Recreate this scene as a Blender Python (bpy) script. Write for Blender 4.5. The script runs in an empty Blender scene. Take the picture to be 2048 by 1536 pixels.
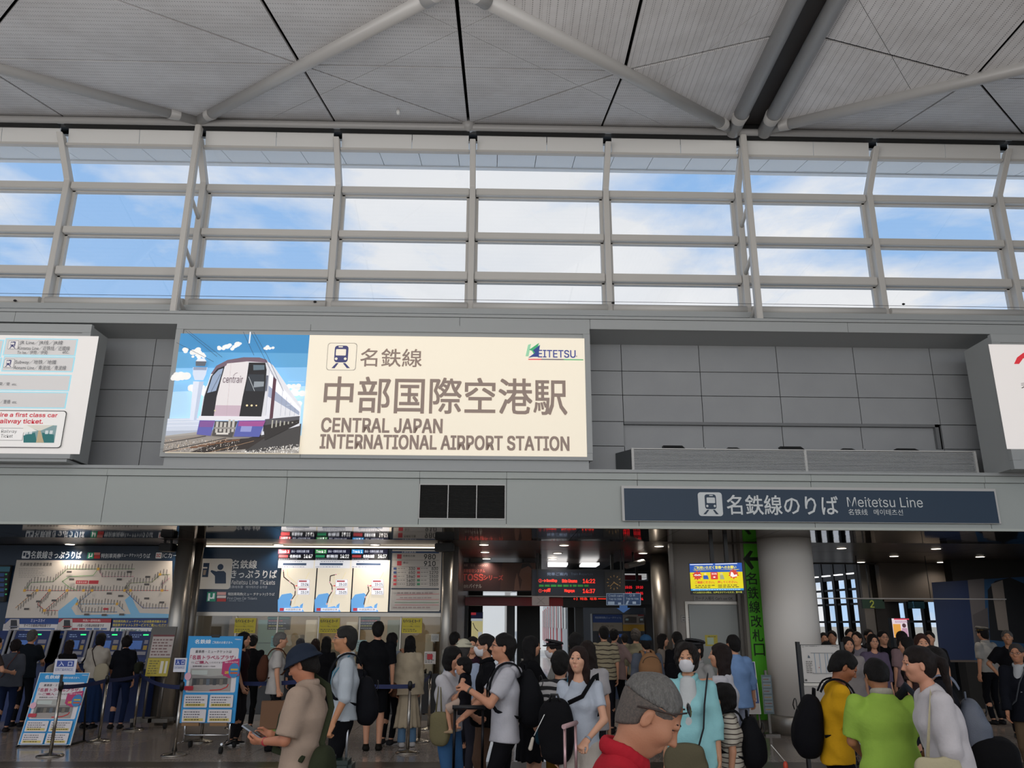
import bpy, bmesh, math, os, random
import numpy as np
from mathutils import Vector, Matrix
S = bpy.context.scene
COL = S.collection
PI = math.pi
# ---------------------------------------------------------------- camera (2048 x 1536 frame, focal 1597 px)
F = 1597.0; EYE = 1.7
def _n(v):
    v = np.array(v, float); return v / np.linalg.norm(v)
CZ = _n([24 / F, 5285 / F, -1]); CY = np.array([-40 / F, 0, -1.0])
CY[1] = -(CY[0] * CZ[0] + CY[2] * CZ[2]) / CZ[1]; CY = _n(CY); CX = np.cross(CY, CZ)
cam = bpy.data.cameras.new('camera'); cam_o = bpy.data.objects.new('camera', cam); COL.objects.link(cam_o)
cam.sensor_width = 36; cam.lens = F / 2048 * 36; cam.clip_start = .05; cam.clip_end = 3000
cam_o.matrix_world = Matrix(((CX[0], CX[1], CX[2], 0), (CY[0], CY[1], CY[2], 0), (CZ[0], CZ[1], CZ[2], EYE), (0, 0, 0, 1)))
S.camera = cam_o
def at(px, py, Y=None, z=None, x=None):
    """the point of the place seen at a pixel, at depth Y, height z or side x"""
    d = np.array([(px - 1024) / F, -(py - 768) / F, -1])
    r = np.array([d @ CX, d @ CY, d @ CZ])
    t = Y / r[1] if Y is not None else ((z - EYE) / r[2] if z is not None else x / r[0])
    return Vector((float(r[0] * t), float(r[1] * t), float(r[2] * t + EYE)))
# ---------------------------------------------------------------- colour management, sky
S.view_settings.view_transform = 'Standard'; S.view_settings.look = 'None'
S.view_settings.exposure = 0.0; S.view_settings.gamma = 1.0; S.view_settings.use_curve_mapping = False
def lin(h):
    if not isinstance(h, str): return tuple(h)
    h = h.lstrip('#'); c = [int(h[i:i + 2], 16) / 255 for i in (0, 2, 4)]
    return tuple((v / 12.92 if v <= .04045 else ((v + .055) / 1.055) ** 2.4) for v in c)
W = bpy.data.worlds.new('sky'); S.world = W; W.use_nodes = True
def build_sky():
    nt = W.node_tree; N = nt.nodes; L = nt.links; N.clear()
    out = N.new('ShaderNodeOutputWorld'); bg = N.new('ShaderNodeBackground'); tc = N.new('ShaderNodeTexCoord')
    sep = N.new('ShaderNodeSeparateXYZ'); L.new(tc.outputs['Generated'], sep.inputs[0])
    # clouds on a flat layer overhead: direction divided by height
    mx = N.new('ShaderNodeMath'); mx.operation = 'MAXIMUM'; mx.inputs[1].default_value = .06; L.new(sep.outputs[2], mx.inputs[0])
    dv = N.new('ShaderNodeVectorMath'); dv.operation = 'DIVIDE'
    cb = N.new('ShaderNodeCombineXYZ')
    for i in range(3): L.new(mx.outputs[0], cb.inputs[i])
    L.new(tc.outputs['Generated'], dv.inputs[0]); L.new(cb.outputs[0], dv.inputs[1])
    mp = N.new('ShaderNodeMapping'); mp.inputs['Location'].default_value = SKY_OFFSET; L.new(dv.outputs[0], mp.inputs['Vector'])
    n1 = N.new('ShaderNodeTexNoise'); n1.inputs['Scale'].default_value = 1.15; n1.inputs['Detail'].default_value = 9; n1.inputs['Roughness'].default_value = .56
    n1.inputs['Distortion'].default_value = .25; L.new(mp.outputs[0], n1.inputs['Vector'])
    r1 = N.new('ShaderNodeValToRGB'); r1.color_ramp.elements[0].position = .415; r1.color_ramp.elements[1].position = .56
    L.new(n1.outputs['Fac'], r1.inputs[0])
    n2 = N.new('ShaderNodeTexNoise'); n2.inputs['Scale'].default_value = 2.3; n2.inputs['Detail'].default_value = 5; L.new(mp.outputs[0], n2.inputs['Vector'])
    cl = N.new('ShaderNodeMixRGB'); cl.inputs[1].default_value = (*lin('#dfe6f0'), 1); cl.inputs[2].default_value = (1.0, 1.0, 1.0, 1); L.new(n2.outputs['Fac'], cl.inputs[0])
    sk = N.new('ShaderNodeMixRGB'); sk.inputs[1].default_value = (*lin('#b9d8fa'), 1); sk.inputs[2].default_value = (*lin('#66aaf0'), 1)
    L.new(sep.outputs[2], sk.inputs[0])
    m = N.new('ShaderNodeMixRGB'); L.new(r1.outputs[0], m.inputs[0]); L.new(sk.outputs[0], m.inputs[1]); L.new(cl.outputs[0], m.inputs[2])
    # below the horizon: the grey apron around the terminal
    gm = N.new('ShaderNodeMixRGB'); gm.inputs[1].default_value = (.40, .40, .385, 1)
    st = N.new('ShaderNodeMath'); st.operation = 'GREATER_THAN'; st.inputs[1].default_value = 0.0; L.new(sep.outputs[2], st.inputs[0])
    L.new(st.outputs[0], gm.inputs[0]); L.new(m.outputs[0], gm.inputs[2])
    L.new(gm.outputs[0], bg.inputs[0]); bg.inputs[1].default_value = SKY_STRENGTH
    L.new(bg.outputs[0], out.inputs[0])
SKY_OFFSET = (1.5, 8.8, 3.0); SKY_STRENGTH = 1.0
build_sky()
sun_l = bpy.data.lights.new('sun', 'SUN'); sun_l.energy = 2.6; sun_l.color = (1, .95, .87); sun_l.angle = .01
sun = bpy.data.objects.new('sun', sun_l); COL.objects.link(sun); sun.rotation_euler = (math.radians(36), 0, math.radians(-14))
# unseen fill lamps, added: one behind the camera, two aimed up at the ceiling
def area(name, loc, rot, sx_, sy_, power, col=(1, 1, 1)):
    l = bpy.data.lights.new(name, 'AREA'); l.shape = 'RECTANGLE'; l.size = sx_; l.size_y = sy_; l.energy = power; l.color = col
    o = bpy.data.objects.new(name, l); COL.objects.link(o); o.location = loc; o.rotation_euler = rot; return o
area('added_front_fill', (0, -11.5, 5.6), (math.radians(97), 0, 0), 36, 6.5, 1180, (1.0, .985, .96))  # added fill lamp behind the camera, no glazing built there
area('added_ceiling_fill', (-7, 1.5, 4.6), (math.radians(172), 0, 0), 22, 6, 1150, (1.0, .985, .97))  # added fill aimed up to brighten the ceiling, no fixture modelled
area('added_ceiling_fill_rear', (-4, -6, 4.6), (math.radians(180), 0, 0), 30, 6, 420, (1.0, .985, .97))  # second added ceiling fill, farther back and out of view

# ---------------------------------------------------------------- materials
MATS = {}
def mat(name, col, rough=.55, metal=0., emit=0., bump=None, noise=None, spec=.5, ecol=None, alpha=1.):
    """procedural material; bump=(scale, strength[, distance]) fine relief; noise=(scale, second colour, amount) mottling"""
    key = (name, str(col), rough, metal, emit, str(bump), str(noise))
    if key in MATS: return MATS[key]
    m = bpy.data.materials.new(name); m.use_nodes = True; nt = m.node_tree; b = nt.nodes['Principled BSDF']
    c = (*lin(col), 1); b.inputs['Base Color'].default_value = c; b.inputs['Roughness'].default_value = rough; b.inputs['Metallic'].default_value = metal
    b.inputs['Specular IOR Level'].default_value = spec
    if emit:
        b.inputs['Emission Color'].default_value = (*lin(ecol or col), 1); b.inputs['Emission Strength'].default_value = emit
    tc = None
    if bump or noise:
        tc = nt.nodes.new('ShaderNodeTexCoord')
    if noise:
        n = nt.nodes.new('ShaderNodeTexNoise'); n.inputs['Scale'].default_value = noise[0]; n.inputs['Detail'].default_value = 6
        nt.links.new(tc.outputs['Object'], n.inputs['Vector'])
        r = nt.nodes.new('ShaderNodeValToRGB'); r.color_ramp.elements[0].position = .35; r.color_ramp.elements[1].position = .65
        nt.links.new(n.outputs['Fac'], r.inputs[0])
        mi = nt.nodes.new('ShaderNodeMixRGB'); mi.inputs[1].default_value = c
        c2 = lin(noise[1]); a = noise[2]; mi.inputs[2].default_value = (*[c[i] * (1 - a) + c2[i] * a for i in range(3)], 1)
        nt.links.new(r.outputs[0], mi.inputs[0]); nt.links.new(mi.outputs[0], b.inputs['Base Color'])
    if bump:
        n = nt.nodes.new('ShaderNodeTexNoise'); n.inputs['Scale'].default_value = bump[0]; n.inputs['Detail'].default_value = 4
        nt.links.new(tc.outputs['Object'], n.inputs['Vector'])
        bp = nt.nodes.new('ShaderNodeBump'); bp.inputs['Strength'].default_value = bump[1]; bp.inputs['Distance'].default_value = bump[2] if len(bump) > 2 else .01
        nt.links.new(n.outputs['Fac'], bp.inputs['Height']); nt.links.new(bp.outputs[0], b.inputs['Normal'])
    MATS[key] = m
    return m
def stripe_mat(name, c1, c2, period, duty, axis=2, phase=0., rough=.85):
    """woven horizontal stripes on the cloth itself"""
    m = bpy.data.materials.new(name); m.use_nodes = True; nt = m.node_tree; N = nt.nodes; L = nt.links; b = N['Principled BSDF']; b.inputs['Roughness'].default_value = rough
    tc = N.new('ShaderNodeTexCoord'); sp = N.new('ShaderNodeSeparateXYZ'); L.new(tc.outputs['Object'], sp.inputs[0])
    nz = N.new('ShaderNodeTexNoise'); nz.inputs['Scale'].default_value = 6; L.new(tc.outputs['Object'], nz.inputs['Vector'])
    a0 = N.new('ShaderNodeMath'); a0.operation = 'MULTIPLY_ADD'; a0.inputs[1].default_value = period * .8; L.new(nz.outputs['Fac'], a0.inputs[0]); L.new(sp.outputs[axis], a0.inputs[2])
    a = N.new('ShaderNodeMath'); a.operation = 'MULTIPLY_ADD'; a.inputs[1].default_value = 1 / period; a.inputs[2].default_value = 50 + phase; L.new(a0.outputs[0], a.inputs[0])
    f = N.new('ShaderNodeMath'); f.operation = 'FRACT'; L.new(a.outputs[0], f.inputs[0])
    g = N.new('ShaderNodeMath'); g.operation = 'LESS_THAN'; g.inputs[1].default_value = duty; L.new(f.outputs[0], g.inputs[0])
    mi = N.new('ShaderNodeMixRGB'); mi.inputs[1].default_value = (*lin(c1), 1); mi.inputs[2].default_value = (*lin(c2), 1)
    L.new(g.outputs[0], mi.inputs[0]); L.new(mi.outputs[0], b.inputs['Base Color'])
    return m
def perforated(name, col, scale=38.):
    m = bpy.data.materials.new(name); m.use_nodes = True; nt = m.node_tree; N = nt.nodes; L = nt.links; b = N['Principled BSDF']; b.inputs['Roughness'].default_value = .5
    tc = N.new('ShaderNodeTexCoord'); v = N.new('ShaderNodeTexVoronoi'); v.inputs['Scale'].default_value = scale; v.inputs['Randomness'].default_value = 0
    L.new(tc.outputs['Object'], v.inputs['Vector'])
    r = N.new('ShaderNodeValToRGB'); r.color_ramp.elements[0].position = .22; r.color_ramp.elements[1].position = .30; c = lin(col)
    r.color_ramp.elements[0].color = (c[0] * .35, c[1] * .35, c[2] * .35, 1); r.color_ramp.elements[1].color = (*c, 1); L.new(v.outputs['Distance'], r.inputs[0])
    n = N.new('ShaderNodeTexNoise'); n.inputs['Scale'].default_value = .9; n.inputs['Detail'].default_value = 7; n.inputs['Roughness'].default_value = .7; L.new(tc.outputs['Object'], n.inputs['Vector'])
    r2 = N.new('ShaderNodeValToRGB'); r2.color_ramp.elements[0].position = .4; r2.color_ramp.elements[0].color = (.86, .85, .84, 1); r2.color_ramp.elements[1].position = .6; r2.color_ramp.elements[1].color = (1, 1, 1, 1)
    L.new(n.outputs['Fac'], r2.inputs[0])
    mu = N.new('ShaderNodeMixRGB'); mu.blend_type = 'MULTIPLY'; mu.inputs[0].default_value = 1; L.new(r.outputs[0], mu.inputs[1]); L.new(r2.outputs[0], mu.inputs[2]); L.new(mu.outputs[0], b.inputs['Base Color'])
    return m
def glass_mat(name, tint=(1, 1, 1), refl=.06, rough=.02):
    m = bpy.data.materials.new(name); m.use_nodes = True; nt = m.node_tree; N = nt.nodes; L = nt.links; N.clear()
    o = N.new('ShaderNodeOutputMaterial'); t = N.new('ShaderNodeBsdfTransparent'); t.inputs[0].default_value = (*tint, 1)
    g = N.new('ShaderNodeBsdfGlossy'); g.inputs['Roughness'].default_value = rough; x = N.new('ShaderNodeMixShader'); x.inputs[0].default_value = refl
    L.new(t.outputs[0], x.inputs[1]); L.new(g.outputs[0], x.inputs[2]); L.new(x.outputs[0], o.inputs[0]); return m
GREY = mat('painted_aluminium_grey', '#a3a6a6', .45, 0, bump=(60, .05))
GREYL = mat('painted_steel_light', '#bdbcb9', .4, bump=(30, .04))
WINF = mat('window_frame_steel', '#c2bfba', .42)
PANEL = mat('wall_panel_grey', '#97999b', .5, bump=(90, .05), noise=(1.2, '#8d8f92', .6))
DARKGAP = mat('dark_joint', '#141414', .8)
STEEL = mat('brushed_steel', '#aaa49b', .36, .75, bump=(200, .04))
STEELD = mat('dark_steel', '#6b6660', .38, .7)
CHROME = mat('chrome', '#c9c9c9', .15, 1.)
BLACK = mat('black_plastic', '#0d0d0e', .5)
RUBBER = mat('black_rubber', '#0a0a0a', .8)
WHITE = mat('white_paint', '#dcdcd8', .5)
NAVY = mat('navy_sign_face', '#0f2a43', .35)
CEILP = perforated('perforated_ceiling_panel', '#cfcdcd', 30.)
GLASS = glass_mat('clear_window_glass')

# ---------------------------------------------------------------- mesh helpers
class MB:
    """collects shapes and links them as ONE mesh object"""
    def __init__(s): s.v = []; s.f = []; s.m = []; s.mats = []; s.cur = 0; s.sm = []
    def use(s, m):
        if m not in s.mats: s.mats.append(m)
        s.cur = s.mats.index(m); return s
    def add(s, vs, fs, smooth=False):
        b = len(s.v); s.v += [tuple(p) for p in vs]; s.f += [tuple(i + b for i in f) for f in fs]; s.m += [s.cur] * len(fs); s.sm += [smooth] * len(fs); return s
    def box(s, lo, hi, M=None):
        (a, b, c), (d, e, f) = lo, hi
        vs = [Vector(p) for p in ((a, b, c), (d, b, c), (d, e, c), (a, e, c), (a, b, f), (d, b, f), (d, e, f), (a, e, f))]
        if M: vs = [M @ p for p in vs]
        return s.add(vs, [(3, 2, 1, 0), (4, 5, 6, 7), (0, 1, 5, 4), (1, 2, 6, 5), (2, 3, 7, 6), (3, 0, 4, 7)])
    def bevbox(s, lo, hi, r=.01, M=None):
        """box with chamfered vertical and horizontal edges"""
        bm = bmesh.new(); bmesh.ops.create_cube(bm, size=1)
        for v in bm.verts: v.co = Vector([(lo[i] + hi[i]) / 2 + v.co[i] * (hi[i] - lo[i]) for i in range(3)])
        bmesh.ops.bevel(bm, geom=bm.edges[:], offset=r, segments=2, affect='EDGES')
        vs = [(M @ v.co if M else v.co.copy()) for v in bm.verts]; bm.verts.index_update()
        s.add(vs, [[v.index for v in f.verts] for f in bm.faces]); bm.free(); return s
    def tube(s, pts, r, n=10, closed=False, flat=None):
        """round bar along points; r number or list; flat=(axis vector, ratio) squashes the section"""
        pts = [Vector(p) for p in pts]; k = len(pts); rs = r if isinstance(r, (list, tuple)) else [r] * k; base = len(s.v); vs = []; up = None
        for i, p in enumerate(pts):
            a = pts[i - 1] if (i > 0 or closed) else p; b = pts[(i + 1) % k] if (i < k - 1 or closed) else p
            t = (b - a).normalized()
            if up is None:
                up = Vector((0, 0, 1)) if abs(t.z) < .9 else Vector((1, 0, 0))
                if flat: up = Vector(flat[0])
            x = t.cross(up).normalized(); up = x.cross(t).normalized()
            for j in range(n):
                q = 2 * PI * (j + .5) / n; yy = math.sin(q) * (flat[1] if flat else 1)
                vs.append(p + (x * math.cos(q) + up * yy) * rs[i])
        fs = []
        for i in range(k if closed else k - 1):
            for j in range(n):
                a = i * n + j; b = i * n + (j + 1) % n; c = ((i + 1) % k) * n; fs.append((a, b, c + (j + 1) % n, c + j))
        s.add(vs, fs, n > 4)
        if not closed:
            s.f.append(tuple(base + j for j in range(n))[::-1]); s.f.append(tuple(base + (k - 1) * n + j for j in range(n))); s.m += [s.cur] * 2; s.sm += [False] * 2
        return s
    def lathe(s, c, prof, n=24, axis='z'):
        vs = []; c = Vector(c)
        for r, z in prof:
            for j in range(n):
                q = 2 * PI * j / n
                vs.append(c + (Vector((r * math.cos(q), r * math.sin(q), z)) if axis == 'z' else Vector((r * math.cos(q), -z, r * math.sin(q))) if axis == 'y' else Vector((z, r * math.cos(q), r * math.sin(q)))))
        fs = []
        for i in range(len(prof) - 1):
            for j in range(n): fs.append((i * n + j, i * n + (j + 1) % n, (i + 1) * n + (j + 1) % n, (i + 1) * n + j))
        b = len(s.v); s.add(vs, fs, True)
        s.f += [tuple(b + j for j in range(n))[::-1], tuple(b + (len(prof) - 1) * n + j for j in range(n))]; s.m += [s.cur] * 2; s.sm += [False] * 2
        return s
    def prism(s, poly, d):
        """poly: list of 3-D points, d: extrusion vector"""
        k = len(poly); p = [Vector(q) for q in poly]; d = Vector(d)
        return s.add(p + [q + d for q in p], [tuple(range(k))[::-1], tuple(range(k, 2 * k))] + [(i, (i + 1) % k, (i + 1) % k + k, i + k) for i in range(k)])
    def build(s, name, m=None, parent=None, kind=None, label=None, cat=None, group=None, bevel=0):
        me = bpy.data.meshes.new(name); off = Vector((0, 0, 0)); q = parent; 
        while q is not None: off += q.location; q = q.parent
        me.from_pydata([(a - off.x, b - off.y, c - off.z) for a, b, c in s.v], [], s.f)
        if s.mats:
            for x in s.mats: me.materials.append(x)
            me.polygons.foreach_set('material_index', s.m)
        elif m: me.materials.append(m)
        me.polygons.foreach_set('use_smooth', s.sm); me.update()
        o = bpy.data.objects.new(name, me); COL.objects.link(o)
        if parent: o.parent = parent
        if bevel:
            b = o.modifiers.new('bevel', 'BEVEL'); b.width = bevel; b.segments = 2; b.limit_method = 'ANGLE'
        return tag(o, label, cat, group, kind)
def tag(o, label=None, cat=None, group=None, kind=None):
    if label: o['label'] = label
    if cat: o['category'] = cat
    if group: o['group'] = group
    if kind: o['kind'] = kind
    return o
def thing(name, label, cat, loc=(0, 0, 0), group=None, kind=None):
    o = bpy.data.objects.new(name, None); COL.objects.link(o); o.location = loc; o.empty_display_size = .1
    return tag(o, label, cat, group, kind)
def struct(o, label=None, cat=None): return tag(o, label, cat, None, 'structure')

# ---------------------------------------------------------------- flat print (signs, screens, posters)
FP = os.path.join(bpy.utils.system_resource('DATAFILES'), 'fonts')
def _font(n):
    try: return bpy.data.fonts.load(os.path.join(FP, n))
    except Exception: return None
FONT = _font('Inter.woff2')
GL = {}
def glyphs(s, res=2):
    if (s, res) in GL: return GL[(s, res)]
    c = bpy.data.curves.new('t', 'FONT'); c.body = s; c.resolution_u = res
    f_ = FONT if s.isascii() else None
    if f_: c.font = f_
    o = bpy.data.objects.new('t', c); m = o.to_mesh(); n = len(m.vertices); a = np.zeros(n * 3); m.vertices.foreach_get('co', a); a = a.reshape(-1, 3)[:, :2]
    f = [tuple(p.vertices) for p in m.polygons]; o.to_mesh_clear(); bpy.data.objects.remove(o); bpy.data.curves.remove(c)
    lo = a.min(0); hi = a.max(0); GL[(s, res)] = ((a - lo) / np.maximum(hi - lo, 1e-6), f, (hi - lo)); return GL[(s, res)]
def inkm(col, emit=0., rough=.45): return mat('print_' + str(col).strip('#'), col, rough, 0, emit)
class Print:
    """flat coloured print in thin layers on one plane. Y=depth: coordinates are picture points of that upright plane;
    frame=(origin, right, down, normal): coordinates are metres on the sheet"""
    def __init__(s, Y=None, frame=None, emit=0., step=.0006):
        s.Y = Y; s.fr = [Vector(v) for v in frame] if frame else None; s.e = emit; s.k = 1; s.mb = MB(); s.step = step
    def pt(s, u, v):
        if s.fr: O, R, D, N = s.fr; return O + R * u + D * v + N * (s.k * s.step)
        p = at(u, v, s.Y); return Vector((p.x, p.y - s.k * s.step, p.z))
    def pts(s, L, col, emit=None):
        s.mb.use(inkm(col, s.e if emit is None else emit)); s.mb.add(L, [tuple(range(len(L)))]); s.k += 1; return s
    def corners(s, u0, v0, u1, v1):
        if s.fr: return [s.pt(u0, v1), s.pt(u1, v1), s.pt(u1, v0), s.pt(u0, v0)]
        a = s.pt(u0, v1); b = s.pt(u1, v1); h = s.pt(u0, v0).z - a.z
        return [a, Vector((b.x, a.y, a.z)), Vector((b.x, a.y, a.z + h)), Vector((a.x, a.y, a.z + h))]
    def rect(s, u0, v0, u1, v1, col, emit=None): return s.pts(s.corners(u0, v0, u1, v1), col, emit)
    def lerp(s, c, x, y): return c[0] + (c[1] - c[0]) * x + (c[3] - c[0]) * y
    def rrect(s, u0, v0, u1, v1, r, col, emit=None):
        """rounded rectangle; r as a share of the height"""
        c = s.corners(u0, v0, u1, v1); w = (c[1] - c[0]).length; h = (c[3] - c[0]).length; rx = r * h / w; L = []
        for cx, cy, a0 in ((1 - rx, r, -90), (1 - rx, 1 - r, 0), (rx, 1 - r, 90), (rx, r, 180)):
            for j in range(5):
                a = math.radians(a0 + j * 22.5); L.append(s.lerp(c, cx + rx * math.cos(a), cy + r * math.sin(a)))
        return s.pts(L, col, emit)
    def poly(s, L, col, emit=None): return s.pts([s.pt(*p) for p in L][::-1], col, emit)
    def disc(s, u, v, r, col, emit=None, n=20, sq=1.):
        p = s.pt(u, v); R, D = (s.fr[1], s.fr[2]) if s.fr else (Vector((1, 0, 0)), Vector((0, 0, -1)))
        k = 1. if s.fr else (s.pt(u + 1, v) - p).length
        return s.pts([p + R * (r * k * sq * math.cos(2 * PI * i / n)) - D * (r * k * math.sin(2 * PI * i / n)) for i in range(n)], col, emit)
    def line(s, L, w, col, emit=None):
        P = [s.pt(*p) for p in L]; Nn = s.fr[3] if s.fr else Vector((0, -1, 0)); k = w if s.fr else (s.pt(L[0][0] + 1, L[0][1]) - P[0]).length * w
        s.mb.use(inkm(col, s.e if emit is None else emit))
        for a, b in zip(P, P[1:]):
            d = (b - a)
            if d.length < 1e-6: continue
            d.normalize(); n = d.cross(Nn) * (k / 2); s.mb.add([a - n - d * k * .2, b - n + d * k * .2, b + n + d * k * .2, a + n - d * k * .2], [(0, 1, 2, 3)])
        s.k += 1; return s
    def text(s, t, u0, v0, u1, v1, col, bold=0., emit=None, res=2, vert=False):
        """t fitted to the box; bold: stroke growth as a share of the height"""
        g, f, dim = glyphs(t, res); c = s.corners(u0, v0, u1, v1); w = (c[1] - c[0]).length; h = (c[3] - c[0]).length
        s.mb.use(inkm(col, s.e if emit is None else emit)); Nn = s.fr[3] if s.fr else Vector((0, -1, 0))
        offs = [(0, 0)] if not bold else [(math.cos(a) * bold, math.sin(a) * bold) for a in (.785, 2.356, 3.927, 5.498)] + [(0, 0)]
        for i, (ox, oy) in enumerate(offs):
            q = Nn * (i * .00008)
            s.mb.add([s.lerp(c, x, y) + (c[1] - c[0]) * (ox * h / w) + (c[3] - c[0]) * oy + q for x, y in g], f)
        s.k += 1; return s
    def vtext(s, t, u0, v0, u1, v1, col, bold=0., emit=None, lean=0.):
        n = len(t)
        for i, ch in enumerate(t):
            a = v0 + (v1 - v0) * i / n; b = v0 + (v1 - v0) * (i + .86) / n; m = lean * i / n
            s.text(ch, u0 + m, a, u1 + m, b, col, bold, emit)
        return s
    def greek(s, u0, v0, u1, v1, col, rows, seed=1, fill=.45, emit=None):
        """lines of lettering too small to read"""
        R = random.Random(seed); h = (v1 - v0) / rows; s.mb.use(inkm(col, s.e if emit is None else emit))
        for i in range(rows):
            u = u0; e = u1 - R.random() * .3 * (u1 - u0)
            while u < e:
                w = R.uniform(.5, 1.6) * h; q = min(u + w, u1)
                s.mb.add(s.corners(u, v0 + h * (i + .5 - fill / 2), q, v0 + h * (i + .5 + fill / 2)), [(0, 1, 2, 3)]); u = q + h * .35
        s.k += 1; return s
    def build(s, name, parent, kind=None): return s.mb.build(name, None, parent, kind)
def train_icon(p, u0, v0, u1, v1, fg, bg):
    """front view of a train on rails"""
    w = u1 - u0; h = v1 - v0; X = lambda a: u0 + w * a; V = lambda a: v0 + h * a
    p.rrect(X(.24), V(.08), X(.76), V(.74), .17, fg); p.rrect(X(.31), V(.22), X(.69), V(.47), .12, bg); p.rect(X(.42), V(.11), X(.58), V(.155), bg)
    p.disc(X(.33), V(.6), w * .052, bg); p.disc(X(.67), V(.6), w * .052, bg)
    p.poly([(X(.33), V(.77)), (X(.42), V(.77)), (X(.27), V(.97)), (X(.15), V(.97))], fg); p.poly([(X(.58), V(.77)), (X(.67), V(.77)), (X(.85), V(.97)), (X(.73), V(.97))], fg)

# ================================================================ THE HALL
RNG = random.Random(4)
BAY = 2.487
PX = [-.45 + BAY * k for k in range(-5, 8)]
YF = 12.6; ZS = 3.18; ZT = 10.44; YT = 12.65; YB = 13.16; SL = .296
ZC = ZT + .06
# floor -------------------------------------------------------------
FLOORM = mat('polished_stone_floor', '#a0958c', .16, bump=(3, .02), noise=(40, '#6d645e', .7))
fl = thing('floor', None, None, kind='structure')
MB().box((-26, -14, -.12), (26, 11.35, -.02)).build('floor_slab', FLOORM, fl)
MB().box((-26, 17.9, -.12), (30, 46, 0)).build('floor_slab', FLOORM, fl)
MB().box((-26, 11.35, -.12), (30, 17.9, -.02)).build('floor_slab', DARKGAP, fl)
MB().box((-26, -14, -.02), (26, 10.9, 0)).build('floor_slab', FLOORM, fl)
MB().box((-26, 10.9, -.02), (26, 11.35, 0)).build('border_strip', mat('dark_stone_strip', '#4b443d', .3, noise=(30, '#3b352f', .6)), fl)
TW = .975; x0 = at(1079, 1526, z=0).x
for j in range(7):
    for i in range(-11, 12):
        a = x0 + i * TW; y = 11.35 + j * .936; b = MB()
        r = RNG.random(); m = mat('stone_tile_%d' % int(r * 3), ('#a1968d', '#9a8f87', '#a89d94')[int(r * 3)], .14, bump=(3, .02), noise=(40, '#6d645e', .7))
        b.box((a + .003, y + .003, -.02), (a + TW - .003, y + .933, 0)).build('floor_tile', m, fl)
# upper roof ----------------------------------------------------------
XR = 4.37; XR2 = 4.87; WH = 4.9
def clip(P, a, b, c):
    o = []
    for i in range(len(P)):
        p, q = P[i], P[(i + 1) % len(P)]; dp = a * p[0] + b * p[1] - c; dq = a * q[0] + b * q[1] - c
        if dp <= 0: o.append(p)
        if (dp < 0) != (dq < 0) and dp != dq: t = dp / (dp - dq); o.append((p[0] + t * (q[0] - p[0]), p[1] + t * (q[1] - p[1])))
    return o
def split(polys, p, q, gap):
    a = q[1] - p[1]; b = p[0] - q[0]; l = math.hypot(a, b); a /= l; b /= l; c = a * p[0] + b * p[1]; out = []
    for P in polys:
        for s in (1, -1):
            r = clip(P, a * s, b * s, c * s - gap / 2)
            A = abs(sum(r[i][0] * r[(i + 1) % len(r)][1] - r[(i + 1) % len(r)][0] * r[i][1] for i in range(len(r)))) / 2 if len(r) > 2 else 0
            if A > .01: out.append(r)
    return out
roof = thing('ceiling', None, None, kind='structure')
def panels(P, zf, cuts):
    L = [P]
    for p, q, g in cuts: L = split(L, p, q, g)
    for r in L:
        MB().prism([(x, y, zf(x, y)) for x, y in r], (0, 0, .04)).build('ceiling_panel', CEILP, roof)
YV = YT - WH; YM = YT - WH / 2
def unit(xn, sg):
    """one bay of the folded roof between window node xn and xn+2*WH*sg, mirrored by sg; first quarter rises to the ridge"""
    X = lambda k: xn + sg * k * WH
    dark = .05; thin = .008
    z0 = lambda x, y: ZC - SL * (YT - y)
    z1 = lambda x, y: ZC - SL * abs(x - xn)
    # sloping triangle under the window: nodes (0), valley (1), node (2)
    cuts = [((X(1), 0), (X(1), 9), dark), ((0, YM), (1, YM), dark * .7), ((X(.5), 0), (X(.5), 9), dark * .8), ((X(1.5), 0), (X(1.5), 9), dark * .8),
            ((X(.5), YM), (X(1), YT), dark * .7), ((X(1.5), YM), (X(1), YT), dark * .7),
            ((X(.25), YT), (X(1.25), YV), thin), ((X(1.75), YT), (X(.75), YV), thin)]
    panels([(X(0), YT - .0), (X(1), YV), (X(2), YT)], z0, cuts)
    return X
for xn, sg in ((XR, -1), (XR2, 1)):
    for n in range(2 if sg < 0 else 1):
        xx = xn + sg * n * 2 * WH; X = unit(xx, sg); dark = .055
        z0 = lambda x, y: ZC - SL * (YT - y)
        z1 = lambda x, y, xn=xn: ZC - SL * abs(x - xn)
        cutsr = [((0, YM), (1, YM), dark), ((X(.5), 0), (X(.5), 9), dark), ((X(.5), YM), (X(1), YM - WH / 2), dark), ((X(.25), YT), (X(.25) + sg * 3, YT - 3), .008), ((X(0), YV + 1), (X(1), YV - 3.9), .008), ((X(0), YM - 1.2), (X(1), YM + 3.7), .008)]
        cutsl = [((0, YM), (1, YM), dark * .7), ((X(.5), 0), (X(.5), 9), dark), ((X(1.5), 0), (X(1.5), 9), dark), ((X(.5), YM), (X(0), YV), dark * .8), ((X(1.5), YM), (X(2), YV), dark * .8),
                 ((X(.25), YT), (X(1.25), YV), .008), ((X(-.25), YM + .6), (X(1.0), YV - .4), .008), ((X(1.75), YT), (X(.75), YV), .008)]
        if n == 0:
            panels([(X(0), YT), (X(0), YV - 2), (X(1), YV - 2), (X(1), YV)], z1, cutsr)
        else:
            panels([(X(0), YT), (X(0), YV), (X(1), YV)], z0, cutsl)
        panels([(X(2), YT), (X(2), YV), (X(1), YV)], z0, cutsl)
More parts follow.
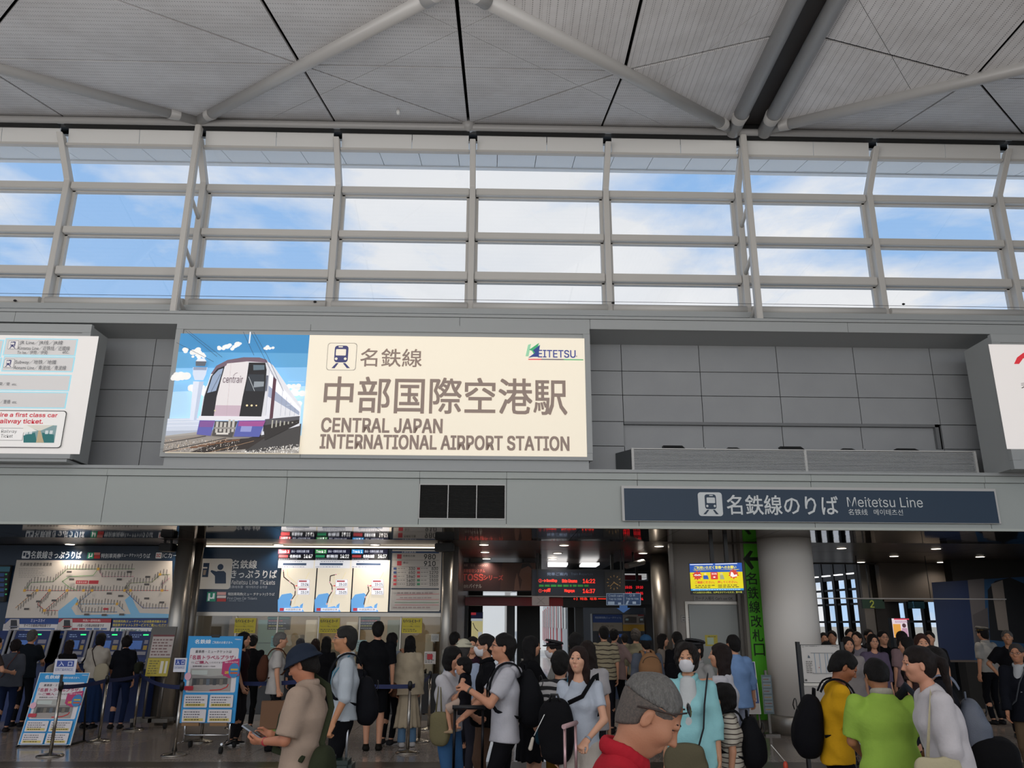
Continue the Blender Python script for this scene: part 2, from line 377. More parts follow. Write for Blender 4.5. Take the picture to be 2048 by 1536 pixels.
# behind the camera the folded roof goes on
zv = ZC - SL * WH
b = MB()
for k in range(-3, 4):
    xa = XR + k * 2 * WH - WH
    if k == 0: continue
ys = [(YV, zv), (YV - WH, ZC), (YV - 2 * WH, zv), (YV - 3 * WH, ZC), (YV - 4 * WH, zv)]
for (ya, za), (yb, zb) in zip(ys, ys[1:]):
    b.prism([(-26, ya, za), (XR - WH, ya, za), (XR - WH, yb, zb), (-26, yb, zb)], (0, 0, .05))
    b.prism([(XR2 + WH, ya, za), (26, ya, za), (26, yb, zb), (XR2 + WH, yb, zb)], (0, 0, .05))
b.prism([(XR - WH, YV - 2, ZC - SL * WH), (XR, YV - 2, ZC), (XR, -12, ZC), (XR - WH, -12, ZC - SL * WH)], (0, 0, .05))
b.prism([(XR2 + WH, YV - 2, ZC - SL * WH), (XR2, YV - 2, ZC), (XR2, -12, ZC), (XR2 + WH, -12, ZC - SL * WH)], (0, 0, .05))
b.build('ceiling_sheet', CEILP, roof)
MB().box((XR - .02, -12, ZC + .1), (XR2 + .02, YT, ZC + .2)).build('expansion_joint_cover', mat('dark_joint_cover', '#3b3837', .6), roof)
# dark void above the open joints
b = MB()
b.prism([(-26, YT + .3, ZC + .3), (26, YT + .3, ZC + .3), (26, -12, ZC + .3), (-26, -12, ZC + .3)], (0, 0, .05)); b.build('roof_deck', DARKGAP, roof)
MB().box((-24, YT + .06, ZC - .06), (24, YT + .14, ZC + .32)).build('roof_edge_closer', DARKGAP, roof)
# tubes
TUBE = mat('white_painted_tube', '#a3a19f', .35)
tz = lambda y: ZC - SL * (YT - y) - .03
def tubething(name, pts, r, label, parent=None, n=16): return MB().tube(pts, r, n).build(name, TUBE, parent)
def roof_tube(a, b_, r=.1, node=True):
    mb = MB(); a = Vector(a); b_ = Vector(b_); mb.tube([a, b_], r, 20); d = (b_ - a).normalized()
    mb.tube([a, a + d * .55], [r * .75, r * 1.12], 20); mb.tube([b_, b_ - d * .55], [r * .75, r * 1.12], 20)
    return mb.build('roof_tube', TUBE, roof)
for k in (0, 1):
    roof_tube((XR - 2 * WH * k, YT, tz(YT)), (XR - WH - 2 * WH * k, YV, tz(YV))); roof_tube((XR - WH - 2 * WH * k, YV, tz(YV)), (XR - 2 * WH * (k + 1), YT, tz(YT)))
roof_tube((XR2, YT, tz(YT)), (XR2 + WH, YV, tz(YV))); roof_tube((XR2 + WH, YV, tz(YV)), (XR2 + 2 * WH, YT, tz(YT)))
for x in (XR - .04, XR2 + .04): roof_tube((x, YT, ZC - .08), (x, -10, ZC - .08), .13)
MB().lathe((XR - WH, YT, tz(YT)), [(.0, -.13), (.09, -.1), (.13, 0), (.09, .1), (0, .13)], 16).build('tube_joint', TUBE, roof)
MB().tube([(-24, YT, ZT - .02), (24, YT, ZT - .02)], .066, 16).build('window_head_tube', TUBE, roof)
MB().lathe((at(796, 231, Y=12).x, 12.0, ZC - SL * .65 - .07), [(.01, .06), (.03, .05), (.035, 0), (.02, -.03)], 12).build('smoke_detector', WHITE, roof)

# ---------------------------------------------------------------- window wall
zK = at(943, 372, Y=YB).z; zBase = at(942, 635, Y=YB).z; zTop = 10.2
ww = thing('window_1', None, None, kind='structure')
def yz(z):  # the glass line leans inwards above the knee
    return YB if z <= zK else YB + (YT - YB) * (z - zK) / (zTop - zK)
for i, x in enumerate(PX):
    b = MB(); w = .055
    prof = [(YB, 6.6), (YB, zK), (YT + .02, zTop)]
    # flat-sided post bent at the knee
    dpt = .17
    out = [(y, z) for y, z in prof] + [(YT + .02 + dpt, zTop - .02), (YB + dpt, zK + .03), (YB + dpt, 6.6)]
    b.prism([(x - w, y, z) for y, z in out], (2 * w, 0, 0))
    b.build('window_post', WINF, ww, bevel=.012)
    MB().box((x - .11, YB + .16, 6.7), (x - .055, YB + .24, zK + .03)).box((x + .055, YB + .16, 6.7), (x + .11, YB + .24, zK + .03)).build('jamb_rail', WINF, ww)
    if i % 4 == 3 or i % 4 == 7 % 4:
        truss = MB().bevbox((x - .055, YT - .03, 6.5), (x + .055, YT + .1, ZT - .05), .012).build('truss_chord', WINF, ww)
        # thin diagonal rungs
        z = 6.85
        while z < 9.4:
            MB().tube([(x, YT + .05, z + .22), (x, YB + .05, z)], .035, 8).build('truss_rung', WINF, ww); z += .95
# transoms: (height, half height, depth offset)
def zy(py, Y=YB): return at(942, py, Y).z
TR = [(zy(540), zy(556)), (zy(461), zy(474))]
TR.append((zy(373), zy(386)))
zm = at(942, 303, YT + .2).z
for z1, z0 in TR:
    for a, c in zip(PX, PX[1:]):
        MB().bevbox((a + .06, YB + .05, z0), (c - .06, YB + .16, z1), .01).build('transom', WINF, ww)
        MB().box((a + .06, YB + .16, z0 - .02), (c - .06, YB + .24, z0 + .06)).build('transom_bead', WINF, ww)
for a, c in zip(PX, PX[1:]):
    MB().box((a + .06, YB + .1, zK - .14), (c - .06, YB + .26, zK - .05)).build('transom', GREYL, ww)
    y2 = yz(zm)
    MB().bevbox((a + .06, y2 + .06, zm - .02), (c - .06, y2 + .16, zm + .03), .008).build('head_transom', WINF, ww)
    # closed spandrel panels above, in two leaves
    m = (a + c) / 2 + .12
    for p, q in ((a + .08, m - .006), (m + .006, c - .08)):
        MB().prism([(p, y2 + .1, zm + .03), (q, y2 + .1, zm + .03), (q, YT + .16, ZT - .06), (p, YT + .16, ZT - .06)], (0, .03, 0)).build('spandrel_panel', mat('white_spandrel', '#dcdbd8', .5), ww)
    MB().box((a + .06, YT + .02, ZT - .095), (c - .06, YT + .14, ZT + .1)).build('head_shadow_gap', DARKGAP, ww)
    # glass panes
    rows = [(zy(610), TR[0][1]), (TR[0][0], TR[1][1]), (TR[1][0], TR[2][1])]
    for z0, z1 in rows:
        MB().box((a + .07, YB + .19, z0 - .03), (c - .07, YB + .2, z1 + .03)).build('pane', GLASS, ww)
    MB().prism([(a + .07, YB + .2, TR[2][0]), (c - .07, YB + .2, TR[2][0]), (c - .07, y2 + .15, zm), (a + .07, y2 + .15, zm)], (0, .01, 0)).build('pane', GLASS, ww)
    # sill tube and lower sill
    MB().tube([(a + .05, YB - .02, zy(614)), (c - .05, YB - .02, zy(614))], .075, 12).build('sill_tube', WINF, ww)
    MB().box((a, YB - .1, zy(632)), (c, YB + .22, zy(621))).build('window_sill', GREY, ww)
# thin wire with fixings along the sill
MB().tube([(-20, YB - .12, zy(604)), (20, YB - .12, zy(606))], .004, 5).build('stay_wire', BLACK, ww)
for px in (30, 630, 1226, 1807): 
    p = at(px, 601 + px * .004, YB - .12); MB().lathe(p, [(.004, -.03), (.02, -.01), (.02, .01), (.004, .03)], 8, 'x').build('wire_clip', BLACK, ww)
# outside eave seen through the top lights
ev = thing('canopy', 'pale panelled roof eave outside above the clerestory windows', 'roof eave', (0, 15, 10), kind='structure')
ya, yb2 = 13.35, 14.6
za = at(942, 296, 13.35).z + .1; zb = at(942, 333, 14.6).z
for k in range(-14, 18):
    a = k * .78
    MB().prism([(a + .006, ya, za), (a + .774, ya, za), (a + .774, yb2, zb), (a + .006, yb2, zb)], (0, 0, .05)).build('eave_panel', mat('white_eave', '#e2e4e5', .5), ev)
MB().box((-13, yb2, zb - .03), (14, yb2 + .1, zb + .1)).build('eave_edge', mat('white_eave', '#e2e4e5', .5), ev)
MB().prism([(-13, ya - .2, za + .07), (14, ya - .2, za + .07), (14, yb2 + .1, zb + .12), (-13, yb2 + .1, zb + .12)], (0, 0, .08)).build('eave_deck', DARKGAP, ev)

# pale flat roof of the station building outside, below the windows
MB().box((-24, YB + .6, 6.2), (5.3, 24.6, 6.35)).box((5.3, YB + .6, 6.2), (28, 33, 6.35)).build('outer_roof', mat('white_roof_membrane', '#eeeeea', .6), None, 'structure')

# ---------------------------------------------------------------- beam, recess and fascia
zb0 = at(1024, 656, YF - .0).z; zb1 = at(1024, 633, YF).z
wb = thing('wall_back', None, None, kind='structure')
xj = [-20, -13.2, -8.0, -.6, 1.6, 6.0, 9.7, 14, 20]
MB().box((-20, YF - .02, zb1 - .03), (20, YB - .08, zb1 + .02)).build('beam_cap', GREY, wb)
for a, c in zip(xj, xj[1:]):
    MB().box((a + .003, YF, zb0), (c - .003, YF + .04, zb1 - .035)).build('beam_panel', GREY, wb)
MB().box((-20, YF + .03, zb0 + .005), (20, YF + .8, zb0 + .05)).build('beam_soffit', GREY, wb)
MB().box((-20, YF + .04, zb0 + .05), (20, YB - .1, zb1 - .04)).build('beam_core', GREY, wb)
YP = 13.38
rz = [at(1320, y, YP).z for y in (697, 743, 791, 842, 893)]; step = (rz[0] - rz[4]) / 4
rz = [zb0] + [rz[0] - step * (k + (.94 if k == 0 else 1) * 0) - 0 for k in range(1, 6)]
rz = [zb0 + .05, at(1320, 743, YP).z, at(1320, 791, YP).z, at(1320, 844, YP).z, at(1320, 893, YP).z, 3.95]
cx = [at(px, 700, YP).x for px in (1242, 1395, 1549, 1705, 1858)]; pw = (cx[4] - cx[0]) / 4
cols = [cx[0] + pw * k for k in range(-14, 12)]
xl = at(312, 685, YP).x; off = xl - min(cols, key=lambda v: abs(v - xl))
cols = [v + (off if v < at(700, 700, YP).x else 0) for v in cols]
nx0, nx1 = at(1248, 846, YP).x, at(1876, 850, YP).x
for r in range(5):
    for a, c in zip(cols, cols[1:]):
        niche = r == 3 and a > nx0 - .3 and c < nx1 + .5
        rec = .07 if niche else 0
        cc = c
        MB().box((a + .006, YP + rec, rz[r + 1] + .006), (cc - .006, YP + rec + .05, rz[r] - .006)).build('wall_panel', PANEL, wb)
MB().box((-20, YP + .13, 3.9), (20, YP + .17, zb0 + .3)).build('panel_backing', DARKGAP, wb)
MB().box((nx0, YP - .004, rz[3] - .045), (nx1, YP + .07, rz[3] + .004)).build('niche_shade_line', mat('niche_edge_shade', '#6e7072', .5), wb)  # darker grey strip stands in for the shade line along the niche top
MB().box((nx1 - .06, YP - .004, rz[4]), (nx1, YP + .07, rz[3] + .004)).build('niche_jamb', mat('niche_edge_shade', '#6e7072', .5), wb)  # same shade-dark grey down the right edge of the niche
# ledge, cornice, fascia
zc1 = at(1024, 937, YF - .06).z; zc0 = at(1024, 958, YF - .03).z
MB().box((-20, YF - .06, zc1 - .05), (20, YP + .1, zc1)).build('ledge', GREY, wb)
fxs = [at(px, 1000, YF).x for px in (208, 571, 838, 1013, 1276, 1625, 1974)]; fxs = [-20, -14, fxs[0] - 2.95] + fxs + [fxs[-1] + 2.9, 20]
for a, c in zip(fxs[:3] + fxs[3:5] + [fxs[7]] + fxs[8:], fxs[1:3] + [fxs[3]] + fxs[4:5] + [fxs[7]] + fxs[8:]):
    pass
FAS = mat('fascia_paint', '#a8ada9', .42, bump=(60, .05))
FASL = mat('fascia_edge', '#b9beb6', .42)
for a, c in zip(fxs, fxs[1:]):
    MB().box((a + .002, YF - .035, zc0 + .005), (c - .002, YF + .05, zc1 - .055)).build('cornice_panel', FAS, wb)
    if abs(a - fxs[5]) < .01:   # bay with the ventilation grille
        g0 = at(840, 968, YF); g1 = at(1010, 1039, YF)
        MB().box((a + .004, YF, ZS), (c - .004, YF + .05, g1.z)).box((a + .004, YF, g0.z), (c - .004, YF + .05, zc0)).box((a + .004, YF, g1.z), (g0.x, YF + .05, g0.z)).box((g1.x, YF, g1.z), (c - .004, YF + .05, g0.z)).build('fascia_panel', FAS, wb)
    else:
        MB().box((a + .004, YF, ZS), (c - .004, YF + .05, zc0)).build('fascia_panel', FAS, wb)
MB().box((-20, YF - .012, ZS - .02), (20, YF + .06, ZS + .018)).build('fascia_edge_trim', FASL, wb)
MB().box((-20, YF + .5, ZS + .05), (20, YF + .56, zc1 - .06)).build('fascia_backing', DARKGAP, wb)
# grille
gr = thing('ventilation_grille', 'dark slatted ventilation grille in the grey fascia under the station sign', 'vent', ((g0.x + g1.x) / 2, YF, g1.z))
gx = [g0.x, g0.x + (g1.x - g0.x) / 3, g0.x + 2 * (g1.x - g0.x) / 3, g1.x]
fr = MB(); t = .014
fr.box((gx[0], YF - .012, g1.z), (gx[3], YF + .03, g1.z + t)).box((gx[0], YF - .012, g0.z - t), (gx[3], YF + .03, g0.z))
for x in gx: fr.box((x - t / 2, YF - .01, g1.z), (x + t / 2, YF + .03, g0.z))
fr.build('frame', GREYL, gr)
MB().box((gx[0], YF + .12, g1.z), (gx[3], YF + .14, g0.z)).build('duct_backing', BLACK, gr)
n = 24
for i in range(n):
    z = g1.z + (g0.z - g1.z) * (i + .5) / n
    MB().add([(gx[0], YF + .03, z - .011), (gx[3], YF + .03, z - .011), (gx[3], YF + .005, z + .003), (gx[0], YF + .005, z + .003), (gx[0], YF + .034, z - .007), (gx[3], YF + .034, z - .007), (gx[3], YF + .009, z + .007), (gx[0], YF + .009, z + .007)],
             [(0, 1, 2, 3), (7, 6, 5, 4), (0, 4, 5, 1), (3, 2, 6, 7)]).build('slat', mat('grille_slat', '#3c3c3b', .5), gr)
# soffit: mirror-polished metal sheets, then the duller ceiling of the concourse
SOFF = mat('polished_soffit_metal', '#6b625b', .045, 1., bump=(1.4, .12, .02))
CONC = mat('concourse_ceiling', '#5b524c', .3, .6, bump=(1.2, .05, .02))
sf = thing('ceiling_soffit', None, None, kind='structure')
sx = [at(213, 1050, z=ZS).x + 2.39 * k for k in range(-6, 12)]
sx = [-13.2 + 1.62 * k for k in range(0, 17)]
for a, c in zip(sx, sx[1:]):
    MB().box((a + .004, YF + .05, ZS), (c - .004, 14.75, ZS + .04)).build('soffit_sheet', SOFF, sf)
XSP = 5.3
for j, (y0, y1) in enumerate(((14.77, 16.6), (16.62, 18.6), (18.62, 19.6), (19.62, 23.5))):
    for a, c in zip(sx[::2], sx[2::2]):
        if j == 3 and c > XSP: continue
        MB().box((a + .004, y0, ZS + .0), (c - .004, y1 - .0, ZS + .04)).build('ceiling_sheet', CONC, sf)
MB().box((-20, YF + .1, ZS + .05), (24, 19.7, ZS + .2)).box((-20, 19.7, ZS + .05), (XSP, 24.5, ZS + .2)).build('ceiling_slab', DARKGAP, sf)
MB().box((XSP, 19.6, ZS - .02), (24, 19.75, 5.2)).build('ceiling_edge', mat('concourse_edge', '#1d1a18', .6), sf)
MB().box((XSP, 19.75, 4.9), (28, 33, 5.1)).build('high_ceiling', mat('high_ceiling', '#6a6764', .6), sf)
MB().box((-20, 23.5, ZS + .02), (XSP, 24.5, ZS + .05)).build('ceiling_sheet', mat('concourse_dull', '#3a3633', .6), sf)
LAMPM = mat('downlight_lens', '#fff4e0', .3, 0, 5., ecol='#fff0dc')
DLN = ['over the fare map heading', 'beside the polished steel column', 'over the first departure screen', 'over the third departure screen', 'nearest one over the red brown banner', 'middle one over the red brown banner', 'farthest one over the red brown banner', 'left front one over the departure board', 'left middle one over the departure board', 'left rear one over the departure board', 'over the dim steel column', 'over the yellow information screen', 'over the wall camera', 'just right of the white column top', 'over the mural wall, front one', 'over the lit poster screen', 'over the mural picture of the train', 'over the far windows near the white column', 'over the mural wall, rear one']
for (px, py), dn in zip([(140, 1088), (364, 1089), (557, 1089), (750, 1089), (968, 1089), (970, 1104), (973, 1117), (1128, 1090), (1115, 1106), (1105, 1118), (1318, 1092), (1373, 1093), (1286, 1106), (1683, 1096), (1872, 1097), (1788, 1112), (1960, 1113), (1722, 1124), (1882, 1124)], DLN):
    p = at(px, py, z=ZS)
    if p.y > 24: continue
    d = thing('downlight', 'recessed round downlight ' + dn, 'ceiling light', (p.x, p.y, ZS), 'recessed downlights in the concourse ceiling')
    MB().lathe((p.x, p.y, ZS - .008), [(.1, 0), (.115, .004), (.115, .01), (.1, .012)], 20).build('trim_ring', GREYL, d)
    MB().lathe((p.x, p.y, ZS - .012), [(.085, 0), (.085, .008)], 20).build('lens', LAMPM, d)
    l = bpy.data.lights.new('downlight_lamp', 'SPOT'); l.energy = 44; l.color = (1, .9, .78); l.spot_size = math.radians(150); l.spot_blend = .8; l.shadow_soft_size = .08; o = bpy.data.objects.new('downlight_lamp', l); COL.objects.link(o); o.parent = d; o.location = (0, 0, -.03)
# ================================================================ SIGNS ON THE UPPER WALL
def sign_box(name, label, x0, x1, z0, z1, y0, y1, cat='sign', fw=.1, lower=.12, seams=()):
    t = thing(name, label, cat, ((x0 + x1) / 2, y0, z0 - lower))
    MB().box((x0 + .02, y0 + .03, z0 + .02), (x1 - .02, y1, z1 - .02)).build('cabinet', GREY, t)
    fx = [x0] + list(seams) + [x1]
    for a, c in zip(fx, fx[1:]):
        MB().box((a + .003, y0, z1 - fw), (c - .003, y0 + .08, z1)).build('frame_rail', GREY, t)
        MB().box((a + .003, y0, z0), (c - .003, y0 + .08, z0 + fw)).build('frame_rail', GREY, t)
    MB().box((x0, y0, z0 + fw + .003), (x0 + fw, y0 + .08, z1 - fw - .003)).build('frame_stile', GREY, t)
    MB().box((x1 - fw, y0, z0 + fw + .003), (x1, y0 + .08, z1 - fw - .003)).build('frame_stile', GREY, t)
    if lower: MB().box((x0 + .06, y0 + .05, z0 - lower), (x1 - .06, y1, z0)).build('base_rail', GREY, t)
    return t
YS = 12.52
# main station sign
a = at(322, 916, YS); b_ = at(1184, 922, YS); top = zb0 - .005
x0, x1, z0 = at(318, 916, YS).x, at(1186, 924, YS).x, at(1184, 921, YS).z
ms = sign_box('station_sign', 'huge backlit station name sign with a train photograph and brown Japanese lettering', x0, x1, z0, top, YS, 13.3, 'sign', .115, zc1 * 0 + max(z0 - zc1 - .005, .02), (at(600, 915, YS).x,))
fx0, fz0, fx1, fz1 = at(330, 906, YS).x, at(330, 906, YS).z, at(1174, 910, YS).x, at(1168, 677, YS).z
EM = .55
p = Print(Y=YS - .002, emit=EM)
BG = '#e6dcc8'; BR = '#7f6f66'
q0 = at(330, 906, YS); 
p.mb.use(inkm(BG, EM)); 
p.pts([Vector((fx0, YS - .003, fz0)), Vector((fx1, YS - .003, fz0)), Vector((fx1, YS - .003, fz1)), Vector((fx0, YS - .003, fz1))], BG)
xs_ = at(600, 907, YS).x
def SX(f): return fx0 + (xs_ - fx0) * f
# photograph half: coordinates u right 0..1, v down 0..1
P = Print(frame=(Vector((fx0, YS - .005, fz1)), Vector((xs_ - fx0, 0, 0)), Vector((0, 0, fz0 - fz1)), Vector((0, -1, 0))), emit=EM)
P.poly([(0, 0), (1, 0), (1, .3), (0, .3)], '#3f86b8'); P.poly([(0, .16), (1, .16), (1, .42), (0, .46)], '#5a9cc8'); P.poly([(0, .3), (1, .28), (1, .8), (0, .8)], '#82b9e2'); P.poly([(0, .5), (1, .44), (1, .85), (0, .85)], '#a9cfe8')
def cloud(cx, cy, r, seed, col='#e8e6e2'):
    R = random.Random(seed)
    for i in range(9): P.disc(cx + R.uniform(-1.8, 1.8) * r, cy + R.uniform(-.5, .4) * r, r * R.uniform(.35, .8) * .8, col, sq=1.1)
for c in ((.42, .1, .035, 1), (.36, .12, .03, 2), (.7, .12, .022, 3), (.1, .16, .04, 4), (.16, .2, .03, 41), (.92, .5, .04, 5), (.93, .6, .035, 6), (.08, .38, .05, 7), (.2, .48, .04, 8), (.25, .5, .05, 9), (.9, .46, .03, 10)): cloud(*c)
P.poly([(0, .73), (.3, .72), (.3, .88), (0, .9)], '#c4cbd8'); P.poly([(0, .83), (.3, .82), (.3, .86), (0, .87)], '#a9b0bd')
for v in (.74, .76, .79): P.line([(0, v), (.3, v - .01)], .004, '#e9ecf2')
# control tower
P.poly([(.155, .42), (.235, .42), (.215, .74), (.165, .74)], '#d5dbe8'); P.poly([(.2, .42), (.235, .42), (.215, .74), (.195, .74)], '#b6c0d3')
P.poly([(.14, .3), (.25, .3), (.245, .36), (.23, .41), (.165, .41), (.145, .36)], '#cbd4e4'); P.poly([(.145, .3), (.245, .3), (.245, .325), (.145, .325)], '#8d97ad')
P.poly([(.155, .25), (.238, .25), (.23, .29), (.16, .29)], '#5b5f68'); P.poly([(.17, .225), (.22, .225), (.238, .25), (.155, .25)], '#dfe3ea')
# ground, ballast, rails
P.poly([(0, .87), (.35, .82), (1, .8), (1, 1), (0, 1)], '#a09a93'); P.poly([(0, .88), (.4, .84), (.75, .84), (.55, 1), (0, 1)], '#8f877f')
P.poly([(.62, .88), (1, .76), (1, .95), (.8, .98), (.6, 1)], '#3d3a39'); P.poly([(.42, .9), (.75, .87), (.62, .97), (.3, 1), (.2, 1)], '#2b211c')
R = random.Random(3)
for i in range(420):
    u = R.uniform(.55, 1); v = R.uniform(.93, 1); P.mb.use(inkm(R.choice(['#d8d4cf', '#b5afa8', '#77706a', '#e8e5e0']), EM)); r = R.uniform(.003, .007)
    if v > 1 - (u - .5) * .16 - .0: P.mb.add([P.pt(u + r * math.cos(k * 2.1 + i) * .8, v + r * math.sin(k * 2.1 + i) * 1.2) for k in range(3)][::-1], [(0, 1, 2)])
P.k += 1
for i in range(300):
    u = R.uniform(0, .55); v = R.uniform(.9, .995); P.mb.use(inkm(R.choice(['#d8d4cf', '#b5afa8', '#5e5751', '#c7b49c']), EM)); r = R.uniform(.003, .006)
    P.mb.add([P.pt(u + r * math.cos(k * 2.1 + i) * .8, v + r * math.sin(k * 2.1 + i) * 1.2) for k in range(3)][::-1], [(0, 1, 2)])
P.k += 1
P.line([(0, .995), (.45, .885)], .012, '#1c1512'); P.line([(.03, 1), (.47, .89)], .005, '#a98262'); P.line([(.3, 1), (.62, .905)], .012, '#231812'); P.line([(.34, 1), (.66, .905)], .005, '#b8926e')
P.line([(0, .93), (.3, .87)], .012, '#2e2724'); P.line([(0, .915), (.3, .862)], .004, '#8b6f5c')
for i in range(6): P.poly([(.2 + i * .06, .955 - i * .012), (.26 + i * .06, .95 - i * .012), (.25 + i * .06, .965 - i * .012), (.19 + i * .06, .97 - i * .012)], '#6b4a33')
# carriages behind, vanishing to the right
P.poly([(.71, .25), (.75, .28), (.99, .62), (.99, .78), (.71, .86)], '#d9d9de'); P.poly([(.72, .33), (.985, .64), (.985, .7), (.72, .53)], '#ececf0'); P.poly([(.73, .45), (.98, .665), (.98, .695), (.73, .54)], '#9aa3b8')
P.poly([(.76, .37), (.785, .4), (.785, .72), (.76, .73)], '#54333f'); P.poly([(.72, .73), (.985, .7), (.985, .745), (.72, .83)], '#4c4a50'); P.poly([(.72, .78), (.985, .73), (.985, .76), (.74, .9)], '#26211f')
for i in range(7): P.rect(.78 + i * .03, .735 + i * .003, .79 + i * .03, .8 - i * .008, '#a9a69a')
for i in range(4): P.line([(.84 + i * .035, .5 + i * .045), (.84 + i * .035, .7)], .004, '#8a8f9d')
# front of the express train
body = [(.245, .72), (.25, .55), (.285, .36), (.32, .29), (.4, .24), (.52, .215), (.64, .215), (.7, .235), (.725, .28), (.735, .5), (.73, .72)]
P.poly([(u, v) for u, v in body], '#d2d2d6')
P.poly([(.285, .36), (.32, .29), (.4, .24), (.52, .215), (.64, .215), (.7, .235), (.705, .26), (.55, .25), (.42, .27), (.36, .31), (.34, .36)], '#6e5a66')
P.poly([(.25, .71), (.257, .55), (.29, .38), (.33, .315), (.385, .29), (.37, .4), (.35, .55), (.345, .71)], '#1b1a1f'); P.poly([(.275, .52), (.3, .38), (.34, .325), (.375, .31), (.36, .4), (.34, .5)], '#8e9fb8')
P.poly([(.345, .71), (.35, .55), (.372, .38), (.4, .27), (.56, .25), (.56, .4), (.545, .55), (.535, .71)], '#d9d3d3'); P.poly([(.345, .71), (.35, .62), (.545, .62), (.535, .71)], '#bfa9b4')
P.poly([(.535, .71), (.545, .55), (.56, .4), (.565, .26), (.69, .26), (.705, .32), (.71, .5), (.7, .71)], '#17161a'); P.poly([(.6, .28), (.685, .28), (.688, .32), (.605, .325)], '#5c6c76')
P.poly([(.57, .36), (.69, .36), (.7, .5), (.56, .5)], '#2c3138'); P.poly([(.62, .42), (.695, .42), (.695, .46), (.62, .47)], '#8b9298'); P.line([(.575, .38), (.63, .5)], .006, '#c9cdd0'); P.line([(.43, .26), (.44, .71)], .003, '#a89da0')
P.line([(.36, .36), (.3, .52)], .005, '#33323a'); P.disc(.35, .665, .007, '#cfc2a0'); P.disc(.585, .62, .008, '#ffe3b0'); P.disc(.62, .62, .008, '#ffe3b0'); P.disc(.655, .62, .006, '#ffe3b0')
P.poly([(.235, .71), (.73, .71), (.73, .745), (.235, .745)], '#dedce0'); P.poly([(.245, .745), (.36, .745), (.34, .87), (.235, .86)], '#5a5aa2'); P.poly([(.25, .75), (.36, .75), (.35, .8), (.245, .8)], '#7b4f8f')
P.poly([(.53, .745), (.735, .74), (.7, .875), (.51, .875)], '#5159a0'); P.poly([(.54, .75), (.735, .745), (.72, .79), (.535, .79)], '#9a4a8a'); P.poly([(.56, .79), (.64, .79), (.635, .835), (.555, .835)], '#8d92c6')
P.poly([(.36, .75), (.53, .75), (.5, .88), (.35, .87)], '#4a4542')
for u in (.37, .4, .43, .46, .49): P.rect(u, .735 + (u * 37 % 1) * .03, u + .018, .83 + (u * 23 % 1) * .03, '#b9b4ac')
P.rect(.36, .8, .52, .815, '#8f8a84'); P.rect(.38, .845, .47, .86, '#cfcac2')
P.text('centrair', .385, .375, .535, .435, '#5d4a56'); P.line([(.46, .375), (.475, .355), (.49, .35)], .006, '#5d4a56')
P.line([(.7, .235), (.73, .3), (.735, .7)], .008, '#b9b9c0'); P.rect(.71, .37, .725, .5, '#5e6270')
# overhead wires
for L in ([(.06, .0), (.32, .215)], [(.08, .0), (.36, .22)], [(.0, .1), (.3, .26)], [(.5, .0), (.6, .2)], [(.56, .0), (.68, .22), (.78, .4)], [(.58, .0), (.7, .2), (.85, .5)]): P.line(L, .006, '#2b3f57')
P.poly([(.55, 0), (.56, 0), (.56, .1), (.55, .1)], '#e5e7ea')
for i in range(5): P.line([(.88, .42 + i * .05), (1, .42 + i * .045)], .003, '#dfe8ee')
P.build('train_photograph', ms)
# lettering half
p.rrect(652, 685.5, 711.5, 740.5, .1, '#8b8782'); p.rrect(653.2, 686.6, 710.3, 739.4, .1, BG); train_icon(p, 655, 687, 708, 738, '#3a3c68', BG)
p.text('名鉄線', 720, 697, 843, 733, BR, .012)
p.text('中部国際空港駅', 646, 753, 1134, 825, BR, .016)
p.text('CENTRAL JAPAN', 642.5, 836, 884, 864, BR, .05); p.text('INTERNATIONAL AIRPORT STATION', 640, 869, 1138, 897, BR, .05)
p.text('EITETSU', 1076, 700, 1151, 715, '#3a4585', .03)
p.poly([(1056, 690), (1062, 688), (1057, 713), (1051, 713)], '#8fc3a0'); p.poly([(1058, 700), (1078, 686), (1070, 713), (1064, 702)], '#3f9f6a'); p.poly([(1066, 701), (1080, 690), (1076, 714), (1066, 714), (1056, 716), (1070, 706)], '#2e3f80')
p.line([(1057, 719), (1083, 719)], 2, '#c9384a'); p.line([(1083, 719), (1128, 719.5)], 2, '#55525c'); p.line([(1128, 719.5), (1166, 720)], 2, '#4fa36c'); p.disc(1153, 713, 1.2, '#8b8782')
p.build('lettering', ms)
# left sign (first class car / transfer information)
xl1 = at(171, 920, YS - .3).x
YL = 12.3
lx1 = at(176, 700, YL).x; lz0 = at(120, 917, YL).z; lz1 = at(120, 648, YL).z
ls = sign_box('transfer_sign', 'backlit transfer information sign with pale blue line boxes, cut off by the picture edge', lx1 - 6.0, lx1, lz0, lz1, YL, 12.9, 'sign', .14, 0)
MB().box((lx1 - 5.9, YL + .03, zc1 + .004), (lx1 - .06, 12.9, lz0)).build('base_rail', GREY, ls)
p = Print(Y=YL - .002, emit=.34)
p.rect(-420, 665, 160, 903, '#e6e2de'); CB = '#a3dcec'; TX = '#4a4a4e'
def lbox(u0, v0, u1, v1): p.rect(u0, v0, u1, v1, CB); p.rect(u0 + 2.5, v0 + 2, u1 - 2.5, v1 - 2, '#cfccca')
lbox(5, 676, 151, 711); lbox(2, 712, 146, 743); lbox(-300, 745, 139, 778); lbox(-300, 780, 132, 813)
p.rect(-300, 676, 3, 711, CB); p.rect(-298, 678, 1, 709, '#cfccca'); p.rect(-300, 712, 0, 743, CB); p.rect(-298, 714, -2, 741, '#cfccca')
for u, v in ((15, 681), (7, 718)): p.rrect(u, v, u + 21, v + 18, .12, '#8f8c8c'); p.rrect(u + .8, v + .8, u + 20.2, v + 17.2, .12, '#ddd9d6'); train_icon(p, u + 1, v + 1, u + 20, v + 17, '#3a3c68', '#ddd9d6')
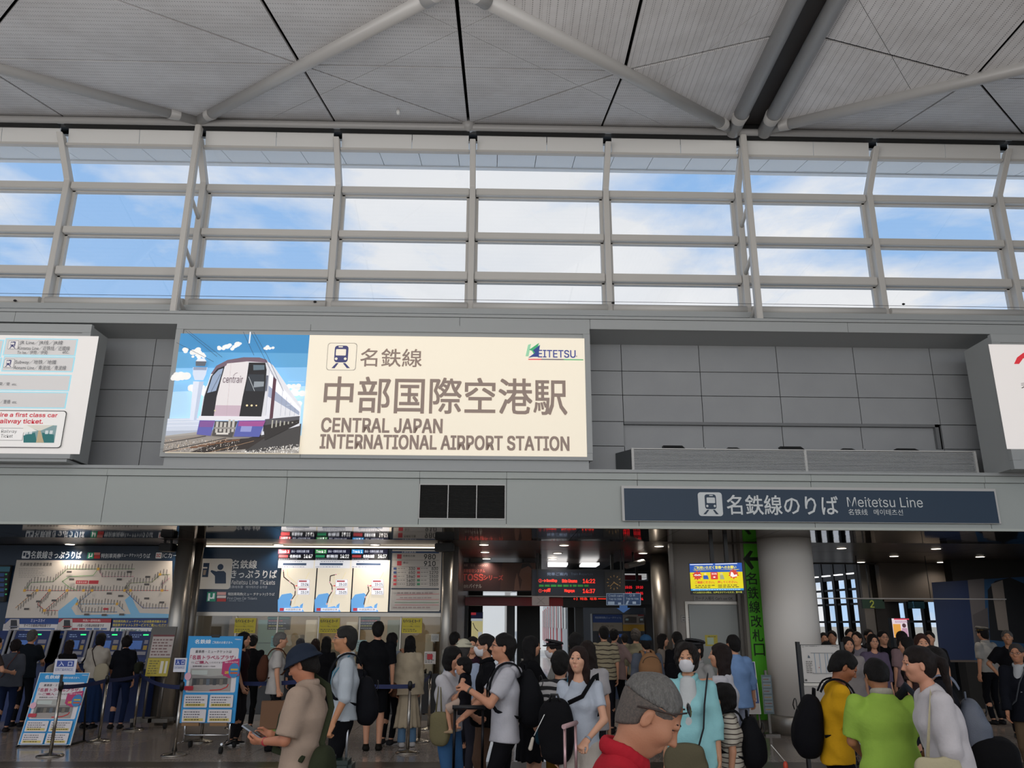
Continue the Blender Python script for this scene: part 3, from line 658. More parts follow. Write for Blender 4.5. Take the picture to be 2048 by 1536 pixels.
p.text('JR Line／JR线／JR線', 40, 681, 126, 691, TX); p.text('Kintetsu Line／近铁线／近鐵線', 37, 692, 140, 701, TX); p.text('To Ise／伊势／伊勢', 35, 701.5, 96, 709, TX); p.text('etc.', 126, 702, 139, 708, TX)
p.text('Subway／地铁／地鐵', 31, 720, 113, 730, TX); p.text('Aonami Line／青波线／青波線', 28, 731, 133, 740, TX)
p.text('荣／榮  etc.', -1, 765, 35, 772, TX); p.text('／豐橋  etc.', 1, 800, 35, 808, TX)
p.rrect(-300, 818, 124, 893, .08, '#3a3a3a'); p.rrect(-298, 819.5, 122.5, 891.5, .08, '#e9e6e2')
p.text('Some limited express trains require a first class car', -205, 824, 116, 834, '#c33444', .045); p.text('ticket together with a railway ticket.', -150, 837, 87, 848, '#c33444', .045)
p.rect(-60, 856, 47, 881, '#8a8a8a'); p.rect(-59, 857, 46, 880, '#ece9e6'); p.text('Railway', 4, 860, 35, 868, TX); p.text('Ticket', 3, 869, 27, 876, TX)
p.rect(49, 851, 110, 886, '#7f9a9c'); p.poly([(49, 886), (49, 872), (72, 866), (76, 886)], '#1f6a6a'); p.poly([(88, 886), (86, 866), (110, 870), (110, 886)], '#1f6a6a'); p.poly([(74, 886), (79, 862), (83, 862), (90, 886)], '#b9a684'); p.poly([(49, 851), (110, 851), (84, 862), (78, 862)], '#d6d2c6')
for u in (52, 60, 92, 101): p.rect(u, 862, u + 6, 869, '#cfd4d4')
p.poly([(49, 852), (56, 852), (77, 863), (49, 866)], '#e8e6df'); p.build('lettering', ls)
# right sign, cut off by the edge
YR = 12.1
rx0 = at(1986, 700, YR).x; rz0 = at(2040, 938, YR).z; rz1 = at(2040, 669, YR).z
rs = sign_box('airline_sign', 'backlit white sign with a red sweep mark cut off by the picture edge', rx0, rx0 + 5.0, rz0, rz1, YR, 12.9, 'sign', .14, 0)
p = Print(Y=YR - .002, emit=.42)
p.rect(2014, 689, 2560, 898, '#eae4e0'); p.poly([(2028, 728), (2034, 715), (2046, 706), (2062, 702), (2062, 712), (2046, 717), (2038, 728)], '#d8323c'); p.text('利用案内', 2043, 765, 2190, 779, '#4a4040'); p.build('lettering', rs)
# blue line sign on the fascia
a = at(1245, 1042, YF - .06); b_ = at(2003, 1048, YF - .06); zt = at(1245, 971, YF - .06).z
bs = thing('line_sign', 'long dark blue sign on the fascia with white train symbol and lettering', 'sign', ((a.x + b_.x) / 2, YF - .04, a.z))
MB().box((a.x, YF - .06, a.z), (b_.x, YF - .036, zt)).build('frame', GREYL, bs, bevel=.004)
p = Print(Y=YF - .061)
p.rect(1250, 976.5, 1998, 1041, NAVYH := '#0f2f48')
p.rrect(1398, 984.5, 1446.5, 1032, .12, '#d8dcdc'); train_icon(p, 1400, 985, 1444, 1030, '#0f2f48', '#d8dcdc')
LT = '#d8dcdc'; p.text('名鉄線のりば', 1455, 990, 1678, 1029, LT, .014); p.text('Meitetsu Line', 1695, 994, 1846, 1014, LT); p.text('名铁线   메이테츠선', 1697, 1018, 1806, 1030, LT); p.build('lettering', bs)
# louvred air unit on the ledge with black flood lamps
YA = 12.95
ax0, ax1 = at(1266, 925, YA).x, at(1952, 925, YA).x; az1 = at(1600, 899, YA).z
am = at(1612, 925, YA).x
au = thing('louvred_air_unit', 'long low louvred metal housing on the wall ledge above the blue sign', 'air unit', ((ax0 + ax1) / 2, YA, zc1))
MB().prism([(ax0, YA + .03, zc1), (ax1, YA + .03, zc1), (ax1, YA + .4, zc1), (ax0 - .22, YA + .4, zc1)], (0, 0, az1 - zc1 - .01)).build('housing', mat('air_unit_shell', '#4d5052', .5), au)
MB().box((ax0 - .0, YA, az1 - .02), (ax1, YA + .3, az1)).build('top_rail', GREYL, au)
for x in (ax0, am, ax1): MB().box((x - .02, YA - .012, zc1), (x + .02, YA + .03, az1)).build('mullion', GREYL, au)
for x_a, x_b in ((ax0, am), (am, ax1)):
    for i in range(16):
        z = zc1 + (az1 - zc1 - .03) * (i + .5) / 16
        MB().prism([(x_a + .02, YA - .004, z - .006), (x_a + .02, YA - .004, z + .008), (x_a + .02, YA + .025, z + .014), (x_a + .02, YA + .025, z)], (x_b - x_a - .04, 0, 0)).build('louvre_blade', mat('louvre_blade', '#b9bbbb', .45), au)
for nm, u0, u1, v in (('first', 1328, 1371, 889), ('second', 1459, 1482, 893), ('third', 1564, 1610, 891), ('fourth', 1690, 1713, 895), ('fifth', 1799, 1840, 895)):
    big = u1 - u0 > 30; A = at(u0, v, YA + .05); B = at(u1, v, YA + .05)
    where = {'first': 'large black floodlight at the left end of the louvred housing', 'second': 'small black floodlight left of the middle of the louvred housing', 'third': 'large black floodlight at the middle of the louvred housing', 'fourth': 'small black floodlight right of the middle of the louvred housing', 'fifth': 'large black floodlight near the right end of the louvred housing'}[nm]
    t = thing('floodlight', where, 'light', ((A.x + B.x) / 2, YA + .1, az1), 'black floodlights on the louvred housing')
    MB().prism([(A.x, YA + .04, az1), (B.x, YA + .04, az1), (B.x - .03, YA + .16, A.z + .01), (A.x + .01, YA + .16, A.z + .01)], (0, .12, 0)).build('lamp_head', BLACK, t)
    MB().box((A.x + .05, YA + .1, az1 - .001), (B.x - .05, YA + .2, az1 + .02)).build('bracket', BLACK, t)

# ================================================================ TICKET HALL UNDER THE SOFFIT
YW = 16.2
# fare map board
fm = thing('fare_map_board', 'large wall board with the coloured railway fare map above the ticket machines', 'sign', (at(180, 1200, YW).x, YW, 1.35))
bx0, bx1 = at(-60, 1150, YW).x, at(346, 1150, YW).x
MB().box((bx0, YW, at(180, 1276, YW).z), (bx1, YW + .14, ZS - .01)).build('board', NAVY, fm)
p = Print(Y=YW - .003, emit=.06)
p.rrect(43, 1102, 59, 1117, .12, '#dfe3e6'); p.rect(46, 1105, 50, 1112, '#1a2c45'); p.disc(54, 1107, 1.6, '#1a2c45'); p.rect(51.5, 1109, 57, 1115, '#1a2c45')
p.text('名鉄線きっぷうりば', 61, 1102, 162, 1117, '#dfe3e6', .02)
p.rect(174, 1105, 187, 1117, '#1d9a70'); p.text('μ', 177, 1107, 184, 1116, '#ffffff', .04); p.rect(188, 1105, 200, 1110, '#e08a80'); p.rect(188, 1110.5, 200, 1117, '#c5352f')
p.text('特別車両券', 202, 1107, 241, 1116, '#dfe3e6', .02); p.text('(ミュー チケット)', 241, 1107, 278, 1115, '#dfe3e6', .02); p.text('うりば', 279, 1107, 300, 1116, '#dfe3e6', .02)
p.rrect(311, 1105, 323, 1117, .12, '#e6e3df'); p.text('IC', 313, 1108, 321, 1114, '#c5352f', .05); p.text('ICカード', 325, 1106, 365, 1116, '#dfe3e6')
p.poly([(34, 1120), (345, 1122), (345, 1236), (11, 1236)], '#cdc2b6')
p.text('名鉄線普通旅客運賃表', 40, 1125, 104, 1132, '#4b4540', .02); p.greek(38, 1136, 90, 1156, '#9a9088', 6, 3, .25)
p.poly([(117, 1236), (117, 1222), (152, 1194), (158, 1200), (143, 1216), (152, 1230), (262, 1228), (250, 1200), (262, 1190), (272, 1212), (280, 1226), (340, 1228), (340, 1236)], '#7fb6d8')
def route(L, col, dens=6., tick=True, up=1, w=1.2):
    p.line(L, w, col)
    if not tick: return
    p.mb.use(inkm('#6f6862', .04))
    for (ua, va), (ub, vb) in zip(L, L[1:]):
        n = max(1, int(math.hypot(ub - ua, vb - va) / dens))
        for i in range(n):
            u = ua + (ub - ua) * i / n; v = va + (vb - va) * i / n; h = 7 + (i * 7 % 4)
            p.mb.add(p.corners(u - .6, v - (h + 1) * (up > 0) + 1.5 * (up < 0), u + .8, v - 1.5 + (h + 2.5) * (up < 0)), [(0, 1, 2, 3)])
            p.mb.add(p.corners(u - 1.2, v - .9, u + 1.2, v + .9), [(0, 1, 2, 3)])
    p.k += 1
route([(50, 1181), (337, 1181)], '#c9605a'); route([(50, 1181), (63, 1165), (107, 1163), (135, 1138), (270, 1138)], '#6f9a62'); route([(197, 1138), (205, 1153), (268, 1153)], '#c98a98')
route([(197, 1138), (187, 1151), (140, 1153), (125, 1163), (140, 1175), (155, 1181)], '#6f9a62', tick=False); route([(250, 1181), (262, 1166), (305, 1164), (321, 1149), (340, 1149)], '#8f9a62')
route([(72, 1181), (32, 1216)], '#c9955a', up=-1); route([(100, 1181), (76, 1208), (90, 1221), (117, 1221)], '#c9605a', up=-1); route([(135, 1181), (90, 1221)], '#c9605a', up=-1)
route([(187, 1181), (155, 1208), (165, 1224), (235, 1224)], '#5a78a0'); route([(155, 1208), (235, 1208), (250, 1222)], '#6f9ab8'); route([(250, 1181), (287, 1216), (337, 1216)], '#5a6aa0'); route([(325, 1181), (325, 1168), (340, 1156)], '#c98a98')
for u, v in ((197, 1138), (50, 1181), (75, 1181), (100, 1181), (135, 1181), (168, 1181), (185, 1181), (250, 1181), (262, 1181), (325, 1181), (90, 1221), (155, 1208), (235, 1208), (321, 1149)): p.rect(u - 2.5, v - 2.5, u + 2.5, v + 2.5, '#d8a53a')
p.rect(153, 1161, 177, 1168, '#b8303a'); p.rect(179, 1161, 198, 1168, '#b8303a'); p.text('名鉄名古屋', 155, 1162.5, 175, 1166.5, '#f0d8d4'); p.rect(208, 1216, 218, 1220, '#b8303a')
for u, v in ((135, 1142), (255, 1142), (140, 1157), (235, 1157), (215, 1185), (55, 1189), (50, 1216), (74, 1201), (105, 1199), (290, 1167), (292, 1152), (170, 1227), (205, 1228), (240, 1227), (238, 1190), (290, 1195), (320, 1203)): p.rect(u, v, u + 10, v + 4, '#57514d')
# lower strips
p.rect(9, 1237, 117, 1268, '#1d3d7c'); p.rect(8, 1248, 116, 1261, '#d5cfcb'); p.text('ミュースカイ', 64, 1238, 92, 1244, '#e8e4f0'); p.text('すべての車両が特別車です', 50, 1248, 104, 1254, '#5b5050', .03); p.rect(40, 1256, 112, 1259, '#5b6f9a')
p.rect(117, 1237, 222, 1261, '#a83842'); p.rect(117, 1245, 222, 1261, '#d5cfcb'); p.text('特急(一部特別車)', 168, 1238.5, 203, 1244, '#f2dedb'); p.text('1号車・2号車は特別車です', 157, 1248, 210, 1254, '#5b5050', .03)
for i in range(5): p.rect(146 + i * 14.5, 1256, 158 + i * 14.5, 1259.5, '#a8404a' if i < 2 else '#5b6f9a')
for u in (10, 116): p.poly([(u, 1258), (u + 2, 1249), (u + 14, 1238), (u + 32, 1238), (u + 32, 1256), (u + 14, 1260)], '#b9b2ae'); p.poly([(u + 14, 1258), (u + 15, 1240), (u + 27, 1240), (u + 28, 1256)], '#2a2a30'); p.rect(u + 12, 1252, u + 30, 1254, '#8f3038' if u > 50 else '#7a7a86')
p.rect(6, 1262, 366, 1276, '#18336e'); p.text('特別車両のご利用には、乗車券のほかに特別車両券(ミューチケット)が必要です。', 18, 1265.5, 150, 1271, '#c9b64a')
p.rect(165, 1264, 184, 1273, '#d8d4cf'); p.text('+', 186, 1266, 190, 1271, '#d8d4cf', .03); p.rect(193, 1264, 212, 1273, '#d8d4cf'); p.rect(168, 1266, 174, 1271, '#2a8a70')
p.rect(223, 1237, 366, 1276, '#18336e'); p.text('特別車両券(ミューチケット)は自動券売機または', 229, 1240, 335, 1246, '#d3bf45', .02); p.text('特別車チケットレスサービスでご購入いただけます', 228, 1247, 345, 1253, '#d3bf45', .02)
p.rrect(223, 1255, 340, 1273, .15, '#d8d4cf'); p.text('μ', 231, 1257, 241, 1270, '#1d8a6a', .05); p.text('特別車チケットレス', 245, 1258, 318, 1267, '#1f6f62', .02); p.build('printed_face', fm)
# information screen at the far left edge
sc = thing('wall_display', 'dark narrow wall display with blue and green rows left of the fare map', 'screen', (at(5, 1180, YW).x, YW - .1, 1.8))
A = at(-45, 1203, YW - .12); B = at(20, 1130, YW - .12); MB().box((A.x, YW - .12, A.z), (B.x, YW - .02, B.z)).build('casing', BLACK, sc)
p = Print(Y=YW - .123, emit=.5); p.rect(-43, 1133, 19, 1143, '#1d3f4a')
for i in range(5): p.rect(-43, 1146 + i * 10, 8, 1153 + i * 10, '#182c50'); p.rect(10, 1147 + i * 10, 14, 1150 + i * 10, '#2a7a50')
p.build('screen_image', sc)
MB().box((-22, YW + .16, 0), (bx1 + .1, YW + .4, ZS)).build('wall_left', mat('ticket_hall_wall', '#55504c', .6), None, 'structure')
# ticket machines set in a blue counter front
MBL = mat('machine_blue', '#1b2f63', .4); MGR = mat('machine_grey', '#8a8a90', .4)
labs = ['cut off at the left edge', 'behind the grey haired man', 'with the slanted grey side behind the woman in black', 'behind the woman with the cream top', 'nearest to the leaflet stand']
for i, (u0, u1) in enumerate(((-75, 8), (14, 94), (117, 172), (176, 240), (243, 300))):
    A = at(u0, 1280, YW - .5); B = at(u1, 1280, YW - .5); x0, x1 = A.x, B.x
    t = thing('ticket_machine', 'blue ticket vending machine ' + labs[i], 'ticket machine', ((x0 + x1) / 2, YW - .4, 0), 'ticket vending machines under the fare map')
    MB().box((x0, YW - .42, 0), (x1, YW - .04, 1.0)).build('base_cabinet', MBL, t)
    MB().prism([(x0, YW - .55, 1.02), (x0, YW - .5, 1.0), (x0, YW - .04, 1.0), (x0, YW - .04, 1.56), (x0, YW - .3, 1.56), (x0, YW - .42, 1.1)], (x1 - x0, 0, 0)).build('upper_cabinet', MBL, t)
    for x in (x0, x1 - .04): MB().prism([(x, YW - .56, 1.0), (x, YW - .04, 1.0), (x, YW - .04, 1.58), (x, YW - .33, 1.58), (x, YW - .45, 1.1)], (.04, 0, 0)).build('side_panel', MGR, t)
    w = x1 - x0
    N_ = Vector((0, -.967, .25)); O = Vector((x0 + .05, YW - .302, 1.55)); R_ = Vector((1, 0, 0)); D_ = Vector((0, -.25, -.967))
    q = Print(frame=(O, R_, D_, N_), emit=.05)
    q.rect(.02, .03, w - .12, .12, '#24407e'); q.rect(w * .5, .045, w * .5 + .1, .065, '#2ef07a', emit=1.5); q.greek(.05, .04, w * .45, .11, '#8fa6d0', 2, i)
    q.rect(.04, .15, w * .55, .33, '#122040'); q.rect(.05, .16, w * .55 - .01, .32, '#3a5890', emit=.4); q.rect(w * .6, .15, w - .14, .22, '#7f7d8a'); q.rect(w * .6, .25, w - .14, .33, '#a5893a'); q.rect(.04, .36, w - .14, .42, '#8f8d95')
    q.build('control_panel', t)
    MB().box((x0 + .06, YW - .55, 1.0), (x1 - .06, YW - .44, 1.03)).build('tray', MGR, t)
# between machines and column: leaflet stand on castors
ps = thing('notice_stand', 'grey metal notice stand on castors with a red headed and a yellow sheet', 'notice board', (at(313, 1452, z=0).x, at(313, 1450, z=0).y, 0))
yS = 14.75; A = at(288, 1338, yS); B = at(338, 1338, yS); T_ = at(300, 1253, yS).z
MB().prism([(A.x, yS, A.z), (B.x, yS, A.z), (B.x, yS + .12, T_), (A.x, yS + .12, T_)], (0, .05, 0)).build('back_board', mat('grey_board', '#5c5955', .5), ps)
O = Vector((A.x, yS - .004, T_)) + Vector((0, .12, 0)); q = Print(frame=(O, Vector((1, 0, 0)), Vector((0, -.12, A.z - T_)).normalized(), Vector((0, -1, -.1)).normalized()), emit=0)
q.rect(.05, .16, .42, .52, '#b7aaa3'); q.rect(.05, .14, .42, .17, '#6a2226'); q.greek(.07, .2, .4, .5, '#7a5a58', 6, 4); q.rect(.04, .53, .42, .83, '#b3a020'); q.greek(.07, .56, .24, .8, '#6d6418', 6, 5); q.rect(.27, .58, .32, .78, '#d8d2c0'); q.rect(.35, .58, .39, .78, '#d8d2c0'); q.build('sheets', ps)
for dx in (.08, B.x - A.x - .08): MB().tube([(A.x + dx, yS + .03, .1), (A.x + dx, yS + .05, A.z + .05)], .02, 8).build('post', STEELD, ps)
MB().box((A.x - .1, yS - .06, .1), (B.x + .1, yS + .0, .16)).build('foot_bar', STEELD, ps); MB().box((A.x - .1, yS + .2, .1), (B.x + .1, yS + .26, .16)).box((A.x + .2, yS - .06, .1), (A.x + .26, yS + .26, .16)).build('foot_bar', STEELD, ps)
for x in (A.x - .06, B.x + .06): MB().lathe((x - .02, yS - .03, .05), [(.05, 0), (.05, .04)], 12, 'x').build('castor', RUBBER, ps)

# round steel columns beside the counters
def steel_column(u0, u1, Y, label, y_base=None, m=STEEL):
    a = at(u0, 1250, Y); b = at(u1, 1250, Y); r = (b.x - a.x) / 2; c = (a.x + b.x) / 2
    t = thing('steel_column', label, 'column', (c, Y, 0)); MB().lathe((c, Y, 0), [(r, .1), (r, ZS)], 28).build('shaft', m, t); MB().lathe((c, Y, 0), [(r + .02, 0), (r + .02, .1), (r, .11)], 28).build('base_ring', STEELD, t); return t
steel_column(336, 367, 15.35, 'polished steel column left of the ticket office sign')
steel_column(372, 390, 15.65, 'darker steel column touching the ticket office sign', m=STEELD)
steel_column(881, 903, 15.3, 'slim steel column at the corner by the fare price list')
steel_column(1306, 1347, 17.6, 'thick dim steel column beside the ticket gates', m=STEELD)
for u0, u1, Y, w in ((316, 344, 15.1, 'above the notice stand'), (869, 908, 15.0, 'on top of the slim steel column')):
    A = at(u0, 1102, Y); B = at(u1, 1086, Y)
    t = thing('ceiling_camera_box', 'black box speaker hanging under the ceiling ' + w, 'speaker', ((A.x + B.x) / 2, Y, ZS - .02)); MB().bevbox((A.x, Y, A.z), (B.x, Y + .25, B.z), .015).build('body', BLACK, t)
    for x in (A.x + .06, B.x - .06): MB().box((x - .015, Y + .1, B.z - .01), (x + .015, Y + .14, ZS)).build('hanger', BLACK, t)
# ticket office
ox0, ox1 = at(392, 1200, 16).x, at(884, 1200, 16).x
so = thing('ticket_office_sign', 'dark blue ticket office sign with person symbol and white Japanese lettering', 'sign', ((ox0 + ox1) / 2, 16.0, at(640, 1227, 16).z))
zo0, zo1 = at(640, 1225, 16).z, at(640, 1096, 16).z
MB().box((ox0, 16.0, zo0), (ox1, 16.2, zo1)).build('board', NAVY, so); MB().box((ox0, 15.97, zo0 - .07), (ox1, 16.22, zo0)).build('lower_rail', STEEL, so)
MB().box((ox0 + .02, 15.96, zo1), (ox1, 16.1, ZS)).build('top_rail', STEELD, so)
MB().box((ox0 + .1, 15.93, zo1 + .005), (ox1 - .1, 15.955, zo1 + .03)).build('light_strip', mat('lamp_tube', '#fff2dc', .3, 0, 2.2, ecol='#fff0d8'), so)
p = Print(Y=15.997, emit=.05)
p.rrect(393.5, 1117, 460, 1178, .09, '#cfc8bd'); p.rect(404, 1126, 416, 1154, '#152e48'); p.rect(405.5, 1134, 414.5, 1137, '#cfc8bd'); p.disc(441, 1134, 6, '#152e48')
p.poly([(430, 1167), (430, 1152), (421, 1143), (423, 1140), (433, 1143), (436, 1142), (448, 1142), (452, 1146), (452, 1167)], '#152e48'); p.poly([(407, 1140), (413, 1140), (411, 1150), (406, 1150)], '#8a7a6c')
p.text('名鉄線', 463, 1120, 513, 1137, '#cfd0cf', .02); p.text('きっぷうりば', 461, 1140, 553, 1156, '#cfd0cf', .02); p.text('Meitetsu Line Tickets', 459, 1160, 550, 1169, '#cfd0cf'); p.text('名铁线车票   메이테츠선 승차권', 458, 1171, 534, 1176.5, '#b5bbc2')
p.rect(413, 1184, 431, 1203, '#1d8a6a'); p.text('μ', 416, 1187, 428, 1201, '#e8f0ee', .05); p.rect(434, 1184, 452, 1190, '#d8a29c'); p.rect(434, 1191, 452, 1196, '#e0d2cc'); p.rect(434, 1197, 452, 1203, '#b5302c')
p.text('特別車両券(ミュー チケット)うりば', 456, 1185, 549, 1192, '#cfd0cf', .02); p.text('First Class Car Tickets', 455, 1194, 514, 1199, '#b5bbc2'); p.text('一等车厢票  특별차권', 455, 1200, 488, 1203, '#98a2ac')
p.build('lettering', so)
# three departure screens
for n, (u0, u1, trk, col, t1, lab, st, lines, x_top) in enumerate(((555, 627.5, 'Track 3', '#b5303a', '14:47', 'red', ('15:24', '15:19'), [(567, 1141), (568, 1154), (580, 1164), (588, 1170), (591, 1180), (590, 1190), (583, 1200), (581, 1211)], '名鉄岐阜'),
        (628.5, 700.5, 'Track 2', '#2a8a3e', '14:22', 'green', ('15:10', '15:05'), [(672, 1149), (661, 1152), (660, 1165), (664, 1172), (665, 1182), (658, 1193), (654, 1208)], '新鵜沼'),
        (701.5, 776, 'Track 1', '#2a9ae0', '14:37', 'light blue', ('15:05', '15:01'), [(736, 1171), (738, 1182), (731, 1194), (728, 1209)], '名鉄名古屋'))):
    A = at(u0, 1224, 15.93); B = at(u1, 1097, 15.93)
    t = thing('departure_screen', 'bright upright departure screen with a %s track label and route map' % lab, 'screen', ((A.x + B.x) / 2, 15.95, A.z), 'departure screens over the ticket office')
    MB().box((A.x, 15.935, A.z), (B.x, 15.995, B.z)).build('casing', BLACK, t)
    p = Print(Y=15.933, emit=.8); o = u0 + .8; e = u1 - .8; w = e - o
    p.rect(o, 1098, e, 1108, '#12142e'); p.rect(o, 1108, e, 1120, '#0a0a10'); p.rect(o, 1120, e, 1223.5, '#d8cdb8'); p.rect(o, 1120, e, 1136, '#d8d8dc'); p.greek(o + 12, 1121.5, e - 12, 1124.5, '#7a7a84', 1, n); p.rect(o + 10, 1126, e - 14, 1130.5, '#3a4a62'); p.greek(o + 2, 1132, e - 14, 1135.5, '#8a8a94', 1, n + 3)
    p.poly([(o, 1223.5), (o, 1200), (o + 8, 1189), (o + 26, 1186), (o + 30, 1190), (o + 27, 1200), (o + 26, 1215), (o + 40, 1212), (o + 52, 1223.5)], '#5f9ad0'); p.poly([(e - 30, 1223.5), (e - 26, 1210), (e - 20, 1206), (e - 22, 1218), (e - 18, 1223.5)], '#5f9ad0')
    p.rect(o + 1, 1099, o + 24, 1107, col); p.text(trk, o + 3, 1100.5, o + 22, 1105.5, '#ffffff', .04); p.text('金山・名鉄名古屋 方面', o + 27, 1100, o + 27 + w * .5, 1105, '#c8ccdc', .02)
    p.rect(o + 2, 1110, o + 20, 1115, '#a83a3e' if n != 1 else '#2a8a5e'); p.text(x_top, o + 24, 1109.5, o + 46, 1115.5, '#dfe2ea', .04); p.text(t1, e - 19, 1109, e - 2, 1116, '#f0f0f0', .03); p.greek(o + 2, 1116.8, e - 25, 1119.4, '#80848f', 1, n)
    p.line([(a_ + 8, b2 - 2) for a_, b2 in lines], .8, '#b9ae94'); p.line([(e - 8, 1145), (e - 16, 1160), (e - 14, 1178)], .8, '#c4b999'); p.line(lines, 2, '#3a2a2a')
    for a_, b2 in lines[::2]: p.disc(a_, b2, 1.9, '#d8d4d0'); p.disc(a_, b2, 1.1, '#b03038')
    bx = lines[3 if n < 2 else 0][0] + 7
    for k, tm in enumerate(st): p.rrect(bx, 1159 + k * 16, bx + 24, 1173.5 + k * 16, .12, '#8f8fa6'); p.rrect(bx + .6, 1159.6 + k * 16, bx + 23.4, 1173 + k * 16, .12, '#e8e8ee'); p.rect(bx + 3, 1161 + k * 16, bx + 19, 1164 + k * 16, '#a04a50'); p.text(tm, bx + 7, 1166 + k * 16, bx + 22, 1171.5 + k * 16, '#202028', .03)
    p.poly([(bx, 1170), (bx - 6, 1172), (bx, 1173)], '#c03038'); p.rect(o + 4, 1216, o + 12, 1222, '#b03038'); p.rect(o + 13, 1216, e - 22, 1222, '#e0dce0'); p.text('中部国際空港', o + 16, 1217, e - 25, 1221, '#3a3038'); p.build('screen_image', t)
# price list
A = at(779, 1222, 15.95); B = at(882, 1100, 15.95)
t = thing('fare_price_list', 'white fare list in a silver frame with large 980 and 910 figures', 'sign', ((A.x + B.x) / 2, 15.95, A.z))
MB().box((A.x, 15.95, A.z), (B.x, 15.995, B.z)).build('frame', STEEL, t)
p = Print(Y=15.948, emit=.05); p.rect(781, 1102, 880, 1220, '#b9b2aa'); p.rect(783, 1102.5, 878, 1106, '#28456e'); p.text('主要駅運賃表', 803, 1102.8, 832, 1105.6, '#dfe2ea')
for k, (a_, b2) in enumerate((('名鉄名古屋', '980'), ('金山', '910'))):
    v = 1108.5 + k * 13.5; p.rect(794, v, 803, v + 9, '#b5363c'); p.text(a_, 806, v + 1, 806 + (24 if k == 0 else 10), v + 5, '#54504c', .02); p.text(b2, 848, v, 871, v + 10, '#23211f', .03); p.rect(783, v + 11.3, 878, v + 11.9, '#6b6661')
for k, (a_, b2) in enumerate((('330', '830'), ('650', '1270'), ('1840', '1510'), ('1400', '1510'), ('1200', '1510'))):
    v = 1135 + k * 7.8; p.rect(787, v, 793, v + 4.5, '#3a4a7a' if k < 2 else '#b5363c'); p.text(a_, 830 - 4.2 * len(a_), v - .5, 830, v + 5, '#23211f', .03); p.rect(834, v, 840, v + 4.5, '#b5363c' if k < 3 else '#2a7a50'); p.text(b2, 876 - 4.2 * len(b2), v - .5, 876, v + 5, '#23211f', .03); p.rect(783, v + 6, 878, v + 6.4, '#8a857f'); p.greek(795, v, 812, v + 4, '#8a857f', 1, k); p.greek(842, v, 856, v + 4, '#8a857f', 1, k + 9)
p.rect(783, 1176, 878, 1179, '#3a3f48'); p.line([(793, 1190), (878, 1188)], .8, '#c06068'); p.line([(793, 1199), (878, 1199)], .8, '#c06068'); p.line([(790, 1205), (878, 1205)], .8, '#3a8a60'); p.line([(790, 1210), (878, 1210)], .8, '#c06068'); p.greek(795, 1183, 876, 1189, '#8f7f7c', 1, 9, .5); p.greek(800, 1193, 876, 1198, '#9f8f8c', 1, 5, .5); p.greek(786, 1212, 876, 1218, '#9f8f8c', 1, 6, .5)
p.build('printed_face', t)
# office front: counter, glazing, back room
zt_ = zo0 - .07; CBASE = mat('counter_base_dark', '#141316', .4); OFF = mat('office_wall', '#a8967c', .7)
MB().box((ox0 - .3, 18.4, 0), (ox1 + .2, 18.5, ZS)).build('wall_office', OFF, None, 'structure')
MB().box((ox0 - .3, 16.2, zt_ + .45), (ox1, 18.4, zt_ + .5)).build('ceiling_office', mat('office_ceiling', '#c9bfae', .7), None, 'structure')
MB().box((ox0 - .22, 16.1, 0), (ox0 - .02, 18.4, ZS)).build('wall_office_side', mat('ticket_hall_wall', '#55504c', .6), None, 'structure')
MB().box((ox1 - .02, 16.0, 0), (ox1 + .3, 24.0, ZS)).build('wall_passage', mat('passage_cladding', '#3f3936', .35, .5), None, 'structure')
al = bpy.data.lights.new('office_lamp', 'AREA'); al.shape = 'RECTANGLE'; al.size = 4.0; al.size_y = 1.0; al.energy = 26; al.color = (1, .88, .7); alo = bpy.data.objects.new('office_lamp', al); COL.objects.link(alo); alo.location = ((ox0 + ox1) / 2, 17.4, zt_ + .42)
ct = thing('ticket_counter', 'long dark fronted ticket office counter with a pale worktop', 'counter', ((ox0 + ox1) / 2, 16.2, 0))
MB().box((ox0 + .02, 16.05, 0), (ox1 - .3, 16.6, .84)).build('base', CBASE, ct); MB().bevbox((ox0 + .02, 15.9, .84), (ox1 - .3, 16.7, .88), .008).build('worktop', mat('counter_top', '#8c8478', .3), ct)
n = 5
for i in range(n): a = ox0 + (ox1 - ox0) * i / n; MB().box((a + .01, 16.03, .12), (a + (ox1 - ox0) / n - .01, 16.05, .82)).build('front_panel', mat('counter_panel', '#161417', .35), ct)
MB().box((ox0, 16.02, 0), (ox1, 16.05, .1)).build('kick_plate', STEELD, ct)
gl = thing('counter_glazing', 'glass screen above the ticket office counter with slim steel posts', 'glass screen', ((ox0 + ox1) / 2, 16.1, .88))
xs = [ox0 + (ox1 - ox0) * i / 6 for i in range(7)]
for a in xs: MB().box((a - .012, 16.08, .88), (a + .012, 16.12, zt_)).build('post', STEEL, gl)
for a, c in zip(xs, xs[1:]): MB().box((a + .014, 16.095, 1.05), (c - .014, 16.105, zt_)).build('pane', glass_mat('office_glass', (.95, .96, .95), .08), gl)
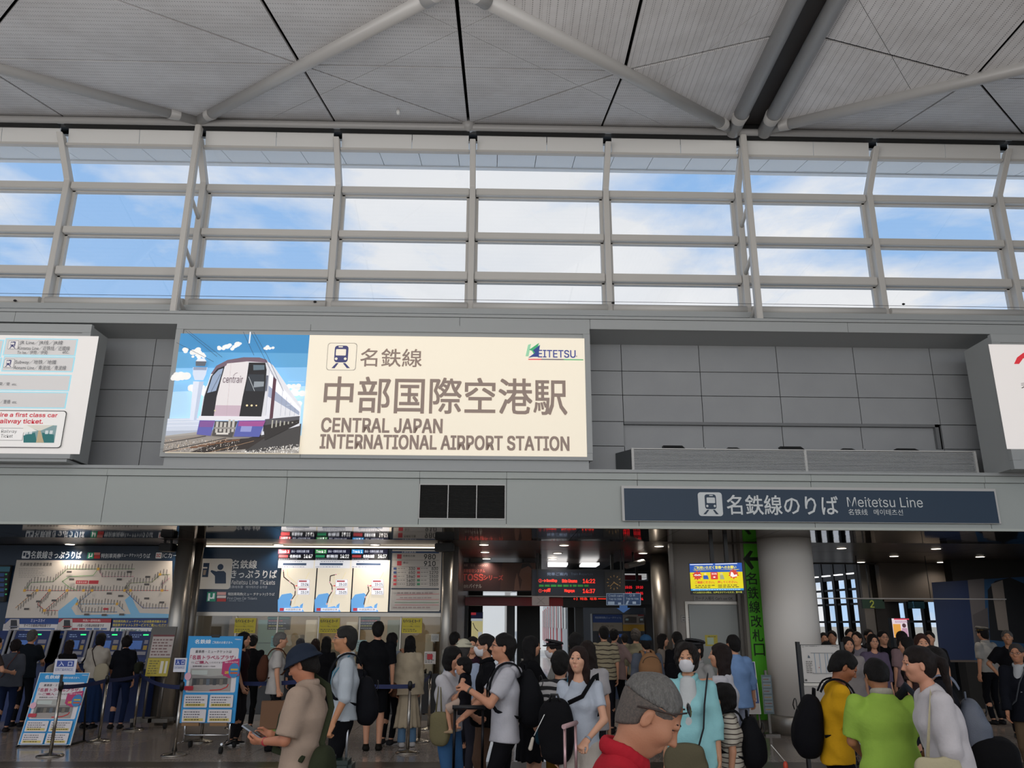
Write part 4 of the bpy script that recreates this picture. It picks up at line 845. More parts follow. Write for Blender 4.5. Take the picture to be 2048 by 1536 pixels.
# office interior furniture and notices
R = random.Random(12)
for i, (u0, v0, u1, v1, c) in enumerate(((456, 1238, 478, 1268, '#8d7b66'), (516, 1240, 560, 1252, '#6f8a86'), (610, 1240, 634, 1268, '#c8c0b2'), (692, 1244, 715, 1262, '#b9b3a6'), (775, 1240, 800, 1252, '#707a72'), (560, 1270, 600, 1300, '#8f8676'), (850, 1268, 868, 1300, '#c2baa9'), (637, 1300, 686, 1325, '#6b6357'), (725, 1290, 770, 1320, '#7f786c'))):
    A = at(u0, v1, 17.9); B = at(u1, v0, 17.9)
    t = thing('office_cabinet', ('tall cabinet', 'teal topped shelf unit', 'pale printer tower', 'small pale machine', 'grey shelf unit', 'low beige cabinet', 'cream locker', 'brown low cabinet', 'grey desk unit')[i] + ' at the back of the ticket office', 'cabinet', ((A.x + B.x) / 2, 17.9, .0))
    MB().bevbox((A.x, 17.9, 0), (B.x, 18.35, B.z), .01).build('body', mat('office_unit_%d' % i, c, .6), t); nn = 4
    for k in range(nn): MB().box((A.x + .02, 17.885, .1 + (B.z - .15) * k / nn), (B.x - .02, 17.9, (B.z - .15) * (k + 1) / nn + .08)).build('door', mat('office_unit_%d' % i, c, .6), t)
def sheet(name, u0, v0, u1, v1, Y, label, face, cat='notice', group=None, emit=0., thick=.004):
    A = at(u0, v1, Y); B = at(u1, v1, Y); T2 = at(u0, v0, Y).z
    t = thing(name, label, cat, ((A.x + B.x) / 2, Y, A.z), group); MB().box((A.x, Y, A.z), (B.x, Y + thick, T2)).build('board', WHITE, t)
    p = Print(Y=Y - .001, emit=emit); face(p); p.build('printed_face', t); return t
for k, (u0, u1, w) in enumerate(((467.5, 510, 'left of the hanging train board'), (637.5, 678, 'over the bald spot between the screens'), (803, 843.5, 'under the fare price list'))):
    w = ('nearest the blue poster', 'in the middle of the office glass', 'under the fare price list')[k]
    def f(p, u0=u0, u1=u1, k=k):
        p.rect(u0, 1236, u1, 1266, '#c9b614'); p.text('モバイル IC カード', u0 + 3, 1239, u1 - 3, 1245, '#2f2a10', .05); p.text('では', (u0 + u1) / 2 - 3, 1246.5, (u0 + u1) / 2 + 3, 1249, '#4a4218'); p.text('「キャッシング購入」できません', u0 + 3, 1251, u1 - 3, 1254.5, '#4a4218'); p.greek(u0 + 3, 1257, u1 - 3, 1264, '#6a6020', 2, k)
    sheet('yellow_notice', u0, 1236, u1, 1266, 16.06, 'yellow paper notice on the ticket office glass ' + w, f, group='yellow notices on the ticket office glass')
for k, (u0, u1) in enumerate(((534, 580), (716, 760))):
    w = ('left', 'right')[k]
    t = thing('led_train_board', 'small hanging dark train board in the %s half of the ticket office' % w, 'display', (at((u0 + u1) / 2, 1259, 16.5).x, 16.5, at(u0, 1260, 16.5).z), 'hanging train boards in the ticket office')
    A = at(u0, 1259.5, 16.5); B = at(u1, 1233, 16.5); MB().box((A.x, 16.5, A.z), (B.x, 16.6, B.z)).build('casing', BLACK, t); MB().box((A.x + .2, 16.53, B.z), (A.x + .24, 16.57, zt_ + .45)).box((B.x - .24, 16.53, B.z), (B.x - .2, 16.57, zt_ + .45)).build('hanger', BLACK, t)
    p = Print(Y=16.497, emit=.35); p.rect(u0 + 1, 1234, u1 - 1, 1238, '#1d5a4a')
    for i in range(4): p.rect(u0 + 2, 1240 + i * 5, u1 - 2, 1243 + i * 5, '#161820'); p.greek(u0 + 3, 1240 + i * 5, u1 - 6, 1243.4 + i * 5, ('#b04040', '#7a7a80', '#a8a24a', '#7a7a80')[i], 1, i + k)
    p.build('screen_image', t)
for k, (u0, v0, u1, v1, c, lab) in enumerate(((541, 1272, 556, 1294, '#7fb3b0', 'pale green leaflet taped to the office glass behind the white haired man'), (712, 1280, 732, 1303, '#9fbcb8', 'pale green price sheet on the glass between the two queue groups'), (848, 1303, 871, 1328, '#c9c3bf', 'white notice with a red block beside the steel column'), (862, 1268, 878, 1283, '#b9b7b0', 'small white clipboard sheet hung by the steel column'), (500, 1270, 512, 1292, '#c3bcb0', 'white sheet on the glass beside the dark red shirted man'))):
    def f(p, u0=u0, v0=v0, u1=u1, v1=v1, c=c, k=k): p.rect(u0, v0, u1, v1, c); p.greek(u0 + 2, v0 + 3, u1 - 2, v1 - 2, '#6a7070', 5, k); (p.rect(u0 + 6, v0 + 5, u1 - 6, v1 - 9, '#b52a34') if k == 2 else None)
    sheet('paper_notice', u0, v0, u1, v1, 16.07, lab, f)
# ================================================================ PASSAGE, GATES AND PLATFORM BEYOND
WXP = at(918, 1200, 19).x
# advertisement banner over the gates
YB2 = 19.0
A = at(912, 1182, YB2); B = at(1072, 1125, YB2)
t = thing('advert_banner', 'dim red brown advertisement banner with large Latin letters over the ticket gates', 'advertisement', ((A.x + B.x) / 2, YB2, A.z))
MB().box((A.x, YB2, A.z), (B.x, YB2 + .08, B.z)).build('panel', BLACK, t)
for x in (A.x + .3, B.x - .3): MB().box((x - .02, YB2 + .02, B.z), (x + .02, YB2 + .06, ZS)).build('hanger', BLACK, t)
p = Print(Y=YB2 - .002, emit=.05); p.rect(913, 1126, 1071, 1181, '#3a1e1c'); p.poly([(1005, 1126), (1071, 1126), (1071, 1181), (1000, 1181)], '#4a2c22')
p.text('建設　保育　NVOCC！', 926, 1128, 975, 1133, '#8a6a62'); p.text('業務管理システム', 926, 1138, 970, 1145, '#a05048', .02); p.text('TOSS', 925, 1148, 966, 1161, '#a8443c', .06); p.text('シリーズ', 967, 1150, 1006, 1160, '#a8443c', .04); p.text('株式会社', 917, 1169, 937, 1176, '#8a8078', .02); p.text('バイナル', 938, 1168, 963, 1176, '#a09890', .03)
p.poly([(1040, 1181), (1044, 1160), (1038, 1150), (1042, 1138), (1056, 1130), (1064, 1140), (1062, 1156), (1070, 1170), (1071, 1181)], '#6f4a3a'); p.poly([(1028, 1181), (1030, 1160), (1034, 1145), (1037, 1160), (1040, 1181)], '#7a5444'); p.poly([(1042, 1138), (1044, 1128), (1058, 1126), (1066, 1138), (1056, 1132)], '#1c1210')
p.build('printed_face', t)
# big departure board
YD = 17.6
A = at(1064, 1191, YD); B = at(1205, 1139, YD); C_ = at(1251, 1191, YD)
t = thing('departure_board', 'hanging black train departure board with red lit lines and an analogue clock', 'display', ((A.x + C_.x) / 2, YD, A.z))
MB().bevbox((A.x, YD, A.z), (C_.x, YD + .25, B.z), .01).build('casing', mat('board_casing', '#10141c', .4), t)
for x in (A.x + .18, C_.x - .25): MB().box((x - .03, YD + .1, B.z), (x + .03, YD + .16, ZS)).build('hanger', BLACK, t)
p = Print(Y=YD - .001, emit=0); p.rect(1066, 1141, 1209, 1189, '#0b1424'); p.text('発車ご案内', 1094, 1145, 1135, 1151, '#56657e', .02); p.text('Train Departure', 1142, 1145.5, 1186, 1151.5, '#4a586e')
RD = '#ff3a2a'
p.e = .75; p.text('②', 1077, 1158, 1084, 1165, RD); p.text('→', 1085, 1159, 1092, 1164, RD, .05); p.text('SemiExp', 1093, 1158.5, 1114, 1165, RD, .05); p.text('Shin Unuma', 1124, 1158.5, 1154, 1165, RD, .05); p.text('14:22', 1166, 1158, 1190, 1166, RD, .05)
p.text('①', 1077, 1178, 1084, 1185, RD); p.text('→', 1085, 1179, 1092, 1184, RD, .05); p.text('μ-SKY', 1093, 1177, 1101, 1185, RD, .05); p.text('Nagoya', 1129, 1178.5, 1149, 1185.5, RD, .05); p.text('14:37', 1166, 1178, 1190, 1186, RD, .05)
p.greek(1078, 1168, 1190, 1175, '#1f6a2a', 1, 5, .6, .5); p.build('screen_face', t)
CK = MB(); cc = at(1228, 1165, YD - .02); CK.box((cc.x - .2, YD - .025, cc.z - .22), (cc.x + .2, YD, cc.z + .22)).build('clock_case', mat('clock_black', '#14110f', .4), t)
p = Print(Y=YD - .027); k = at(1229, 1165, YD).x - cc.x; GLD = '#9a7a4a'
for i in range(12):
    a = i * PI / 6; p.line([(1228 + 11.5 * math.sin(a), 1165 - 11.5 * math.cos(a)), (1228 + 14.5 * math.sin(a), 1165 - 14.5 * math.cos(a))], 1.5, GLD)
p.line([(1228, 1165), (1236, 1170)], 1.8, GLD); p.line([(1228, 1165), (1220, 1173)], 1.2, GLD); p.disc(1228, 1165, 1.6, GLD); p.build('clock_dial', t)
p = Print(Y=17.3)
A = at(1064, 1211, 17.45); B = at(1098, 1192, 17.45)
t = thing('white_notice_board', 'small pale square notice hanging under the departure board', 'notice', ((A.x + B.x) / 2, 17.45, A.z)); MB().box((A.x, 17.45, A.z), (B.x, 17.47, B.z)).build('board', mat('pale_board', '#8f8584', .5), t)
MB().box((A.x + .1, 17.455, B.z), (A.x + .13, 17.465, ZS)).build('cord', BLACK, t); p = Print(Y=17.449); p.line([(1074, 1195), (1089, 1208)], .7, '#6f6866'); p.line([(1089, 1195), (1074, 1208)], .7, '#6f6866'); p.build('mark', t)
# second red led board behind
YE = 20.0; A = at(1250, 1209, YE); B = at(1308, 1162, YE)
t = thing('time_board', 'dark led board of red platform times behind the tap to ride sign', 'display', ((A.x + B.x) / 2, YE, A.z)); MB().box((A.x, YE, A.z), (B.x, YE + .15, B.z)).build('casing', BLACK, t); MB().box((A.x + .3, YE + .05, B.z), (A.x + .36, YE + .1, ZS)).build('hanger', BLACK, t)
p = Print(Y=YE - .002, emit=.7); p.rect(1251, 1163, 1307, 1208, '#060810', 0)
for v, s_ in ((1172, ('15:25', '19:10')), (1184, ('14:51', '15:05')), (1195, ('14:54', '15:24'))):
    for u, q in zip((1250, 1272), s_): p.text(q, u, v, u + 14, v + 5, '#ff2a34', .04)
p.build('screen_face', t)
# red strip beam and moving text
YG = 20.6; A = at(916, 1211, YG); B = at(1126, 1195, YG); C_ = at(1307, 1211, YG)
t = thing('gate_header_beam', 'long red painted header beam over the ticket gates with a red text strip', 'beam', ((A.x + C_.x) / 2, YG, A.z)); MB().box((A.x, YG, A.z), (B.x, YG + .3, B.z)).build('red_beam', mat('red_beam', '#7d1a1c', .4), t); MB().box((B.x, YG, A.z - .03), (C_.x, YG + .3, B.z + .02)).build('dark_beam', BLACK, t)
MB().box((A.x, YG - .03, B.z + .01), (C_.x, YG, B.z + .04)).build('light_edge', mat('pale_edge', '#b8b4b0', .4), t)
p = Print(Y=YG - .003, emit=.7); p.text('←3', 1147, 1195, 1155, 1200, RD, .04); p.text('特急', 1160, 1195, 1175, 1200, RD, .04); p.text('岐阜', 1180, 1195, 1194, 1200, RD, .04); p.rect(1196, 1196.5, 1212, 1198.5, RD); p.build('led_text', t)
for x in (A.x + .15, at(1022, 1200, YG).x, at(1158, 1200, YG).x, C_.x - .1): MB().box((x - .1, YG + .02, 0), (x + .1, YG + .28, B.z)).build('post', BLACK, t)
# tap to ride sign
YH = 16.4; A = at(1213, 1210, YH); B = at(1281, 1187, YH)
t = thing('tap_to_ride_sign', 'hanging blue two part sign with small white icons and a blue arrow below', 'sign', ((A.x + B.x) / 2, YH, A.z)); MB().box((A.x, YH, A.z), (B.x, YH + .03, B.z)).build('board', mat('tap_sign_blue', '#1c3c66', .4), t); MB().box((A.x + .3, YH + .01, B.z), (A.x + .33, YH + .02, ZS)).box((B.x - .33, YH + .01, B.z), (B.x - .3, YH + .02, ZS)).build('cord', BLACK, t)
p = Print(Y=YH - .001, emit=.04); p.line([(1213, 1187), (1281, 1187), (1281, 1210), (1213, 1210), (1213, 1187)], .9, '#8fa3bb'); p.line([(1247.5, 1187), (1247.5, 1210)], .9, '#8fa3bb')
p.text('Credit card', 1217, 1189, 1245, 1193.5, '#8fa3bb', .02); p.text('Tap to ride', 1218, 1196, 1243, 1200.5, '#8fa3bb', .02); p.text('Q R', 1259, 1188.5, 1270, 1193, '#8fa3bb', .02); p.text('Tap to ride', 1252, 1195.5, 1277, 1200, '#8fa3bb', .02)
for u0, v0, u1, v1 in ((1216, 1203, 1229, 1209), (1236, 1205, 1242, 1209), (1265, 1203, 1272, 1208)): p.rect(u0, v0, u1, v1, '#8fa3bb')
p.poly([(1254, 1202), (1258, 1201), (1255, 1209), (1251, 1209)], '#8fa3bb'); p.build('lettering', t)
A = at(1236, 1212, YH); q = [(1239, 1211), (1255, 1211), (1255, 1216), (1261, 1216), (1247, 1226), (1233, 1216), (1239, 1216)]
MB().prism([(at(u, v, YH - .03).x, YH - .03, at(u, v, YH - .03).z) for u, v in q], (0, .02, 0)).build('down_arrow', mat('arrow_blue', '#2b5a9a', .4, 0, .05), t)
# wall camera
p0 = at(1272, 1126, 17.0)
t = thing('security_camera', 'white tubular security camera on a bracket under the ceiling by the gates', 'camera', (p0.x, 17, p0.z)); MB().tube([at(1253, 1132, 16.9), at(1286, 1124, 17.1)], .085, 12, flat=((0, 0, 1), .7)).build('housing', mat('camera_shell', '#6f6d6a', .4), t); MB().tube([at(1266, 1124, 17), (at(1266, 1124, 17).x, 17, ZS)], .02, 8).build('bracket', BLACK, t)
# ticket gates
for i, (u, v) in enumerate(((1060, 1435), (1168, 1436), (1228, 1437), (1285, 1438))):
    f = at(u, v, z=0); y = 17.0 + (i % 2) * .0; x = at(u, 1380, 17).x
    t = thing('ticket_gate', ('ticket gate cabinet beside the backpacks at the bright floor strip', 'ticket gate cabinet behind the striped shirt boy', 'dark ticket gate with card reader between the two travellers', 'ticket gate with a yellow topped reader and green arrow')[i], 'ticket gate', (x, y, 0), 'ticket gates in the passage')
    MB().bevbox((x - .13, y, 0), (x + .13, y + 1.9, .95), .03).build('cabinet', mat('gate_grey', '#4b4a4c', .35, .3), t); MB().box((x - .12, y + .1, .95), (x + .12, y + 1.8, .99)).build('top_plate', STEEL, t)
    MB().bevbox((x - .1, y + .15, .99), (x + .1, y + .5, 1.07), .02).build('card_reader', mat('reader_blue', '#1f3f86', .4), t)
    if i >= 2: MB().box((x - .1, y + .05, .99), (x + .1, y + .13, 1.03)).build('yellow_plate', mat('gate_yellow', '#c8a01c', .5), t)
    q = Print(frame=(Vector((x - .1, y - .002, .9)), Vector((1, 0, 0)), Vector((0, 0, -1)), Vector((0, -1, 0))), emit=.5); q.rect(.02, .03, .18, .2, '#0c1a10', 0)
    if i == 3: q.poly([(.1, .05), (.15, .11), (.12, .11), (.12, .18), (.08, .18), (.08, .11), (.05, .11)], '#2fae4f')
    q.rect(0, .3, .2, .6, '#20304a', 0); q.build('front_panel', t)
# kiosk sign band with machines behind
YK = 21.5; A = at(1185, 1262, YK); B = at(1307, 1228, YK)
t = thing('ticket_kiosk', 'row of ticket machines with a blue white and yellow printed band beyond the gates', 'kiosk', ((A.x + B.x) / 2, YK, 0)); MB().box((A.x, YK, .0), (B.x, YK + .4, B.z)).build('cabinet', mat('kiosk_dark', '#1b2232', .4), t)
p = Print(Y=YK - .003, emit=.03); p.rect(1186, 1229, 1245, 1245, '#1d3f80'); p.rect(1186, 1245, 1245, 1262, '#8f8578'); p.rect(1246, 1229, 1306, 1249, '#8a8078'); p.rect(1246, 1249, 1306, 1262, '#a8801a'); p.rect(1276, 1229, 1305, 1232, '#7a2228'); p.text('特別車両券(ミューチケット)', 1190, 1233, 1242, 1238, '#9fb0cc', .02); p.text('Thank you', 1203, 1249, 1228, 1255, '#5f5348')
for u in (1249, 1278): p.poly([(u, 1246), (u, 1236), (u + 8, 1233), (u + 24, 1234), (u + 24, 1246)], '#4c4644'); p.rect(u + 2, 1237, u + 8, 1241, '#9fb4b8')
for u in (1195, 1215, 1235, 1262, 1285): p.rect(u, 1265, u + 14, 1285, '#10131c'); p.rect(u + 3, 1268, u + 11, 1274, '#2a4a8a', .3)
p.build('printed_band', t)
# column-mounted yellow screen on a stand, far right wall etc. : side wall by the door
YQ = 15.2
wx0, wx1 = at(1356, 1300, YQ).x, at(1500, 1300, YQ).x
MB().box((wx0, YQ, 0), (wx1, YQ + .3, ZS)).build('wall_right', mat('door_wall_beige', '#8d857c', .55, noise=(2, '#857d75', .5)), None, 'structure')
dr = thing('door_1', None, None, (0, YQ, 0), kind='structure'); A = at(1386, 1400, YQ - .02); B = at(1480, 1209, YQ)
MB().box((A.x - .05, YQ - .03, 0), (A.x, YQ, B.z + .05)).box((B.x, YQ - .03, 0), (B.x + .05, YQ, B.z + .05)).box((A.x, YQ - .03, B.z), (B.x, YQ, B.z + .05)).build('door_frame', STEEL, dr)
MB().box((A.x + .02, YQ - .015, .02), (B.x - .02, YQ - .005, B.z - .01)).build('frosted_leaf', mat('frosted_leaf', '#8d8f8a', .3), dr)
t = thing('door_notice', 'yellow sheet on the frosted door behind the arm of the woman in white', 'notice', (at(1423, 1290, YQ).x, YQ - .02, 1.3)); p = Print(Y=YQ - .016); p.rect(1411, 1270, 1436, 1292, '#b3a224'); p.rect(1415, 1275, 1428, 1289, '#a8b8a0'); p.greek(1416, 1272, 1434, 1275, '#5a5214', 1, 2); p.build('sheet', t)
t = thing('door_plate', 'pale strip sign reading Can\'t use OK above the frosted door', 'sign', (at(1430, 1200, YQ).x, YQ - .02, B.z + .1)); p = Print(Y=YQ - .01); p.rect(1388, 1190, 1472, 1206, '#8f8a84'); p.text("カード入場可 Can't use OK", 1391, 1193, 1466, 1200, '#47423f', .02); p.build('plate', t)
t = thing('wall_label', 'tiny framed label on the beige wall left of the frosted door', 'sign', (at(1373, 1237, YQ).x, YQ - .01, at(1373, 1243, YQ).z)); p = Print(Y=YQ - .004); p.rect(1362, 1230, 1384, 1244, '#6a645f'); p.rect(1363, 1231, 1383, 1243, '#8f8881'); p.greek(1365, 1233, 1381, 1237, '#4a4542', 1, 2); p.greek(1365, 1238, 1381, 1242, '#4a4542', 1, 3); p.build('plate', t)
for k, u in enumerate((1352, 1486)):
    A = at(u, 1300, YQ - .1); MB().box((A.x - .03, YQ - .12, 0), (A.x + .03, YQ, ZS)).build('trim_%d' % (k + 1), STEELD, None, 'structure')
# yellow information screen
YM2 = 13.6; tl, tr_, br, bl = at(1369, 1127, YM2 + .0), at(1474, 1123, YM2 - .25), at(1490, 1188, YM2 - .25), at(1381, 1189, YM2)
t = thing('information_screen', 'tilted hanging screen with a yellow and blue passenger notice', 'screen', ((tl.x + br.x) / 2, YM2, bl.z))
R_ = (br - bl); wS = R_.length; R_ = R_.normalized(); Dn = (bl - tl); hS = Dn.length; Dn = (Dn - R_ * Dn.dot(R_)).normalized(); Nn = R_.cross(Dn) * -1
if Nn.y > 0: Nn = -Nn
O = bl - Dn * hS
MB().add([O - Nn * .06 + R_ * a + Dn * b_ + Nn * c for c in (0, .06) for a, b_ in ((0, 0), (wS, 0), (wS, hS), (0, hS))], [(0, 1, 2, 3), (7, 6, 5, 4), (0, 4, 5, 1), (1, 5, 6, 2), (2, 6, 7, 3), (3, 7, 4, 0)]).build('casing', BLACK, t)
q = Print(frame=(O, R_ * wS, Dn * hS, Nn), emit=.75)
q.rect(.015, .02, .985, .28, '#1c50a8'); q.rect(.015, .22, .985, .82, '#d8c800'); q.poly([(.015, .2), (.12, .24), (.5, .22), (.9, .24), (.985, .2), (.985, .3), (.015, .3)], '#1c50a8'); q.rect(.015, .82, .985, .88, '#2a8ac0'); q.rect(.015, .89, .985, .985, '#0a0a0a', .02)
q.text('ご利用いただく皆様へのお願い', .1, .1, .88, .2, '#f0e24a', .03); q.line([(.03, .05), (.45, .05)], .012, '#e8e8e8'); q.line([(.5, .05), (.9, .04)], .012, '#e8e8e8'); q.text('ご確認ください。', .1, .58, .46, .66, '#c0342a', .03); q.text('押してください。', .52, .58, .88, .66, '#c0342a', .03)
q.greek(.1, .69, .46, .8, '#5a5410', 2, 4); q.greek(.52, .69, .9, .8, '#5a5410', 2, 6); q.text('べてお気付きの際は、お声をかけていただき、駅や車', .05, .91, .95, .97, '#c8ca4a'); q.greek(.05, .835, .95, .87, '#dfe8ee', 1, 8)
def burst(cx, cy, r, seed):
    R = random.Random(seed); L = []
    for i in range(20): a = i * PI / 10; rr = r * (1 if i % 2 else .66) * R.uniform(.9, 1.1); L.append((cx + rr * math.cos(a) * .62, cy + rr * math.sin(a)))
    q.poly(L, '#c23a2a')
burst(.15, .4, .16, 1); burst(.82, .37, .16, 2)
for u in (.125, .185): q.disc(u, .39, .028, '#f4f2ec', n=16); q.disc(u, .4, .012, '#101010', n=12)
q.poly([(.78, .3), (.81, .32), (.83, .4), (.88, .38), (.885, .44), (.8, .47), (.76, .42)], '#f0ece6'); q.rrect(.4, .3, .53, .53, .1, '#c8372c'); q.text('SOS', .42, .33, .51, .38, '#f4e8e0', .04); q.disc(.465, .46, .022, '#f4e8e0')
q.disc(.3, .36, .022, '#e8c8a8'); q.poly([(.26, .4), (.34, .4), (.36, .52), (.26, .52)], '#1c50a8'); q.disc(.6, .36, .022, '#c8b896'); q.poly([(.57, .39), (.63, .39), (.65, .53), (.57, .53)], '#9aa07a'); q.build('screen_image', t)
for k in (.45, .72): a = O + R_ * wS * k - Nn * .05; MB().box((a.x - .03, a.y, a.z - .05), (a.x + .03, a.y + .05, ZS)).build('hanger', BLACK, t)
# green banner wrapped on the frame behind the white column
YN = 14.85; t = thing('green_banner', 'tall bright green hanging banner with a black arrow and vertical lettering beside the white column', 'banner', (at(1520, 1350, YN).x, YN, 0))
A = at(1487, 1090, YN); B = at(1548, 1090, YN); C_ = at(1515, 1352, YN); D_ = at(1558, 1352, YN)
xL = at(1488, 1100, YN).x; xR = at(1546, 1300, YN).x; zB = at(1530, 1440, YN).z
MB().box((xL, YN, max(zB, .02)), (xR, YN + .03, ZS - .02)).build('cloth', mat('green_banner', '#5fc42c', .6, noise=(2, '#55b028', .5)), t)
p = Print(Y=YN - .002); p.line([(1492, 1118), (1545, 1118)], 7, '#16240f'); p.poly([(1486, 1118), (1500, 1101), (1506, 1103), (1497, 1118), (1508, 1135), (1503, 1140)], '#16240f')
vt = '名鉄線改札口'; 
for i, ch in enumerate(vt): 
    v = 1145 + i * 28.5; u = 1493 + i * 3.2; p.text(ch, u, v, u + 21, v + 24, '#1b2b16', .012)
p.build('lettering', t)
MB().box((xL - .05, YN + .05, 0), (xR, YN + .6, ZS)).build('wall_banner', mat('door_wall_beige', '#8d857c', .55, noise=(2, '#857d75', .5)), None, 'structure')
# tall poster frame in front of it
YO = 13.9
def poster(name, label, corners, Y, face, lean=0., cat='poster', legs=True, edge=None, thick=.02):
    """poster on a frame: bottom-left, bottom-right, top-left pixels; leaning back by lean metres"""
    bl, br, tl = corners; a = at(bl[0], bl[1], Y); b_ = at(br[0], br[1], Y); c = at(tl[0], tl[1], Y + lean)
    t = thing(name, label, cat, ((a.x + b_.x) / 2, Y, 0)); R_ = Vector((b_.x - a.x, 0, 0)); w = R_.length; D_ = Vector((0, a.y - c.y, a.z - c.z)); h = D_.length; N_ = Vector((0, -1, 0)) if not lean else D_.cross(R_).normalized()
    if N_.y > 0: N_ = -N_
    O = Vector((a.x, c.y, c.z)); R_ = R_.normalized(); D_ = D_.normalized()
    M = [O + R_ * u + D_ * v - N_ * k for k in (0, thick) for u, v in ((0, 0), (w, 0), (w, h), (0, h))]
    MB().add(M, [(0, 1, 2, 3), (7, 6, 5, 4), (0, 4, 5, 1), (1, 5, 6, 2), (2, 6, 7, 3), (3, 7, 4, 0)]).build('board', edge or WHITE, t)
    q = Print(frame=(O, R_ * w, D_ * h, N_)); face(q); q.build('printed_face', t); return t, O, R_, D_, N_, w, h
def f_map(q):
    q.rect(.02, .01, .98, .3, '#24427a'); q.rect(.02, .27, .98, .3, '#b5862a'); q.rect(.02, .3, .98, .8, '#243f78'); q.rect(.06, .31, .92, .77, '#b3aca4'); q.rect(.02, .8, .98, .99, '#b3aca4'); q.text('ご利用案内', .1, .05, .5, .1, '#c9ced6', .03); q.text('Train & Bus Map', .1, .14, .6, .18, '#c9a04a', .03); q.disc(.78, .13, .1, '#3a5a94'); q.greek(.1, .2, .6, .25, '#a8b0c0', 2, 3)
    q.line([(.2, .55), (.45, .6), (.7, .68), (.9, .72)], .02, '#b06a5a'); q.line([(.15, .68), (.45, .6), (.6, .5)], .015, '#a07050'); q.disc(.2, .66, .03, '#5a7ab0'); q.disc(.85, .7, .04, '#8a8f9a'); q.text('Meitetsu', .7, .35, .88, .37, '#3a4a7a', .03); q.greek(.12, .82, .7, .92, '#6a6560', 2, 3)
tf, O, R_, D_, N_, w, h = poster('route_poster_stand', 'blue bordered route map poster on a stand in front of the green banner', ((1455, 1428), (1524, 1447), (1462, 1323)), YO, f_map, .12)
MB().tube([O - N_ * .03 + R_ * w * .9, Vector((O.x + w * .9, YO + .5, 0))], .015, 8).build('rear_leg', STEELD, tf); MB().tube([O - N_ * .03 + R_ * w * .1, Vector((O.x + w * .1, YO + .5, 0))], .015, 8).build('rear_leg', STEELD, tf)
MB().tube([O + R_ * w * .95 + D_ * h - N_ * .02, Vector((O.x + w * .95, YO + .02, 0))], .015, 8).build('front_leg', STEELD, tf); MB().tube([O + R_ * w * .05 + D_ * h - N_ * .02, Vector((O.x + w * .05, YO + .02, 0))], .015, 8).build('front_leg', STEELD, tf)
# white column
cb = at(1592, 1474, z=0); rc = .43; cxm = (at(1533, 1300, cb.y + rc).x + at(1641, 1300, cb.y + rc).x) / 2
t = thing('round_column', 'broad round white column with a steel base ring under the blue line sign', 'column', (cxm, cb.y + rc, 0))
rw = (at(1641, 1300, cb.y + rc).x - at(1533, 1300, cb.y + rc).x) / 2 * .985
MB().lathe((cxm, cb.y + rc, 0), [(rw, .3), (rw, ZS - .001)], 48).build('shaft', mat('column_plaster', '#dcd6ce', .5, bump=(120, .05)), t); MB().lathe((cxm, cb.y + rc, 0), [(rw + .02, 0), (rw + .02, .27), (rw - .005, .3)], 48).build('base_ring', STEEL, t)
# leaflet rack standing by the banner
def f_leaf(q):
    q.rect(0, 0, 1, 1, '#5f6e74'); 
    for i in range(6): q.rect(.08, .05 + i * .155, .9, .17 + i * .155, '#7f8b90'); q.greek(.15, .08 + i * .155, .85, .14 + i * .155, ('#7a4a3a', '#a07a30')[i % 2], 1, i)
poster('leaflet_panel', 'narrow pale leaflet panel between the green banner and the white column', ((1529, 1428), (1549, 1430), (1527, 1350)), 14.0, f_leaf, .0, 'leaflets')
lp = [o for o in bpy.data.objects if o.name == 'leaflet_panel'][0]; MB().box((lp.location.x - .02, 14.02, 0), (lp.location.x + .02, 14.05, 1.0)).box((lp.location.x - .12, 13.9, 0), (lp.location.x + .12, 14.15, .03)).build('stand', STEELD, lp)
